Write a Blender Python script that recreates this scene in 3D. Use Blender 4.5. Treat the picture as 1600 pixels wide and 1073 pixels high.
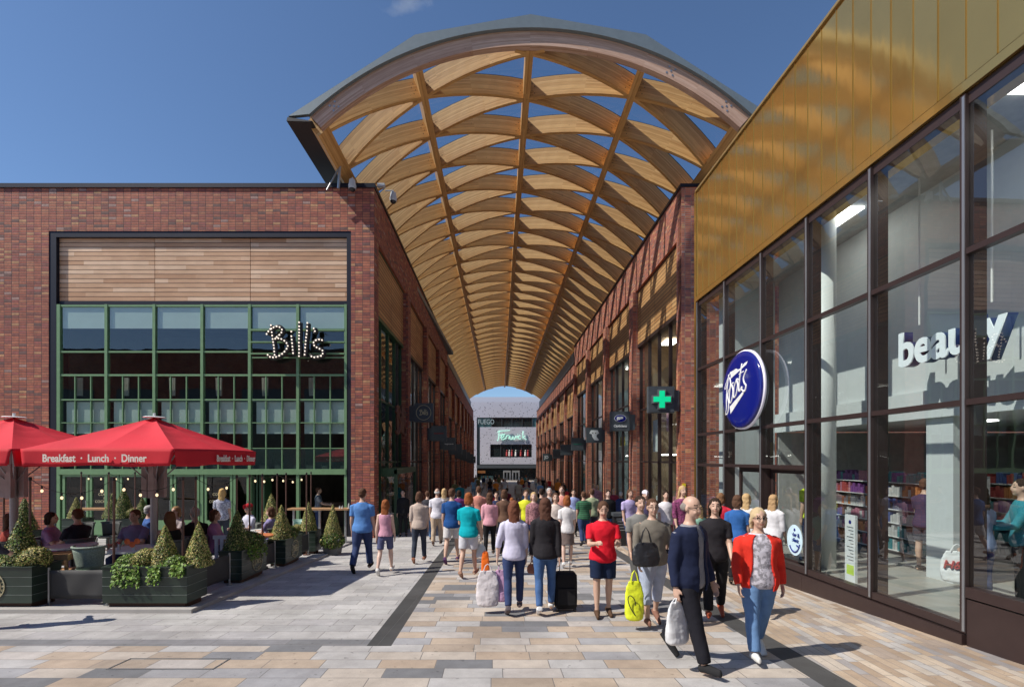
import bpy, bmesh, math, random
from mathutils import Vector, Matrix, noise
R = math.radians
random.seed(7)
scene = bpy.context.scene
for o in list(bpy.data.objects):
    bpy.data.objects.remove(o, do_unlink=True)
COL = scene.collection

# ---------------------------------------------------------------- camera
CZ = 2.0
cam_d = bpy.data.cameras.new('camera')
cam = bpy.data.objects.new('camera', cam_d)
COL.objects.link(cam)
cam.location = (0, 0, CZ)
cam.rotation_euler = (R(90), 0, 0)
cam_d.sensor_width = 36
cam_d.lens = 755.0 / 1600 * 36
cam_d.shift_y = (718 - 536.5) / 1600
cam_d.clip_start = 0.05
cam_d.clip_end = 3000
scene.camera = cam

# ---------------------------------------------------------------- light
world = bpy.data.worlds.new("World")
scene.world = world
world.use_nodes = True
wn = world.node_tree
for n in list(wn.nodes):
    wn.nodes.remove(n)
w_out = wn.nodes.new('ShaderNodeOutputWorld')
w_bg = wn.nodes.new('ShaderNodeBackground')
w_sky = wn.nodes.new('ShaderNodeTexSky')
w_sky.sky_type = 'NISHITA'
w_sky.sun_disc = False
w_sky.sun_elevation = R(47.6)
w_sky.sun_rotation = R(-109.7)
w_sky.air_density = 1.0
w_sky.dust_density = 0.25
w_sky.ozone_density = 6.0
w_sky.altitude = 200
w_bg.inputs[1].default_value = 0.122
wn.links.new(w_sky.outputs[0], w_bg.inputs[0])
wn.links.new(w_bg.outputs[0], w_out.inputs[0])
SUN_D = Vector((2.8, 1.0, -3.25)).normalized()
sd = bpy.data.lights.new('sun', 'SUN')
sd.energy = 5.0
sd.angle = R(0.53)
sd.color = (1.0, 0.93, 0.82)
so = bpy.data.objects.new('sun', sd)
COL.objects.link(so)
so.rotation_euler = SUN_D.to_track_quat('-Z', 'Y').to_euler()
so.location = (-30, -15, 40)
scene.view_settings.view_transform = 'Standard'
scene.view_settings.look = 'None'
scene.view_settings.exposure = 0.1
scene.view_settings.gamma = 1.0
scene.cycles.max_bounces = 8
scene.cycles.transparent_max_bounces = 24
scene.cycles.diffuse_bounces = 3
scene.cycles.glossy_bounces = 3
scene.cycles.caustics_reflective = False
scene.cycles.caustics_refractive = False

# ---------------------------------------------------------------- helpers
F = 755.0
def px(x, y, Y):
    """point of the place at depth Y that the photo shows at pixel x, y"""
    return Vector(((x - 800) / F * Y, Y, CZ + (718 - y) / F * Y))
def gz(Y):
    """height of the ground: it falls away from the square down the arcade"""
    if Y < 20: return 0.12 - 0.055 * Y
    if Y < 75: return -0.98 - 0.02 * (Y - 20)
    return -2.08
def on_ground(x, y):
    """ground point seen at pixel x, y"""
    t = (y - 718) / F
    Y = (CZ - 0.12) / (t - 0.055)
    if Y > 20 or Y < 0:
        Y = (CZ + 0.98 - 0.4) / (t - 0.02)
    return Vector(((x - 800) / F * Y, Y, gz(Y)))
def A(x, y, z): return (x - 0.0265 * y, y, z)          # along the arcade
def B(x, y, z): return (5.61 - 0.038 * y + x, y, z)    # along the big glass shopfront
def I(x, y, z): return (x, y, z)

class MB:
    def __init__(s, fn=I):
        s.v = []; s.f = []; s.m = []; s.u = []; s.fn = fn; s.has_uv = False
    def add(s, vs, fs, mi=0, uvs=None):
        b = len(s.v)
        s.v += [s.fn(*p) for p in vs]
        for i, f in enumerate(fs):
            s.f.append([b + k for k in f]); s.m.append(mi)
            if uvs: s.u.append(uvs[i]); s.has_uv = True
            else: s.u.append([(0, 0)] * len(f))
    def box(s, x0, x1, y0, y1, z0, z1, mi=0):
        if x0 > x1: x0, x1 = x1, x0
        if y0 > y1: y0, y1 = y1, y0
        if z0 > z1: z0, z1 = z1, z0
        vs = [(x0,y0,z0),(x1,y0,z0),(x1,y1,z0),(x0,y1,z0),(x0,y0,z1),(x1,y0,z1),(x1,y1,z1),(x0,y1,z1)]
        s.add(vs, [(0,3,2,1),(4,5,6,7),(0,1,5,4),(1,2,6,5),(2,3,7,6),(3,0,4,7)], mi)
    def hexa(s, vs, mi=0):
        s.add(vs, [(0,3,2,1),(4,5,6,7),(0,1,5,4),(1,2,6,5),(2,3,7,6),(3,0,4,7)], mi)
    def panel(s, x0, x1, y0, y1, z0, z1, mi=0):
        '''a single sheet: the thinnest of the three extents is dropped'''
        d = [abs(x1-x0), abs(y1-y0), abs(z1-z0)]
        if d[0] == min(d): vs = [(x0,y0,z0),(x0,y1,z0),(x0,y1,z1),(x0,y0,z1)]
        elif d[1] == min(d): vs = [(x0,y0,z0),(x1,y0,z0),(x1,y0,z1),(x0,y0,z1)]
        else: vs = [(x0,y0,z0),(x1,y0,z0),(x1,y1,z0),(x0,y1,z0)]
        s.add(vs, [(0,1,2,3)], mi)
    def rings(s, rings, mi=0, cap=True):
        n = len(rings[0]); vs = [p for r in rings for p in r]; fs = []
        for i in range(len(rings) - 1):
            for k in range(n):
                a = i*n + k; b = i*n + (k+1) % n
                fs.append((a, b, b+n, a+n))
        if cap:
            fs.append(tuple(range(n-1, -1, -1))); fs.append(tuple(range((len(rings)-1)*n, len(rings)*n)))
        s.add(vs, fs, mi)
    def tube(s, pts, rad, seg=8, mi=0, flat=1.0, cap=True):
        """round or flattened tube through pts; rad a number or a list"""
        pts = [Vector(p) for p in pts]; n = len(pts)
        if not isinstance(rad, (list, tuple)): rad = [rad] * n
        rs = []; up = None
        for i, p in enumerate(pts):
            d = (pts[min(i+1, n-1)] - pts[max(i-1, 0)])
            if d.length < 1e-9: d = Vector((0, 0, 1))
            d.normalize()
            if up is None:
                up = Vector((0, 1, 0)) if abs(d.y) < 0.9 else Vector((1, 0, 0))
            side = d.cross(up)
            if side.length < 1e-6: side = d.orthogonal()
            side.normalize(); up = side.cross(d).normalized()
            r = rad[i]
            rx, ry = (r if isinstance(r, (list, tuple)) else (r, r * flat))
            rs.append([tuple(p + side * math.cos(2*math.pi*k/seg) * rx + up * math.sin(2*math.pi*k/seg) * ry) for k in range(seg)])
        s.rings(rs, mi, cap)
    def cyl(s, c, r, h, seg=16, mi=0, r2=None):
        r2 = r if r2 is None else r2
        s.rings([[(c[0]+math.cos(2*math.pi*k/seg)*q, c[1]+math.sin(2*math.pi*k/seg)*q, z) for k in range(seg)] for q, z in ((r, c[2]), (r2, c[2]+h))], mi)
    def ell(s, c, r, seg=12, rows=8, mi=0):
        rs = []
        for i in range(rows + 1):
            a = -math.pi/2 + math.pi * i / rows
            q = max(math.cos(a), 0.02)
            rs.append([(c[0]+r[0]*q*math.cos(2*math.pi*k/seg), c[1]+r[1]*q*math.sin(2*math.pi*k/seg), c[2]+r[2]*math.sin(a)) for k in range(seg)])
        s.rings(rs, mi)
    def mesh(s, name, mats, smooth=False):
        me = bpy.data.meshes.new(name)
        me.from_pydata([tuple(p) for p in s.v], [], s.f)
        if not isinstance(mats, (list, tuple)): mats = [mats]
        for m in mats: me.materials.append(m)
        if len(mats) > 1: me.polygons.foreach_set('material_index', s.m)
        if s.has_uv:
            ul = me.uv_layers.new(name='UVMap')
            ul.data.foreach_set('uv', [c for f in s.u for t in f for c in t])
        if smooth: me.polygons.foreach_set('use_smooth', [True] * len(me.polygons))
        me.update()
        return me
    def build(s, name, mats, parent=None, smooth=False, recalc=False, merge=False):
        me = s.mesh(name, mats, smooth)
        if recalc or merge:
            bm = bmesh.new(); bm.from_mesh(me)
            if merge: bmesh.ops.remove_doubles(bm, verts=bm.verts, dist=0.0004)
            bmesh.ops.recalc_face_normals(bm, faces=bm.faces); bm.to_mesh(me); bm.free()
        return link(name, me, parent)

def link(name, me, parent=None):
    o = bpy.data.objects.new(name, me); COL.objects.link(o)
    if parent is not None:
        o.parent = parent
    return o
def tag(o, label=None, cat=None, group=None, kind=None):
    if label: o['label'] = label
    if cat: o['category'] = cat
    if group: o['group'] = group
    if kind: o['kind'] = kind
    return o
def thing(name, label, cat, loc=(0,0,0), rz=0, group=None):
    o = bpy.data.objects.new(name, None); COL.objects.link(o)
    o.location = loc; o.rotation_euler = (0, 0, rz); o.empty_display_size = 0.3
    return tag(o, label, cat, group)
def copy_tree(o, loc=None, rz=None, label=None, parent=None):
    c = o.copy(); COL.objects.link(c)
    if parent is not None: c.parent = parent
    if loc is not None: c.location = loc
    if rz is not None: c.rotation_euler = (0, 0, rz)
    if label: c['label'] = label
    for ch in [q for q in COL.objects if q.parent == o]:
        copy_tree(ch, parent=c)
    return c
def jitter(o, a): return o + random.uniform(-a, a)

# ---------------------------------------------------------------- materials
MATS = {}
def newmat(name):
    m = bpy.data.materials.new(name); m.use_nodes = True
    nt = m.node_tree
    return m, nt, nt.nodes['Principled BSDF']
def nd(nt, t, **kw):
    n = nt.nodes.new(t)
    for k, v in kw.items(): setattr(n, k, v)
    return n
def mth(nt, op, a, b=None, c=None):
    n = nt.nodes.new('ShaderNodeMath'); n.operation = op
    for i, q in enumerate((a, b, c)):
        if q is None: continue
        if isinstance(q, (int, float)): n.inputs[i].default_value = q
        else: nt.links.new(q, n.inputs[i])
    return n.outputs[0]
def mixc(nt, f, a, b, mode='MIX'):
    n = nt.nodes.new('ShaderNodeMix'); n.data_type = 'RGBA'; n.blend_type = mode
    for i, q in ((0, f), (6, a), (7, b)):
        if isinstance(q, (int, float)): n.inputs[i].default_value = q
        elif isinstance(q, (tuple, list)): n.inputs[i].default_value = tuple(q)[:3] + (1,)
        else: nt.links.new(q, n.inputs[i])
    return n.outputs[2]
def ramp(nt, fac, stops, interp='LINEAR'):
    n = nt.nodes.new('ShaderNodeValToRGB'); n.color_ramp.interpolation = interp
    e = n.color_ramp.elements
    while len(e) < len(stops): e.new(0.5)
    for i, (p, c) in enumerate(stops):
        e[i].position = p; e[i].color = tuple(c)[:3] + (1,)
    nt.links.new(fac, n.inputs[0]); return n.outputs[0]
def noise_n(nt, vec, scale, detail=3, rough=0.55):
    n = nt.nodes.new('ShaderNodeTexNoise'); n.inputs['Scale'].default_value = scale
    n.inputs['Detail'].default_value = detail; n.inputs['Roughness'].default_value = rough
    if vec is not None: nt.links.new(vec, n.inputs['Vector'])
    return n.outputs[0]
def bumpn(nt, h, strength, dist, b):
    n = nt.nodes.new('ShaderNodeBump'); n.inputs['Strength'].default_value = strength; n.inputs['Distance'].default_value = dist
    nt.links.new(h, n.inputs['Height']); nt.links.new(n.outputs[0], b.inputs['Normal'])
def comb(nt, x, y, z=0.0):
    n = nt.nodes.new('ShaderNodeCombineXYZ')
    for i, q in enumerate((x, y, z)):
        if isinstance(q, (int, float)): n.inputs[i].default_value = q
        else: nt.links.new(q, n.inputs[i])
    return n.outputs[0]
def geo(nt): return nt.nodes.new('ShaderNodeNewGeometry')
def sepx(nt, v):
    n = nt.nodes.new('ShaderNodeSeparateXYZ'); nt.links.new(v, n.inputs[0]); return n.outputs

def mat(name, col, rough=0.6, metal=0.0, var=0.12, scale=6.0, bump=0.0, spec=0.5, sheen=0.0):
    """plain material with a little natural unevenness"""
    if name in MATS: return MATS[name]
    m, nt, b = newmat(name)
    tc = nd(nt, 'ShaderNodeTexCoord')
    nz = noise_n(nt, tc.outputs['Object'], scale, 4)
    lo = [c * (1 - var) for c in col]; hi = [min(1, c * (1 + var)) for c in col]
    c = ramp(nt, nz, [(0.3, lo), (0.7, hi)])
    nt.links.new(c, b.inputs['Base Color'])
    b.inputs['Roughness'].default_value = rough; b.inputs['Metallic'].default_value = metal
    b.inputs['Specular IOR Level'].default_value = spec
    if sheen: b.inputs['Sheen Weight'].default_value = sheen
    if bump:
        nz2 = noise_n(nt, tc.outputs['Object'], scale * 5, 4); bumpn(nt, nz2, bump, 0.01, b)
    MATS[name] = m
    return m
def emis(name, col, st):
    if name in MATS: return MATS[name]
    m, nt, b = newmat(name)
    b.inputs['Base Color'].default_value = tuple(col) + (1,)
    b.inputs['Emission Color'].default_value = tuple(col) + (1,); b.inputs['Emission Strength'].default_value = st
    MATS[name] = m; return m
def glass(name, tint=(0.8, 0.86, 0.86), ior=1.6, wav=0.0, scale=1.2, rough=0.0, boost=0.0):
    """window pane: fresnel reflection over a clear, slightly tinted sheet"""
    if name in MATS: return MATS[name]
    m, nt, b = newmat(name); nt.nodes.remove(b)
    out = nt.nodes['Material Output']
    tr = nd(nt, 'ShaderNodeBsdfTransparent'); tr.inputs[0].default_value = tuple(tint) + (1,)
    gl = nd(nt, 'ShaderNodeBsdfGlossy'); gl.inputs['Roughness'].default_value = rough
    # Schlick reflectance, the same from both sides of the sheet
    gg = geo(nt); dt = nd(nt, 'ShaderNodeVectorMath', operation='DOT_PRODUCT'); nt.links.new(gg.outputs['Normal'], dt.inputs[0]); nt.links.new(gg.outputs['Incoming'], dt.inputs[1])
    f0 = ((ior-1)/(ior+1))**2 * 1.8; cs = mth(nt, 'SUBTRACT', 1.0, mth(nt, 'ABSOLUTE', dt.outputs['Value']))
    fres = mth(nt, 'ADD', f0, mth(nt, 'MULTIPLY', mth(nt, 'POWER', cs, 5.0), 1-f0))
    if wav:
        g = geo(nt); nz = noise_n(nt, g.outputs['Position'], scale, 2)
        bp = nd(nt, 'ShaderNodeBump'); bp.inputs['Strength'].default_value = wav; bp.inputs['Distance'].default_value = 0.05
        nt.links.new(nz, bp.inputs['Height']); nt.links.new(bp.outputs[0], gl.inputs['Normal'])
    fac = mth(nt, 'MINIMUM', mth(nt, 'ADD', fres, boost), 0.92)
    mx = nd(nt, 'ShaderNodeMixShader')
    nt.links.new(fac, mx.inputs[0]); nt.links.new(tr.outputs[0], mx.inputs[1]); nt.links.new(gl.outputs[0], mx.inputs[2])
    nt.links.new(mx.outputs[0], out.inputs[0])
    MATS[name] = m; return m

def cells(nt, u, v, w, h, shift, mortar, rowrand=False):
    """rectangular units: random value per unit, mortar mask, per-unit second random"""
    rv = mth(nt, 'DIVIDE', v, h); row = mth(nt, 'FLOOR', rv)
    if rowrand:
        wn_ = nd(nt, 'ShaderNodeTexWhiteNoise', noise_dimensions='1D'); nt.links.new(row, wn_.inputs['W'])
        off = wn_.outputs[0]
    else:
        off = mth(nt, 'MULTIPLY', mth(nt, 'MODULO', mth(nt, 'ABSOLUTE', row), 2.0), shift)
    cu = mth(nt, 'ADD', mth(nt, 'DIVIDE', u, w), off); colm = mth(nt, 'FLOOR', cu)
    wn2 = nd(nt, 'ShaderNodeTexWhiteNoise', noise_dimensions='3D'); nt.links.new(comb(nt, colm, row, 3.7), wn2.inputs['Vector'])
    fu = mth(nt, 'FRACT', cu); fv = mth(nt, 'FRACT', rv)
    eu = mth(nt, 'MULTIPLY', mth(nt, 'SUBTRACT', 0.5, mth(nt, 'ABSOLUTE', mth(nt, 'SUBTRACT', fu, 0.5))), w)
    ev = mth(nt, 'MULTIPLY', mth(nt, 'SUBTRACT', 0.5, mth(nt, 'ABSOLUTE', mth(nt, 'SUBTRACT', fv, 0.5))), h)
    e = mth(nt, 'MINIMUM', eu, ev)
    msk = mth(nt, 'LESS_THAN', e, mortar)
    return wn2.outputs[0], msk, e, wn2.outputs[1]

def wall_uv(nt):
    g = geo(nt); p = sepx(nt, g.outputs['Position']); n = sepx(nt, g.outputs['True Normal'])
    side = mth(nt, 'GREATER_THAN', mth(nt, 'ABSOLUTE', n[0]), 0.7)
    u = mth(nt, 'ADD', mth(nt, 'MULTIPLY', p[1], side), mth(nt, 'MULTIPLY', p[0], mth(nt, 'SUBTRACT', 1.0, side)))
    return g, u, p[2]

def brick_mat(name, stops, w=0.272, h=0.0942, mort=(0.05, 0.035, 0.035)):
    m, nt, b = newmat(name)
    g, u, v = wall_uv(nt)
    r, msk, e, rc = cells(nt, u, v, w, h, 0.0, 0.007)
    c = ramp(nt, r, stops, 'CONSTANT')
    nz = noise_n(nt, g.outputs['Position'], 9, 4)
    c = mixc(nt, 0.55, c, ramp(nt, nz, [(0.3, (0.45,)*3), (0.7, (1.2,)*3)]), 'MULTIPLY')
    big = noise_n(nt, g.outputs['Position'], 0.35, 3)
    c = mixc(nt, 1.0, c, ramp(nt, big, [(0.35, (0.88,)*3), (0.65, (1.08,)*3)]), 'MULTIPLY')
    c = mixc(nt, msk, c, mort)
    nt.links.new(c, b.inputs['Base Color']); b.inputs['Roughness'].default_value = 0.75
    hh = mth(nt, 'ADD', mth(nt, 'MINIMUM', e, 0.012), mth(nt, 'MULTIPLY', r, 0.003))
    bumpn(nt, hh, 0.5, 1.0, b)
    MATS[name] = m; return m
def paver_mat(name, stops, w, h, shift=0.5, mortar=0.004, along_y=False, rowrand=False, mort=(0.16, 0.15, 0.145), slant=0.0, rough=0.8):
    m, nt, b = newmat(name)
    g = geo(nt); p = sepx(nt, g.outputs['Position'])
    u, v = (p[1], mth(nt, 'ADD', p[0], mth(nt, 'MULTIPLY', p[1], slant))) if along_y else (mth(nt, 'ADD', p[0], mth(nt, 'MULTIPLY', p[1], slant)), p[1])
    r, msk, e, rc = cells(nt, u, v, w, h, shift, mortar, rowrand)
    c = ramp(nt, r, stops, 'CONSTANT')
    sp = noise_n(nt, g.outputs['Position'], 260, 3, 0.8)
    c = mixc(nt, 0.8, c, ramp(nt, sp, [(0.35, (0.72,)*3), (0.65, (1.22,)*3)]), 'MULTIPLY')
    veins = noise_n(nt, g.outputs['Position'], 5, 5, 0.65)
    c = mixc(nt, 0.7, c, ramp(nt, veins, [(0.3, (0.8, 0.79, 0.78)), (0.7, (1.13, 1.12, 1.1))]), 'MULTIPLY')
    st = noise_n(nt, g.outputs['Position'], 0.9, 4, 0.6)
    c = mixc(nt, 0.9, c, ramp(nt, st, [(0.32, (0.74, 0.73, 0.72)), (0.6, (1.06, 1.06, 1.06))]), 'MULTIPLY')
    spots = noise_n(nt, g.outputs['Position'], 14, 1)
    c = mixc(nt, 0.55, c, ramp(nt, spots, [(0.26, (0.35,)*3), (0.285, (1,)*3)]), 'MULTIPLY')
    c = mixc(nt, msk, c, mort)
    nt.links.new(c, b.inputs['Base Color']); b.inputs['Roughness'].default_value = rough
    hh = mth(nt, 'ADD', mth(nt, 'MINIMUM', e, 0.008), mth(nt, 'MULTIPLY', sp, 0.0015))
    bumpn(nt, hh, 0.35, 1.0, b)
    MATS[name] = m; return m
def board_mat(name, cols, h=0.158, joints=None, rough=0.6):
    """horizontal timber boards"""
    m, nt, b = newmat(name)
    g, u, v = wall_uv(nt)
    r, msk, e, rc = cells(nt, u, v, 5.37 if joints is None else joints, h, 0.0, 0.009)
    c = ramp(nt, r, [(0, cols[0]), (1, cols[1])])
    gr = noise_n(nt, comb(nt, mth(nt, 'MULTIPLY', u, 0.9), mth(nt, 'MULTIPLY', v, 22.0), mth(nt, 'MULTIPLY', r, 9.0)), 1.6, 5, 0.6)
    c = mixc(nt, 0.75, c, ramp(nt, gr, [(0.25, (0.62, 0.6, 0.58)), (0.7, (1.22, 1.2, 1.18))]), 'MULTIPLY')
    wt = noise_n(nt, g.outputs['Position'], 0.5, 3)
    c = mixc(nt, 0.8, c, ramp(nt, wt, [(0.35, (0.86, 0.84, 0.82)), (0.65, (1.12, 1.1, 1.08))]), 'MULTIPLY')
    vm = mth(nt, 'LESS_THAN', mth(nt, 'FRACT', mth(nt, 'DIVIDE', v, h)), 0.1)
    c = mixc(nt, mth(nt, 'MAXIMUM', vm, msk), c, (0.06, 0.03, 0.018))
    nt.links.new(c, b.inputs['Base Color']); b.inputs['Roughness'].default_value = rough
    bumpn(nt, mth(nt, 'MINIMUM', e, 0.02), 0.5, 1.0, b)
    MATS[name] = m; return m
def glulam_mat(name, cols):
    m, nt, b = newmat(name)
    uv = nd(nt, 'ShaderNodeUVMap'); s_ = sepx(nt, uv.outputs[0])
    lam = mth(nt, 'FLOOR', mth(nt, 'DIVIDE', s_[1], 0.045))
    wn_ = nd(nt, 'ShaderNodeTexWhiteNoise', noise_dimensions='2D')
    nt.links.new(comb(nt, lam, mth(nt, 'FLOOR', mth(nt, 'MULTIPLY', s_[0], 0.55))), wn_.inputs['Vector'])
    gr = noise_n(nt, comb(nt, mth(nt, 'MULTIPLY', s_[0], 1.2), mth(nt, 'MULTIPLY', s_[1], 30.0), mth(nt, 'MULTIPLY', lam, 3.1)), 2.0, 4, 0.6)
    c = ramp(nt, wn_.outputs[0], [(0, cols[0]), (1, cols[1])])
    c = mixc(nt, 0.7, c, ramp(nt, gr, [(0.3, (0.72, 0.66, 0.6)), (0.65, (1.15, 1.14, 1.12))]), 'MULTIPLY')
    g = geo(nt); kn = noise_n(nt, g.outputs['Position'], 9, 1)
    c = mixc(nt, 0.5, c, ramp(nt, kn, [(0.22, (0.4, 0.3, 0.25)), (0.26, (1, 1, 1))]), 'MULTIPLY')
    nt.links.new(c, b.inputs['Base Color']); b.inputs['Roughness'].default_value = 0.5
    MATS[name] = m; return m

BRICK = [(0, (0.42,0.125,0.072)), (0.24, (0.36,0.10,0.064)), (0.46, (0.47,0.155,0.085)), (0.60, (0.27,0.085,0.066)), (0.68, (0.47,0.175,0.095)),
         (0.76, (0.36,0.10,0.078)), (0.87, (0.19,0.09,0.075)), (0.92, (0.54,0.27,0.13)), (0.975, (0.42,0.25,0.21))]
M_brick = brick_mat('brick_red', BRICK)
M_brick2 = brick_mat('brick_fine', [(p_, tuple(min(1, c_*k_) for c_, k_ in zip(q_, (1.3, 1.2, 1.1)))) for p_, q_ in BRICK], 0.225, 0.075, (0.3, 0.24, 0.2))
GREY = [(0, (0.44,0.43,0.43)), (0.2, (0.49,0.48,0.48)), (0.45, (0.40,0.395,0.40)), (0.65, (0.46,0.455,0.45)), (0.85, (0.42,0.41,0.42))]
TAN = [(0, (0.455,0.37,0.295)), (0.13, (0.39,0.32,0.26)), (0.22, (0.45,0.44,0.44)), (0.38, (0.49,0.435,0.385)), (0.52, (0.185,0.19,0.205)), (0.62, (0.34,0.34,0.36)),
       (0.78, (0.44,0.35,0.275)), (0.86, (0.49,0.455,0.435)), (0.94, (0.24,0.245,0.265))]
SETT = [(0, (0.46,0.36,0.27)), (0.2, (0.50,0.44,0.38)), (0.4, (0.38,0.29,0.215)), (0.55, (0.46,0.44,0.43)), (0.7, (0.34,0.32,0.32)), (0.8, (0.54,0.45,0.36)), (0.92, (0.38,0.31,0.26))]
M_grey = paver_mat('granite_grey', GREY, 0.62, 0.285, slant=0.04)
M_tan = paver_mat('granite_mixed', TAN, 0.60, 0.25, rowrand=True, slant=0.04)
M_sett = paver_mat('granite_setts', SETT, 0.42, 0.11, along_y=True, rowrand=True, slant=-0.06, mort=(0.25,0.22,0.2))
M_row = paver_mat('granite_border', [(0, (0.20,0.205,0.22)), (0.5, (0.235,0.235,0.25))], 0.9, 0.24)
M_strip = paver_mat('granite_dark', [(0, (0.055,0.056,0.058)), (0.5, (0.066,0.066,0.068))], 0.4, 0.9, 0.0, 0.002, mort=(0.09,0.09,0.09))
M_base = mat('ground_base', (0.3, 0.29, 0.28), 0.9, var=0.1, scale=0.4)
M_cedar = board_mat('cedar_weathered', ((0.47,0.27,0.16), (0.62,0.42,0.28)), joints=4.0)
M_cedar2 = board_mat('cedar_fresh', ((0.46,0.22,0.08), (0.62,0.34,0.14)), joints=2.1)
M_glulam = glulam_mat('glulam', ((0.50,0.245,0.07), (0.72,0.42,0.16)))
M_glulam_front = glulam_mat('glulam_weathered', ((0.46,0.27,0.18), (0.62,0.42,0.31)))
M_navy = mat('dark_steel_blue', (0.012, 0.012, 0.022), 0.45, 0.3)
M_black = mat('black_metal', (0.015, 0.015, 0.017), 0.5)
M_darkgrey = mat('slate_grey_metal', (0.085, 0.098, 0.11), 0.45, 0.2)
M_grey_metal = mat('fascia_grey', (0.20, 0.235, 0.245), 0.5, 0.3, 0.05)
M_green = mat('sage_green_paint', (0.17, 0.30, 0.15), 0.45, var=0.08)
M_green_d = mat('deep_green_paint', (0.035, 0.085, 0.04), 0.45, var=0.08)
M_bronze = mat('dark_bronze_frame', (0.045, 0.028, 0.027), 0.4, 0.2, 0.08)
M_alu = mat('aluminium_edge', (0.35, 0.37, 0.4), 0.35, 0.7, 0.04)
M_white = mat('white_wall', (0.72, 0.74, 0.74), 0.7, var=0.03)
M_steel = mat('galvanised_steel', (0.4, 0.41, 0.42), 0.4, 0.8)
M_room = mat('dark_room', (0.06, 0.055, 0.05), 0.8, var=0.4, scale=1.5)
M_blind = mat('pale_roller_blind', (0.50, 0.58, 0.52), 0.8, var=0.05, scale=2)
M_roofglass = glass('roof_glass', (0.74, 0.83, 0.88), 1.25)
M_shopglass = glass('shop_glass', (0.86, 0.92, 0.92), 1.75, wav=0.05, scale=1.6)
M_bigglass = glass('shopfront_glass', (0.88, 0.94, 0.94), 1.84, wav=0.03, scale=1.1)
# ---------------------------------------------------------------- ground
YS = [-8, -2, 3, 5.7, 8, 12, 17.6, 20, 30, 45, 60, 75, 96]
def sheet(name, y0, y1, xl, xr, dz, m, label=None):
    ys = [y0] + [y for y in YS if y0 < y < y1] + [y1]
    mb = MB(); vs = []
    for y in ys: vs += [(xl(y), y, gz(y) + dz), (xr(y), y, gz(y) + dz)]
    mb.add(vs, [(2*i, 2*i+1, 2*i+3, 2*i+2) for i in range(len(ys)-1)])
    o = mb.build(name, m); return tag(o, label, kind='structure')
mb = MB(); vs = []
gy = [-1500, -8] + YS[1:] + [2000]
for y in gy: vs += [(-1500, y, gz(max(y, -8)) - 0.02), (1500, y, gz(max(y, -8)) - 0.02)]
mb.add(vs, [(2*i, 2*i+1, 2*i+3, 2*i+2) for i in range(len(gy)-1)])
tag(mb.build('ground', M_base), kind='structure')
SL = lambda y: -1.488 - 0.040 * y      # left dark strip, left edge
SLr = lambda y: -1.197 - 0.040 * y
SR = lambda y: 2.99 - 0.012 * y
SRr = lambda y: 3.30 - 0.012 * y
BX = lambda y: 5.61 - 0.038 * y
sheet('pavement_grey', 5.95, 17.6, lambda y: -32, SL, 0, M_grey)
sheet('pavement_grey', 17.6, 96, lambda y: -4.4 - 0.0265*y, SL, 0, M_grey)
sheet('pavement_border', 5.70, 5.95, lambda y: -32, SL, 0, M_row)
sheet('plaza', -8, 5.70, lambda y: -32, SR, 0, M_tan)
sheet('plaza', 5.70, 96, SLr, SR, 0, M_tan)
sheet('paving_strip', 5.70, 96, SL, SLr, 0.0, M_strip)
sheet('paving_strip', -8, 96, SR, SRr, 0.0, M_strip)
mb = MB(); cx_, cy_ = -3.62, 5.12
for a_, b_, c_, d_ in ((-0.55,0.55,-0.16,-0.145),(-0.55,0.55,0.145,0.16),(-0.55,-0.535,-0.145,0.145),(0.535,0.55,-0.145,0.145)):
    mb.hexa([(cx_+u, cy_+v, gz(cy_+v)-0.01) for u, v in ((a_,c_),(b_,c_),(b_,d_),(a_,d_))] + [(cx_+u, cy_+v, gz(cy_+v)+0.006) for u, v in ((a_,c_),(b_,c_),(b_,d_),(a_,d_))])
cv_ = thing('access_cover', 'slim metal framed access cover let into the front paving', 'manhole'); mb.build('cover_frame', M_steel, cv_)
sheet('pavement_setts', -8, 96, SRr, lambda y: 6.62 - 0.0265*y, 0.0, M_sett)
# ---------------------------------------------------------------- left corner building with the restaurant
FY = 17.6
g0 = gz(FY)
Ztop = 12.04
def X_(p, Y=FY): return (p - 800) / F * Y
def Z_(p, Y=FY): return CZ + (718 - p) / F * Y
corner = thing('restaurant_building', 'red brick corner building with large green framed restaurant window', 'building', (-12, 20, g0))
corner.location = (0, 0, 0)
# front wall pieces round the opening
ox0, ox1, oz1 = X_(76), X_(548.5), Z_(361)
mb = MB()
mb.box(-42, ox0, FY, FY+0.45, g0-0.3, Ztop-0.15)
mb.box(ox0, ox1, FY, FY+0.45, oz1, Ztop-0.15)
mb.box(ox1, X_(584.5), FY, FY+0.6, g0-0.3, Ztop-0.15)
mb.build('wall', M_brick, corner)
mb = MB(); mb.box(-42, X_(586), FY-0.05, FY+0.7, Ztop-0.15, Ztop)
mb.build('roof_coping', M_navy, corner)
mb = MB(); mb.box(-42, X_(584.5)-0.25, FY+0.7, 43.5, Ztop-0.6, Ztop-0.35)
mb.build('roof', M_grey_metal, corner)
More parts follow.
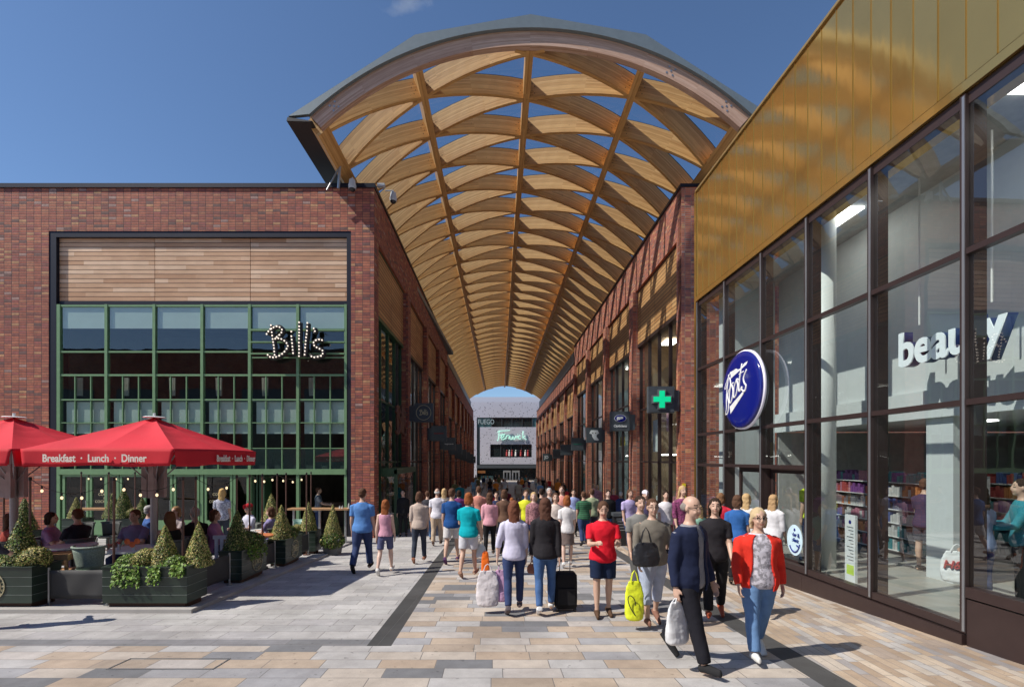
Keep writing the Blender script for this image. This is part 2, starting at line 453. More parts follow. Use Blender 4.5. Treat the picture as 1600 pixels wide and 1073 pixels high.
# dark metal lining of the opening
w0, w1 = X_(87), X_(541.5)
mb = MB()
mb.box(ox0, w0, FY+0.02, FY+0.5, g0-0.3, oz1)
mb.box(w1, ox1, FY+0.02, FY+0.5, g0-0.3, oz1)
mb.box(w0, w1, FY+0.02, FY+0.5, Z_(370), oz1)
mb.box(w0, w1, FY+0.1, FY+0.5, Z_(474.5), Z_(469))
mb.build('window_surround', M_navy, corner)
mb = MB()
xs = [w0, X_(237.5), X_(388), w1]
nb = 14; zt, zb = Z_(370), Z_(469); bh = (zt - zb) / nb
for i in range(3):
    for k in range(nb):
        mb.box(xs[i]+0.01, xs[i+1]-0.01, FY+0.14, FY+0.2, zb + k*bh + 0.012, zb + (k+1)*bh)
mb.box(w0, w1, FY+0.2, FY+0.4, zb, zt)
M_cedar_f = board_mat('cedar_boards', ((0.46,0.27,0.17), (0.64,0.45,0.32)), h=bh, joints=0.9)
def plank_mat():
    m, nt, b = newmat('cedar_front'); g = geo(nt); p = sepx(nt, g.outputs['Position'])
    row = mth(nt, 'FLOOR', mth(nt, 'DIVIDE', mth(nt, 'SUBTRACT', p[2], zb), bh))
    w = nd(nt, 'ShaderNodeTexWhiteNoise', noise_dimensions='3D')
    sec = mth(nt, 'ADD', mth(nt, 'GREATER_THAN', p[0], xs[1]), mth(nt, 'GREATER_THAN', p[0], xs[2]))
    nt.links.new(comb(nt, row, mth(nt, 'FLOOR', mth(nt, 'MULTIPLY', mth(nt, 'ADD', p[0], mth(nt,'MULTIPLY', row, 1.37)), 0.42)), sec), w.inputs['Vector'])
    c = ramp(nt, w.outputs[0], [(0, (0.52,0.30,0.17)), (0.5, (0.64,0.41,0.255)), (1, (0.78,0.57,0.40))])
    gr = noise_n(nt, comb(nt, mth(nt, 'MULTIPLY', p[0], 1.2), mth(nt, 'MULTIPLY', p[2], 34.0), row), 1.5, 5, 0.65)
    c = mixc(nt, 0.8, c, ramp(nt, gr, [(0.25, (0.66, 0.6, 0.56)), (0.7, (1.2, 1.18, 1.15))]), 'MULTIPLY')
    bl = noise_n(nt, g.outputs['Position'], 0.6, 3)
    c = mixc(nt, 0.5, c, ramp(nt, bl, [(0.35, (0.85, 0.78, 0.7)), (0.65, (1.25, 1.25, 1.25))]), 'MULTIPLY')
    fv = mth(nt, 'FRACT', mth(nt, 'DIVIDE', mth(nt, 'SUBTRACT', p[2], zb), bh))
    c = mixc(nt, mth(nt, 'LESS_THAN', fv, 0.14), c, (0.07, 0.035, 0.02))
    nt.links.new(c, b.inputs['Base Color']); b.inputs['Roughness'].default_value = 0.6
    return m
mb.build('timber_cladding', plank_mat(), corner)
# restaurant glazing
bx = [X_(p) for p in (90, 164.5, 239.5, 314.5, 389, 464.5, 540)]
GY = FY + 0.08
fr = tag(bpy.data.objects.new('window_frame', None)) if False else None
mb = MB()
zb0 = Z_(737)
for i, x in enumerate(bx):
    hw = 0.05 if 0 < i < 6 else 0.06
    mb.box(x-hw, x+hw, GY-0.06, GY+0.08, g0, Z_(475))
def hbar(p, i0=0, i1=6, h=0.035, d=0.0):
    for i in range(i0, i1):
        mb.box(bx[i]+0.05, bx[i+1]-0.05, GY-0.04-d, GY+0.05, Z_(p)-h/2, Z_(p)+h/2)
hbar(477, h=0.07); hbar(549, h=0.06, i1=4); hbar(585.5, h=0.07); hbar(624, h=0.05); hbar(660, h=0.03); hbar(700, h=0.03)
hbar(515, 4, 6, 0.07, 0.03); hbar(534, 4, 6, 0.05, 0.03); hbar(552, 4, 6, 0.05, 0.03); hbar(558, 4, 6, 0.04)
mb.box(bx[0], bx[6], GY-0.09, GY+0.1, Z_(741), Z_(732.5))
for i in range(6):
    for t in (1/3, 2/3):
        x = bx[i] + (bx[i+1]-bx[i])*t
        mb.box(x-0.018, x+0.018, GY-0.03, GY+0.04, Z_(732.5), Z_(587))
wf = mb.build('window_frame', M_green, corner)
mb = MB()
mb.panel(bx[0], bx[6], GY, GY+0.012, Z_(732), Z_(478))
M_rest_glass = glass('restaurant_glass', (0.80, 0.88, 0.86), 1.75, wav=0.035, scale=0.9)
mb.build('window_pane', M_rest_glass, wf)
mb = MB()
M_blind2 = mat('sage_blind', (0.62, 0.70, 0.64), 0.85, var=0.05, scale=1.5)
for i in range(6):
    mb.box(bx[i]+0.09, bx[i+1]-0.07, GY+0.02, GY+0.03, Z_(512), Z_(479))
    mb.box(bx[i]+0.2, bx[i+1]-0.07, GY+0.06, GY+0.07, Z_(677), Z_(627))
mb.build('roller_blind', M_blind2, wf)
M_curt = mat('cream_curtain', (0.55, 0.5, 0.42), 0.9, var=0.1)
mb = MB()
for i in range(6):
    for e in (0.22, ):
        xx = bx[i] + e
        for k in range(4): mb.tube([(xx+k*0.05, GY+0.5, Z_(615)), (xx+k*0.06-0.02, GY+0.5, Z_(586))], 0.035, 6)
mb.build('curtain', M_curt, wf)
# rooms behind the window: dining floor above, dining room below
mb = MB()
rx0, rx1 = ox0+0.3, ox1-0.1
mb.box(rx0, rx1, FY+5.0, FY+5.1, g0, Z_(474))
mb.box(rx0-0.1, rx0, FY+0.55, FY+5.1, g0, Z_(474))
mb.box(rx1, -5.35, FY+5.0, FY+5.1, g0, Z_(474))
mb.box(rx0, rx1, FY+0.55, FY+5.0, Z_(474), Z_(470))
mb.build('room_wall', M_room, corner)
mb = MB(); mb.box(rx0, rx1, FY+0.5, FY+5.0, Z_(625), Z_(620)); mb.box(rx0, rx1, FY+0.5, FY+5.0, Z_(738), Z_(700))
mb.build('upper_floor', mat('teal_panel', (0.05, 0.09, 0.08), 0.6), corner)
mb = MB(); mb.box(rx0, rx1, FY+0.3, FY+5.0, g0-0.01, g0+0.012)
mb.build('room_floor', mat('timber_floor', (0.16, 0.1, 0.06), 0.4), corner)
# interior fittings seen through the panes: shelves, mirrors, lamps
M_shelf = mat('bar_shelf_wood', (0.16, 0.08, 0.04), 0.6)
mb = MB()
for k in range(7): mb.box(X_(495), X_(535), FY+4.2, FY+4.5, Z_(748)-k*0.27, Z_(748)-k*0.27-0.03)
for k in range(5): mb.box(X_(495)+k*0.23, X_(495)+k*0.23+0.03, FY+4.22, FY+4.5, g0+0.3, Z_(745))
mb.build('bar_shelf', M_shelf, corner)
mb = MB(); cols3 = 0
for k in range(6):
    for j in range(16):
        x = X_(496)+0.05+j*0.062
        mb.cyl((x, FY+4.3, Z_(748)-k*0.27), 0.022, 0.15+0.03*random.random(), 6, mi=random.randrange(3))
mb.build('bottles', [mat('amber_bottle', (0.35,0.14,0.03), 0.2), mat('red_bottle', (0.4,0.03,0.04), 0.25), mat('pale_bottle', (0.45,0.42,0.36), 0.25)], corner)['kind'] = 'stuff'
mb = MB(); mb.box(X_(455), X_(530), FY+3.0, FY+3.5, g0, g0+1.05)
mb.build('bar_counter', mat('dark_oak', (0.07,0.035,0.02), 0.5), corner)
M_doorglass = glass('door_pane', (0.6, 0.68, 0.66), 1.45, wav=0.02)
# doors, each leaf a part
def door(x0, x1, z0=g0+0.02, z1=Z_(741), writing=None, lab=None):
    mb = MB(); w = 0.085
    mb.box(x0, x0+w, GY-0.04, GY+0.03, z0, z1); mb.box(x1-w, x1, GY-0.04, GY+0.03, z0, z1)
    mb.box(x0+w, x1-w, GY-0.04, GY+0.03, z1-w, z1); mb.box(x0+w, x1-w, GY-0.04, GY+0.03, z0, z0+0.62)
    mb.box(x0+w+0.06, x1-w-0.06, GY-0.055, GY-0.04, z0+0.1, z0+0.52)
    d = mb.build('door', M_green, corner)
    mb = MB(); mb.panel(x0+w, x1-w, GY-0.01, GY+0.0, z0+0.62, z1-w); mb.build('door_glass', M_doorglass, d)
    mb = MB(); hx = x1-w*0.5; mb.tube([(hx, GY-0.1, z0+0.95), (hx, GY-0.1, z0+1.35)], 0.014, 8); mb.box(hx-0.01, hx+0.01, GY-0.1, GY-0.04, z0+0.98, z0+1.0); mb.box(hx-0.01, hx+0.01, GY-0.1, GY-0.04, z0+1.3, z0+1.32)
    mb.build('handle', M_steel, d)
    return d
doors = [door(X_(a), X_(b)) for a, b in ((96, 136.5), (138.5, 184), (185.5, 226), (241, 268), (270, 310), (318, 362), (363.5, 388))]
mb = MB()
for k in range(4): mb.box(X_(392)+k*0.12, X_(392)+k*0.12+0.06, GY+0.05, GY+0.6, g0, Z_(741))
mb.build('folded_door', M_green_d, corner)
# side entrance porch on the arcade corner
mb = MB(A)
pz = gz(20)
px0, px1, py0, py1 = -4.5, -3.95, 18.5, 22.6
def porch_post(x, y): mb.box(x-0.06, x+0.06, y-0.06, y+0.06, pz-0.1, 1.62)
for y in (py0, py1): porch_post(px1, y)
mb.box(px0, px1+0.05, py0-0.06, py1+0.06, 1.45, 1.68)
mb.box(px0, px1-0.06, py0-0.02, py0+0.02, pz-0.1, pz+0.75); mb.box(px1-0.03, px1+0.03, py0+0.06, py1-0.06, pz-0.3, pz+0.75)
mb.box(px0, px1-0.06, py0-0.03, py0+0.03, 1.35, 1.45)
pr = mb.build('entrance_porch', M_green_d, corner)
mb = MB(A); mb.panel(px0, px1-0.06, py0-0.01, py0+0.0, pz+0.75, 1.35); mb.panel(px1-0.005, px1+0.005, py0+0.06, py1-0.06, pz+0.75, 1.45)
mb.build('porch_glass', M_shopglass, pr)

# ---------------------------------------------------------------- arcade walls, bay by bay
PIERS = [17.6, 23.9, 30.0, 36.1, 42.3, 48.4, 54.5, 60.6, 66.7, 72.8, 78.9, 85.0]
M_int = [mat('shop_interior_pale', (0.42,0.40,0.37), 0.8, var=0.3, scale=0.8), mat('shop_interior_dark', (0.07,0.065,0.065), 0.8, var=0.5, scale=0.8),
         mat('shop_interior_warm', (0.30,0.22,0.14), 0.8, var=0.4, scale=0.8), mat('shop_interior_cool', (0.26,0.32,0.33), 0.8, var=0.3, scale=0.8)]
M_goods = [mat('goods_red', (0.45,0.05,0.05), 0.6), mat('goods_white', (0.75,0.74,0.7), 0.6), mat('goods_blue', (0.04,0.08,0.3), 0.6), mat('goods_yellow', (0.75,0.6,0.05), 0.6),
           mat('goods_black', (0.03,0.03,0.035), 0.6), mat('goods_green', (0.05,0.3,0.15), 0.6), mat('goods_pink', (0.7,0.35,0.38), 0.6), mat('goods_lime', (0.55,0.75,0.08), 0.6)]
rb = random.Random(11)
def arcade_side(s, xw, bld_of):
    for k in range(len(PIERS) - 1):
        y0, y1 = PIERS[k] + (0.5 if k == 0 else 0.35), PIERS[k+1] - 0.35
        low = k >= 4
        zt = Ztop - (1.45 if low else 0.0)
        wt, wb = (8.95, 6.0) if low else (10.15, 7.48)
        par = bld_of(k)
        out = lambda d: xw + s * d           # d metres away from the street
        mb = MB(A)
        mb.box(out(0.0), out(0.45), y0, y1, wt, zt-0.12)
        yy = PIERS[k+1]
        mb.box(out(-0.12), out(0.45), yy-0.35, yy+0.35, gz(yy)-0.4, wt)
        mb.box(out(0.0), out(0.45), yy-0.35, yy+0.35, wt, zt-0.12)
        if k == 0 and s > 0:
            mb.box(out(0.0), out(1.6), PIERS[0], y0, g0-0.3, zt-0.12)
        if k == 0 and s < 0:
            mb.box(out(0.0), out(0.3), FY+0.6, y0+0.02, g0-0.3, zt-0.12)
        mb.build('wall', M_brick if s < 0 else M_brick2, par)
        mb = MB(A); mb.box(out(-0.05), out(0.5), y0 if k else PIERS[0]+(0.7 if s < 0 else -0.03), yy+0.35, zt-0.12, zt)
        mb.build('roof_coping', M_navy, par)
        mb = MB(A); mb.box(out(0.12), out(0.3), y0, y1, wb+0.08, wt-0.06)
        mb.build('timber_cladding', M_cedar2, par)
        gr = gz((y0+y1)/2)
        mb = MB(A)
        nm = 4 if k < 2 else 3
        mb.box(out(0.1), out(0.34), y0, y1, wb-0.06, wb+0.08); mb.box(out(0.1), out(0.34), y0, y1, wt-0.06, wt)
        for j in range(nm + 1):
            y = y0 + 0.04 + (y1-y0-0.08)*j/nm; mb.box(out(0.2), out(0.34), y-0.035, y+0.035, gr-0.3, wb-0.06)
        mb.box(out(0.2), out(0.34), y0, y1, gr-0.3, gr+0.25)
        for z in ((1.9, 4.4) if k == 0 else (1.9, 4.9 - (0.8 if low else 0))): mb.box(out(0.22), out(0.33), y0+0.07, y1-0.07, z-0.04, z+0.04)
        sf = mb.build('shopfront_frame', M_green_d if (s < 0 and k == 0) else M_bronze, par)
        mb = MB(A); mb.panel(out(0.27), out(0.28), y0+0.01, y1-0.01, gr+0.2, wb-0.07)
        mb.build('shop_window', M_shopglass, sf)
        mi = rb.randrange(4)
        if s < 0 and k == 0: continue
        mb = MB(A)
        mb.box(out(4.2), out(4.3), y0-0.2, y1+0.2, gr, wb); mb.box(out(0.5), out(4.3), y0-0.2, y0-0.12, gr, wb); mb.box(out(0.5), out(4.3), y1+0.12, y1+0.2, gr, wb)
        mb.box(out(0.4), out(4.3), y0-0.2, y1+0.2, wb, wb+0.06); mb.box(out(0.3), out(4.3), y0-0.2, y1+0.2, gr-0.25, gr+0.02)
        mb.box(out(1.6), out(4.3), y0-0.1, y1+0.1, 2.3, 2.6)
        mb.build('shop_room', M_int[mi], sf)
        mb = MB(A)
        for q in (0.25, 0.75): mb.box(out(0.9), out(1.5), y0+(y1-y0)*q-0.5, y0+(y1-y0)*q+0.5, wb-0.12, wb-0.05); mb.box(out(0.9), out(1.5), y0+(y1-y0)*q-0.5, y0+(y1-y0)*q+0.5, 2.2, 2.26)
        mb.build('ceiling_light', emis('shop_lamp', (1, 0.95, 0.85), 5.0), sf)
        # window display: hung banners, plinths and goods
        mb = MB(A); mats_ = [M_goods[rb.randrange(8)] for _ in range(3)]
        for j in range(rb.randint(4, 7)):
            y = rb.uniform(y0+0.4, y1-0.9); h = rb.uniform(0.5, 1.7); w = rb.uniform(0.2, 0.6); d = rb.uniform(0.6, 1.3)
            mb.box(out(d), out(d+rb.uniform(0.05, 0.4)), y, y+w, gr+0.02, gr+0.25+h, j % 3)
        for j in range(rb.randint(1, 3)):
            y = rb.uniform(y0+0.3, y1-1.5); z = rb.uniform(2.0, 4.0)
            mb.box(out(0.45), out(0.48), y, y+rb.uniform(0.5, 1.2), z, z+rb.uniform(0.4, 1.8), j % 3)
        mb.build('window_display', mats_, sf)

far_left = thing('shop_terrace', 'lower brick shop terrace at the far end of the arcade, shaded left side', 'building')
arcade_side(-1, -4.56, lambda k: corner if k < 4 else far_left)
near_right = thing('shop_building', 'brick shop building with timber panels on the sunlit right side of the arcade', 'building')
far_right = thing('shop_terrace', 'lower brick shop terrace at the far end of the arcade, sunlit right side', 'building')
arcade_side(1, 6.64, lambda k: near_right if k < 4 else far_right)
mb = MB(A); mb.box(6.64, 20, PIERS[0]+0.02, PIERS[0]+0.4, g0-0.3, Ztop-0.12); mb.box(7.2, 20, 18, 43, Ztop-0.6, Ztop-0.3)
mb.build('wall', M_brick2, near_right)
mb = MB(A); mb.box(7.15, 20, PIERS[0]-0.03, PIERS[0]+0.5, Ztop-0.12, Ztop); mb.build('roof_coping', M_navy, near_right)
for s, xw, par in ((-1, -4.56, far_left), (1, 6.64, far_right)):
    mb = MB(A); mb.box(xw+s*0.5, xw+s*15, 43.0, 85.3, 9.8, 10.1)
    mb.build('roof', M_grey_metal, par)
    mb = MB(A); mb.box(xw+s*0.46, xw+s*0.6, 42.7, 86, 10.1, 12.3); mb.build('clerestory', M_grey_metal, par)
mb = MB(A); mb.box(6.62, 6.635, 17.62, 17.82, 0, 0.01)
# ---------------------------------------------------------------- timber and glass canopy over the street
RI = 9.73; CX = 0.98; Y0c = 15.4; ZC = 13.04 + CZ - RI      # inner radius, axis, front, centre height
TH = R(42.6); Y1c = 87.0
def V(th, y, r): return A(CX + r * math.sin(th), y, ZC + r * math.cos(th))
canopy = thing('timber_canopy', 'arched glulam diagrid canopy glazed over the shopping street', 'canopy')
canopy.location = (0, 0, 0)
def beam(path, w, depth, mb, r0=RI, uoff=0.0):
    """path: list of (theta, y); rectangular section, radial depth, width w across the path"""
    n = len(path); rows = []; L = uoff; us = []; prev = None
    for i, (th, y) in enumerate(path):
        p = Vector(V(th, y, r0)); q = Vector(V(th, y, r0 + depth))
        a = Vector(V(*path[max(i-1, 0)], r0)); b = Vector(V(*path[min(i+1, n-1)], r0))
        t = (b - a).normalized(); rad = (q - p).normalized(); s_ = t.cross(rad).normalized() * (w / 2)
        rows.append((p - s_, p + s_, q + s_, q - s_))
        if prev is not None: L += (p - prev).length
        prev = p; us.append(L)
    for i in range(n - 1):
        a, b = rows[i], rows[i+1]; u0, u1 = us[i], us[i+1]
        vs = [tuple(x) for x in a + b]
        uvs = [[(u0, 0), (u0, w), (u1, w), (u1, 0)], [(u0, 0), (u0, depth), (u1, depth), (u1, 0)],
               [(u0, 0), (u0, w), (u1, w), (u1, 0)], [(u0, depth), (u0, 0), (u1, 0), (u1, depth)]]
        mb.add(vs, [(0, 1, 5, 4), (1, 2, 6, 5), (2, 3, 7, 6), (3, 0, 4, 7)], 0, uvs)
    for row in (rows[0], rows[-1]):
        mb.add([tuple(x) for x in row], [(0, 1, 2, 3)], 0, [[(0, 0), (w, 0), (w, depth), (0, depth)]])
STEP = 2.0 * TH / 2 / 2   # 21.3 degrees
NODE = 2.0; YS0 = 15.55
ang = [-TH, -STEP, 0, STEP, TH]
for i, a in enumerate(ang):
    mb = MB(); ys = [Y0c + 0.02 + (Y1c - Y0c) * k / 40 for k in range(41)]
    beam([(a, y) for y in ys], 0.24 if abs(a) < TH else 0.46, 0.70 if abs(a) < TH else 0.6, mb, RI - 0.015)
    mb.build('longitudinal_beam', M_glulam, canopy)
M_bolt = mat('joint_bolt', (0.03, 0.03, 0.035), 0.4, 0.6)
def rib(sgn, k):
    ys = YS0 + NODE * k
    path = []
    N = 28
    for j in range(N + 1):
        th = -TH + 2 * TH * j / N; y = ys + (th + TH) / STEP * (NODE / 2)
        if Y0c + 0.02 <= y <= Y1c:
            if not path and j > 0:
                tc_ = -TH + (Y0c + 0.02 - ys) / (NODE/2) * STEP
                if tc_ > -TH and th - tc_ > 0.005: path.append((sgn * tc_, Y0c + 0.02))
            path.append((sgn * th, y))
    if len(path) < 3: return
    mb = MB(); beam(path, 0.13, 0.69, mb, RI)
    o = mb.build('diagonal_rib', M_glulam, canopy)
    mb = MB(); beam(path, 0.05, 0.05, mb, RI + 0.694); mb.build('glazing_bar', M_black, o)
    if k < 7:
        mb = MB()
        for j in range(4):
            for e in (0.06, 0.94):
                f = (j + e) / 4.0; th = -TH + 2 * TH * f; y = ys + (th + TH) / STEP * (NODE / 2)
                if y < Y0c + 0.3: continue
                p = Vector(V(sgn*th, y, RI)); p2 = Vector(V(sgn*(th+0.01), y + 0.01/STEP*NODE/2, RI))
                t = (p2 - p).normalized(); rad = (Vector(V(sgn*th, y, RI+1)) - p).normalized(); n = t.cross(rad).normalized()
                for du, dv in ((-0.1, 0.15), (0.1, 0.15), (0, 0.27), (-0.1, 0.39), (0.1, 0.39), (0.0, 0.5)):
                    c = p + t*du + rad*dv
                    for q in (-1, 1):
                        mb.tube([c + n*q*0.06, c + n*q*0.069], 0.016, 8)
        mb.build('bolts', M_bolt, o)
for k in range(-1, 36):
    for sgn in (1, -1): rib(sgn, k)
# front arch
mb = MB()
M_ = 64
for j in range(M_):
    t0, t1 = [-TH*1.003 + 2*TH*1.003*(j+e)/M_ for e in (0, 1)]
    r0, r1 = RI, RI + 0.47
    ps = []
    for t in (t0, t1):
        for r_, y in ((r0, Y0c-0.18), (r1, Y0c-0.18), (r1, Y0c+0.02), (r0, Y0c+0.02)): ps.append(V(t, y, r_))
    u0, u1 = t0*RI, t1*RI
    mb.add(ps, [(0, 1, 5, 4), (1, 2, 6, 5), (2, 3, 7, 6), (3, 0, 4, 7)], 0,
           [[(u0, 0), (u0, .47), (u1, .47), (u1, 0)], [(u0, 0), (u0, .2), (u1, .2), (u1, 0)], [(u0, 0), (u0, .47), (u1, .47), (u1, 0)], [(u0, 0), (u0, .2), (u1, .2), (u1, 0)]])
fa = mb.build('front_arch', M_glulam_front, canopy)
mb = MB()
for c_ in (-TH*0.9, TH*0.9, TH*0.62):
    for du, dv in ((-0.1, 0.13), (0.1, 0.13), (0, 0.23), (-0.1, 0.33), (0.1, 0.33)):
        t = c_ + du/RI; mb.tube([V(t, Y0c-0.18, RI+dv), V(t, Y0c-0.192, RI+dv)], 0.03, 10)
mb.build('bolts', M_steel, fa)
# faceted glass roof on the longitudinal lines, glazing bars, fascia
RP = RI + 0.87
pang = [-TH*1.07, -STEP*0.93, 0, STEP*0.93, TH*1.07]
mb = MB()
for i in range(4):
    a0, a1 = pang[i], pang[i+1]; n = 36
    for k in range(n):
        ya = Y0c - 0.25 + (Y1c - Y0c + 0.25) * k / n; yb = Y0c - 0.25 + (Y1c - Y0c + 0.25) * (k+1) / n
        mb.add([V(a0, ya, RP+0.05), V(a1, ya, RP+0.05), V(a1, yb, RP+0.05), V(a0, yb, RP+0.05)], [(0, 1, 2, 3)])
mb.build('roof_glazing', M_roofglass, canopy)
mb = MB()
yf = Y0c - 0.3
for j in range(M_):
    t0, t1 = [-TH*1.003 + 2*TH*1.003*(j+e)/M_ for e in (0, 1)]
    def poly_r(t):
        s_ = t / (TH*1.003) * pang[4]
        for i in range(4):
            if pang[i] - 1e-6 <= s_ <= pang[i+1] + 1e-6:
                f = (s_ - pang[i]) / (pang[i+1] - pang[i]); a = Vector(V(pang[i], 0, RP)); b = Vector(V(pang[i+1], 0, RP)); return a.lerp(b, f)
    q0, q1 = poly_r(t0), poly_r(t1)
    a0, a1 = Vector(V(t0, 0, RI+0.46)), Vector(V(t1, 0, RI+0.46))
    sh = Vector((-0.0265*yf, yf, 0)); sb = Vector((-0.0265*(yf+0.12), yf+0.12, 0))
    mb.hexa([tuple(a0+sh), tuple(a1+sh), tuple(a1+sb), tuple(a0+sb), tuple(q0+sh), tuple(q1+sh), tuple(q1+sb), tuple(q0+sb)])
mb.build('fascia', M_grey_metal, canopy, recalc=True)
# black box gutters along both eaves
mb = MB()
for s in (-1, 1):
    a = Vector(V(s*TH*1.003, 0, RI+0.0)); b = Vector(V(s*TH*1.075, 0, RP+0.0)); a = a + Vector((s*0.2, 0, 0.1)); c = a + Vector((s*0.12, 0, 0.0)); 
    for ya, yb in ((Y0c-0.3, Y1c),):
        pr_ = [a + Vector((s*0.02,0,0.02)), b, b + Vector((s*0.03, 0, -0.12)), c]
        vs = [(p.x - 0.0265*y, y, p.z) for y in (ya, yb) for p in pr_]
        mb.add(vs, [(0,1,2,3), (7,6,5,4), (0,1,5,4), (1,2,6,5), (2,3,7,6), (3,0,4,7)])
mb.build('eaves_gutter', M_black, canopy, recalc=True)
mb = MB()
for s in (-1, 1):
    for y in [17.2 + 4*k for k in range(17)]:
        p = Vector(V(s*TH*1.01, y, RI+0.02)); mb.tube([p, (p.x + s*0.05, y, Ztop-0.4)], 0.05, 8); mb.tube([p, (p.x + s*0.5, y+0.1, Ztop-0.4)], 0.03, 8)
mb.build('support_struts', M_steel, canopy)
# ---------------------------------------------------------------- big glazed store with gold cladding on the right
store = thing('chemist_store', 'glass fronted chemist store under gold metal cladding', 'building')
GT = CZ + 4.32; fl = -0.05
YE = 13.3
MU = [13.25, 11.7, 10.1, 8.63, 7.17, 5.74, 4.3, 2.85, 1.4, -0.1, -1.6, -3.1]
def gold_mat():
    m, nt, b = newmat('gold_cladding'); g = geo(nt); p = sepx(nt, g.outputs['Position'])
    pan = mth(nt, 'FLOOR', mth(nt, 'DIVIDE', mth(nt, 'SUBTRACT', 13.3, p[1]), 0.36))
    w = nd(nt, 'ShaderNodeTexWhiteNoise', noise_dimensions='1D'); nt.links.new(pan, w.inputs['W'])
    c = ramp(nt, w.outputs[0], [(0, (0.70, 0.44, 0.135)), (1, (0.75, 0.485, 0.16))])
    nz = noise_n(nt, g.outputs['Position'], 1.2, 3)
    nt.links.new(mixc(nt, 0.4, c, ramp(nt, nz, [(0.3, (0.85,)*3), (0.7, (1.12,)*3)]), 'MULTIPLY'), b.inputs['Base Color'])
    b.inputs['Metallic'].default_value = 0.86
    b.inputs['Roughness'].default_value = 0.105
    # slight oil-canning of the thin sheets
    wv = noise_n(nt, comb(nt, mth(nt, 'MULTIPLY', p[1], 3.0), mth(nt, 'MULTIPLY', p[2], 0.8), mth(nt, 'MULTIPLY', pan, 5.0)), 0.9, 2)
    bumpn(nt, wv, 0.045, 0.05, b)
    return m
M_gold = gold_mat()
mb = MB(B)
mb.box(-0.02, 0.5, -6, YE, GT+0.18, CZ+7.36)
for k in range(54):
    y = YE - 0.02 - 0.36*k
    mb.box(-0.032, -0.02, y-0.004, y+0.004, GT+0.18, CZ+7.36)
mb.box(-0.05, 0.0, YE, YE+0.10, gz(YE)-0.2, CZ+7.38)
mb.build('gold_cladding', M_gold, store)
mb = MB(B); mb.box(-0.06, 0.55, -6, YE+0.02, CZ+7.36, CZ+7.41); mb.build('roof_coping', mat('gold_coping', (0.42,0.29,0.12), 0.4, 0.6), store)
mb = MB(B); mb.box(0.03, 0.5, -6, YE, GT+0.02, GT+0.18); mb.box(-0.05, 0.03, -6, YE, GT+0.03, GT+0.15)
mb.build('gold_trim', M_gold, store)
mb = MB(B)
for i, y in enumerate(MU):
    mb.box(-0.04, 0.0, y-0.035, y+0.035, fl, GT); mb.box(0.0, 0.22, y-0.03, y+0.03, fl, GT)
mb.box(0.0, 0.14, -3.1, YE, GT-0.12, GT+0.02)
for zc in (CZ+2.46, CZ+0.68): mb.box(-0.035, 0.07, -3.1, YE, zc-0.035, zc+0.035)
mb.box(-0.04, 0.07, 8.63, YE, CZ-0.17, CZ-0.10)
mb.box(-0.03, 0.1, 5.78, YE, fl-0.0, fl+0.10)
mb.box(-0.05, 0.12, -3.1, 5.70, CZ-1.62, CZ-1.5)
fr2 = mb.build('shopfront_frame', M_bronze, store)
mb = MB(B)
for y in MU: mb.box(-0.05, -0.04, y-0.03, y+0.0, fl+0.02, GT-0.02)
mb.build('aluminium_edge', M_alu, fr2)
for i in range(len(MU)-1):
    mb = MB(B); yb, ya = MU[i], MU[i+1]
    z0 = fl + 0.10 if i < 5 else CZ-1.5
    if 1 <= i <= 2 : z0 = CZ-0.10
    mb.panel(0.01, 0.02, ya+0.03, yb-0.03, z0, GT-0.12); mb.build('window_pane', M_bigglass, fr2)
mb = MB(B)
for i in range(5, len(MU)-1):
    mb.box(-0.03, 0.02, MU[i+1]+0.01, MU[i]-0.04 if i == 5 else MU[i]-0.01, gz(MU[i])-0.3, CZ-1.64)
vs = []
for y in (5.72, 8.63, 10.14): vs.append(y)
mb.box(-0.07, 0.1, 5.72, 8.7, gz(5.7)-0.6, fl-0.02)
mb.box(-0.07, 0.1, 8.705, YE, gz(8.7)-0.6, fl-0.02)
mb.build('plinth', M_bronze, store)
# entrance: sliding door leaves
def leaf(y0, y1, d):
    mb = MB(B); z1 = CZ-0.17; z0 = fl
    for a, b_ in ((y0, y0+0.07), (y1-0.07, y1)): mb.box(d, d+0.05, a, b_, z0, z1)
    mb.box(d, d+0.05, y0+0.07, y1-0.07, z0, z0+0.12); mb.box(d, d+0.05, y0+0.07, y1-0.07, z1-0.1, z1)
    o = mb.build('sliding_door', M_bronze, store)
    mb = MB(B); mb.panel(d+0.02, d+0.03, y0+0.07, y1-0.07, z0+0.12, z1-0.1); mb.build('door_glass', M_bigglass, o)
leaf(10.2, 11.2, 0.08)
leaf(8.68, 10.05, 0.16)
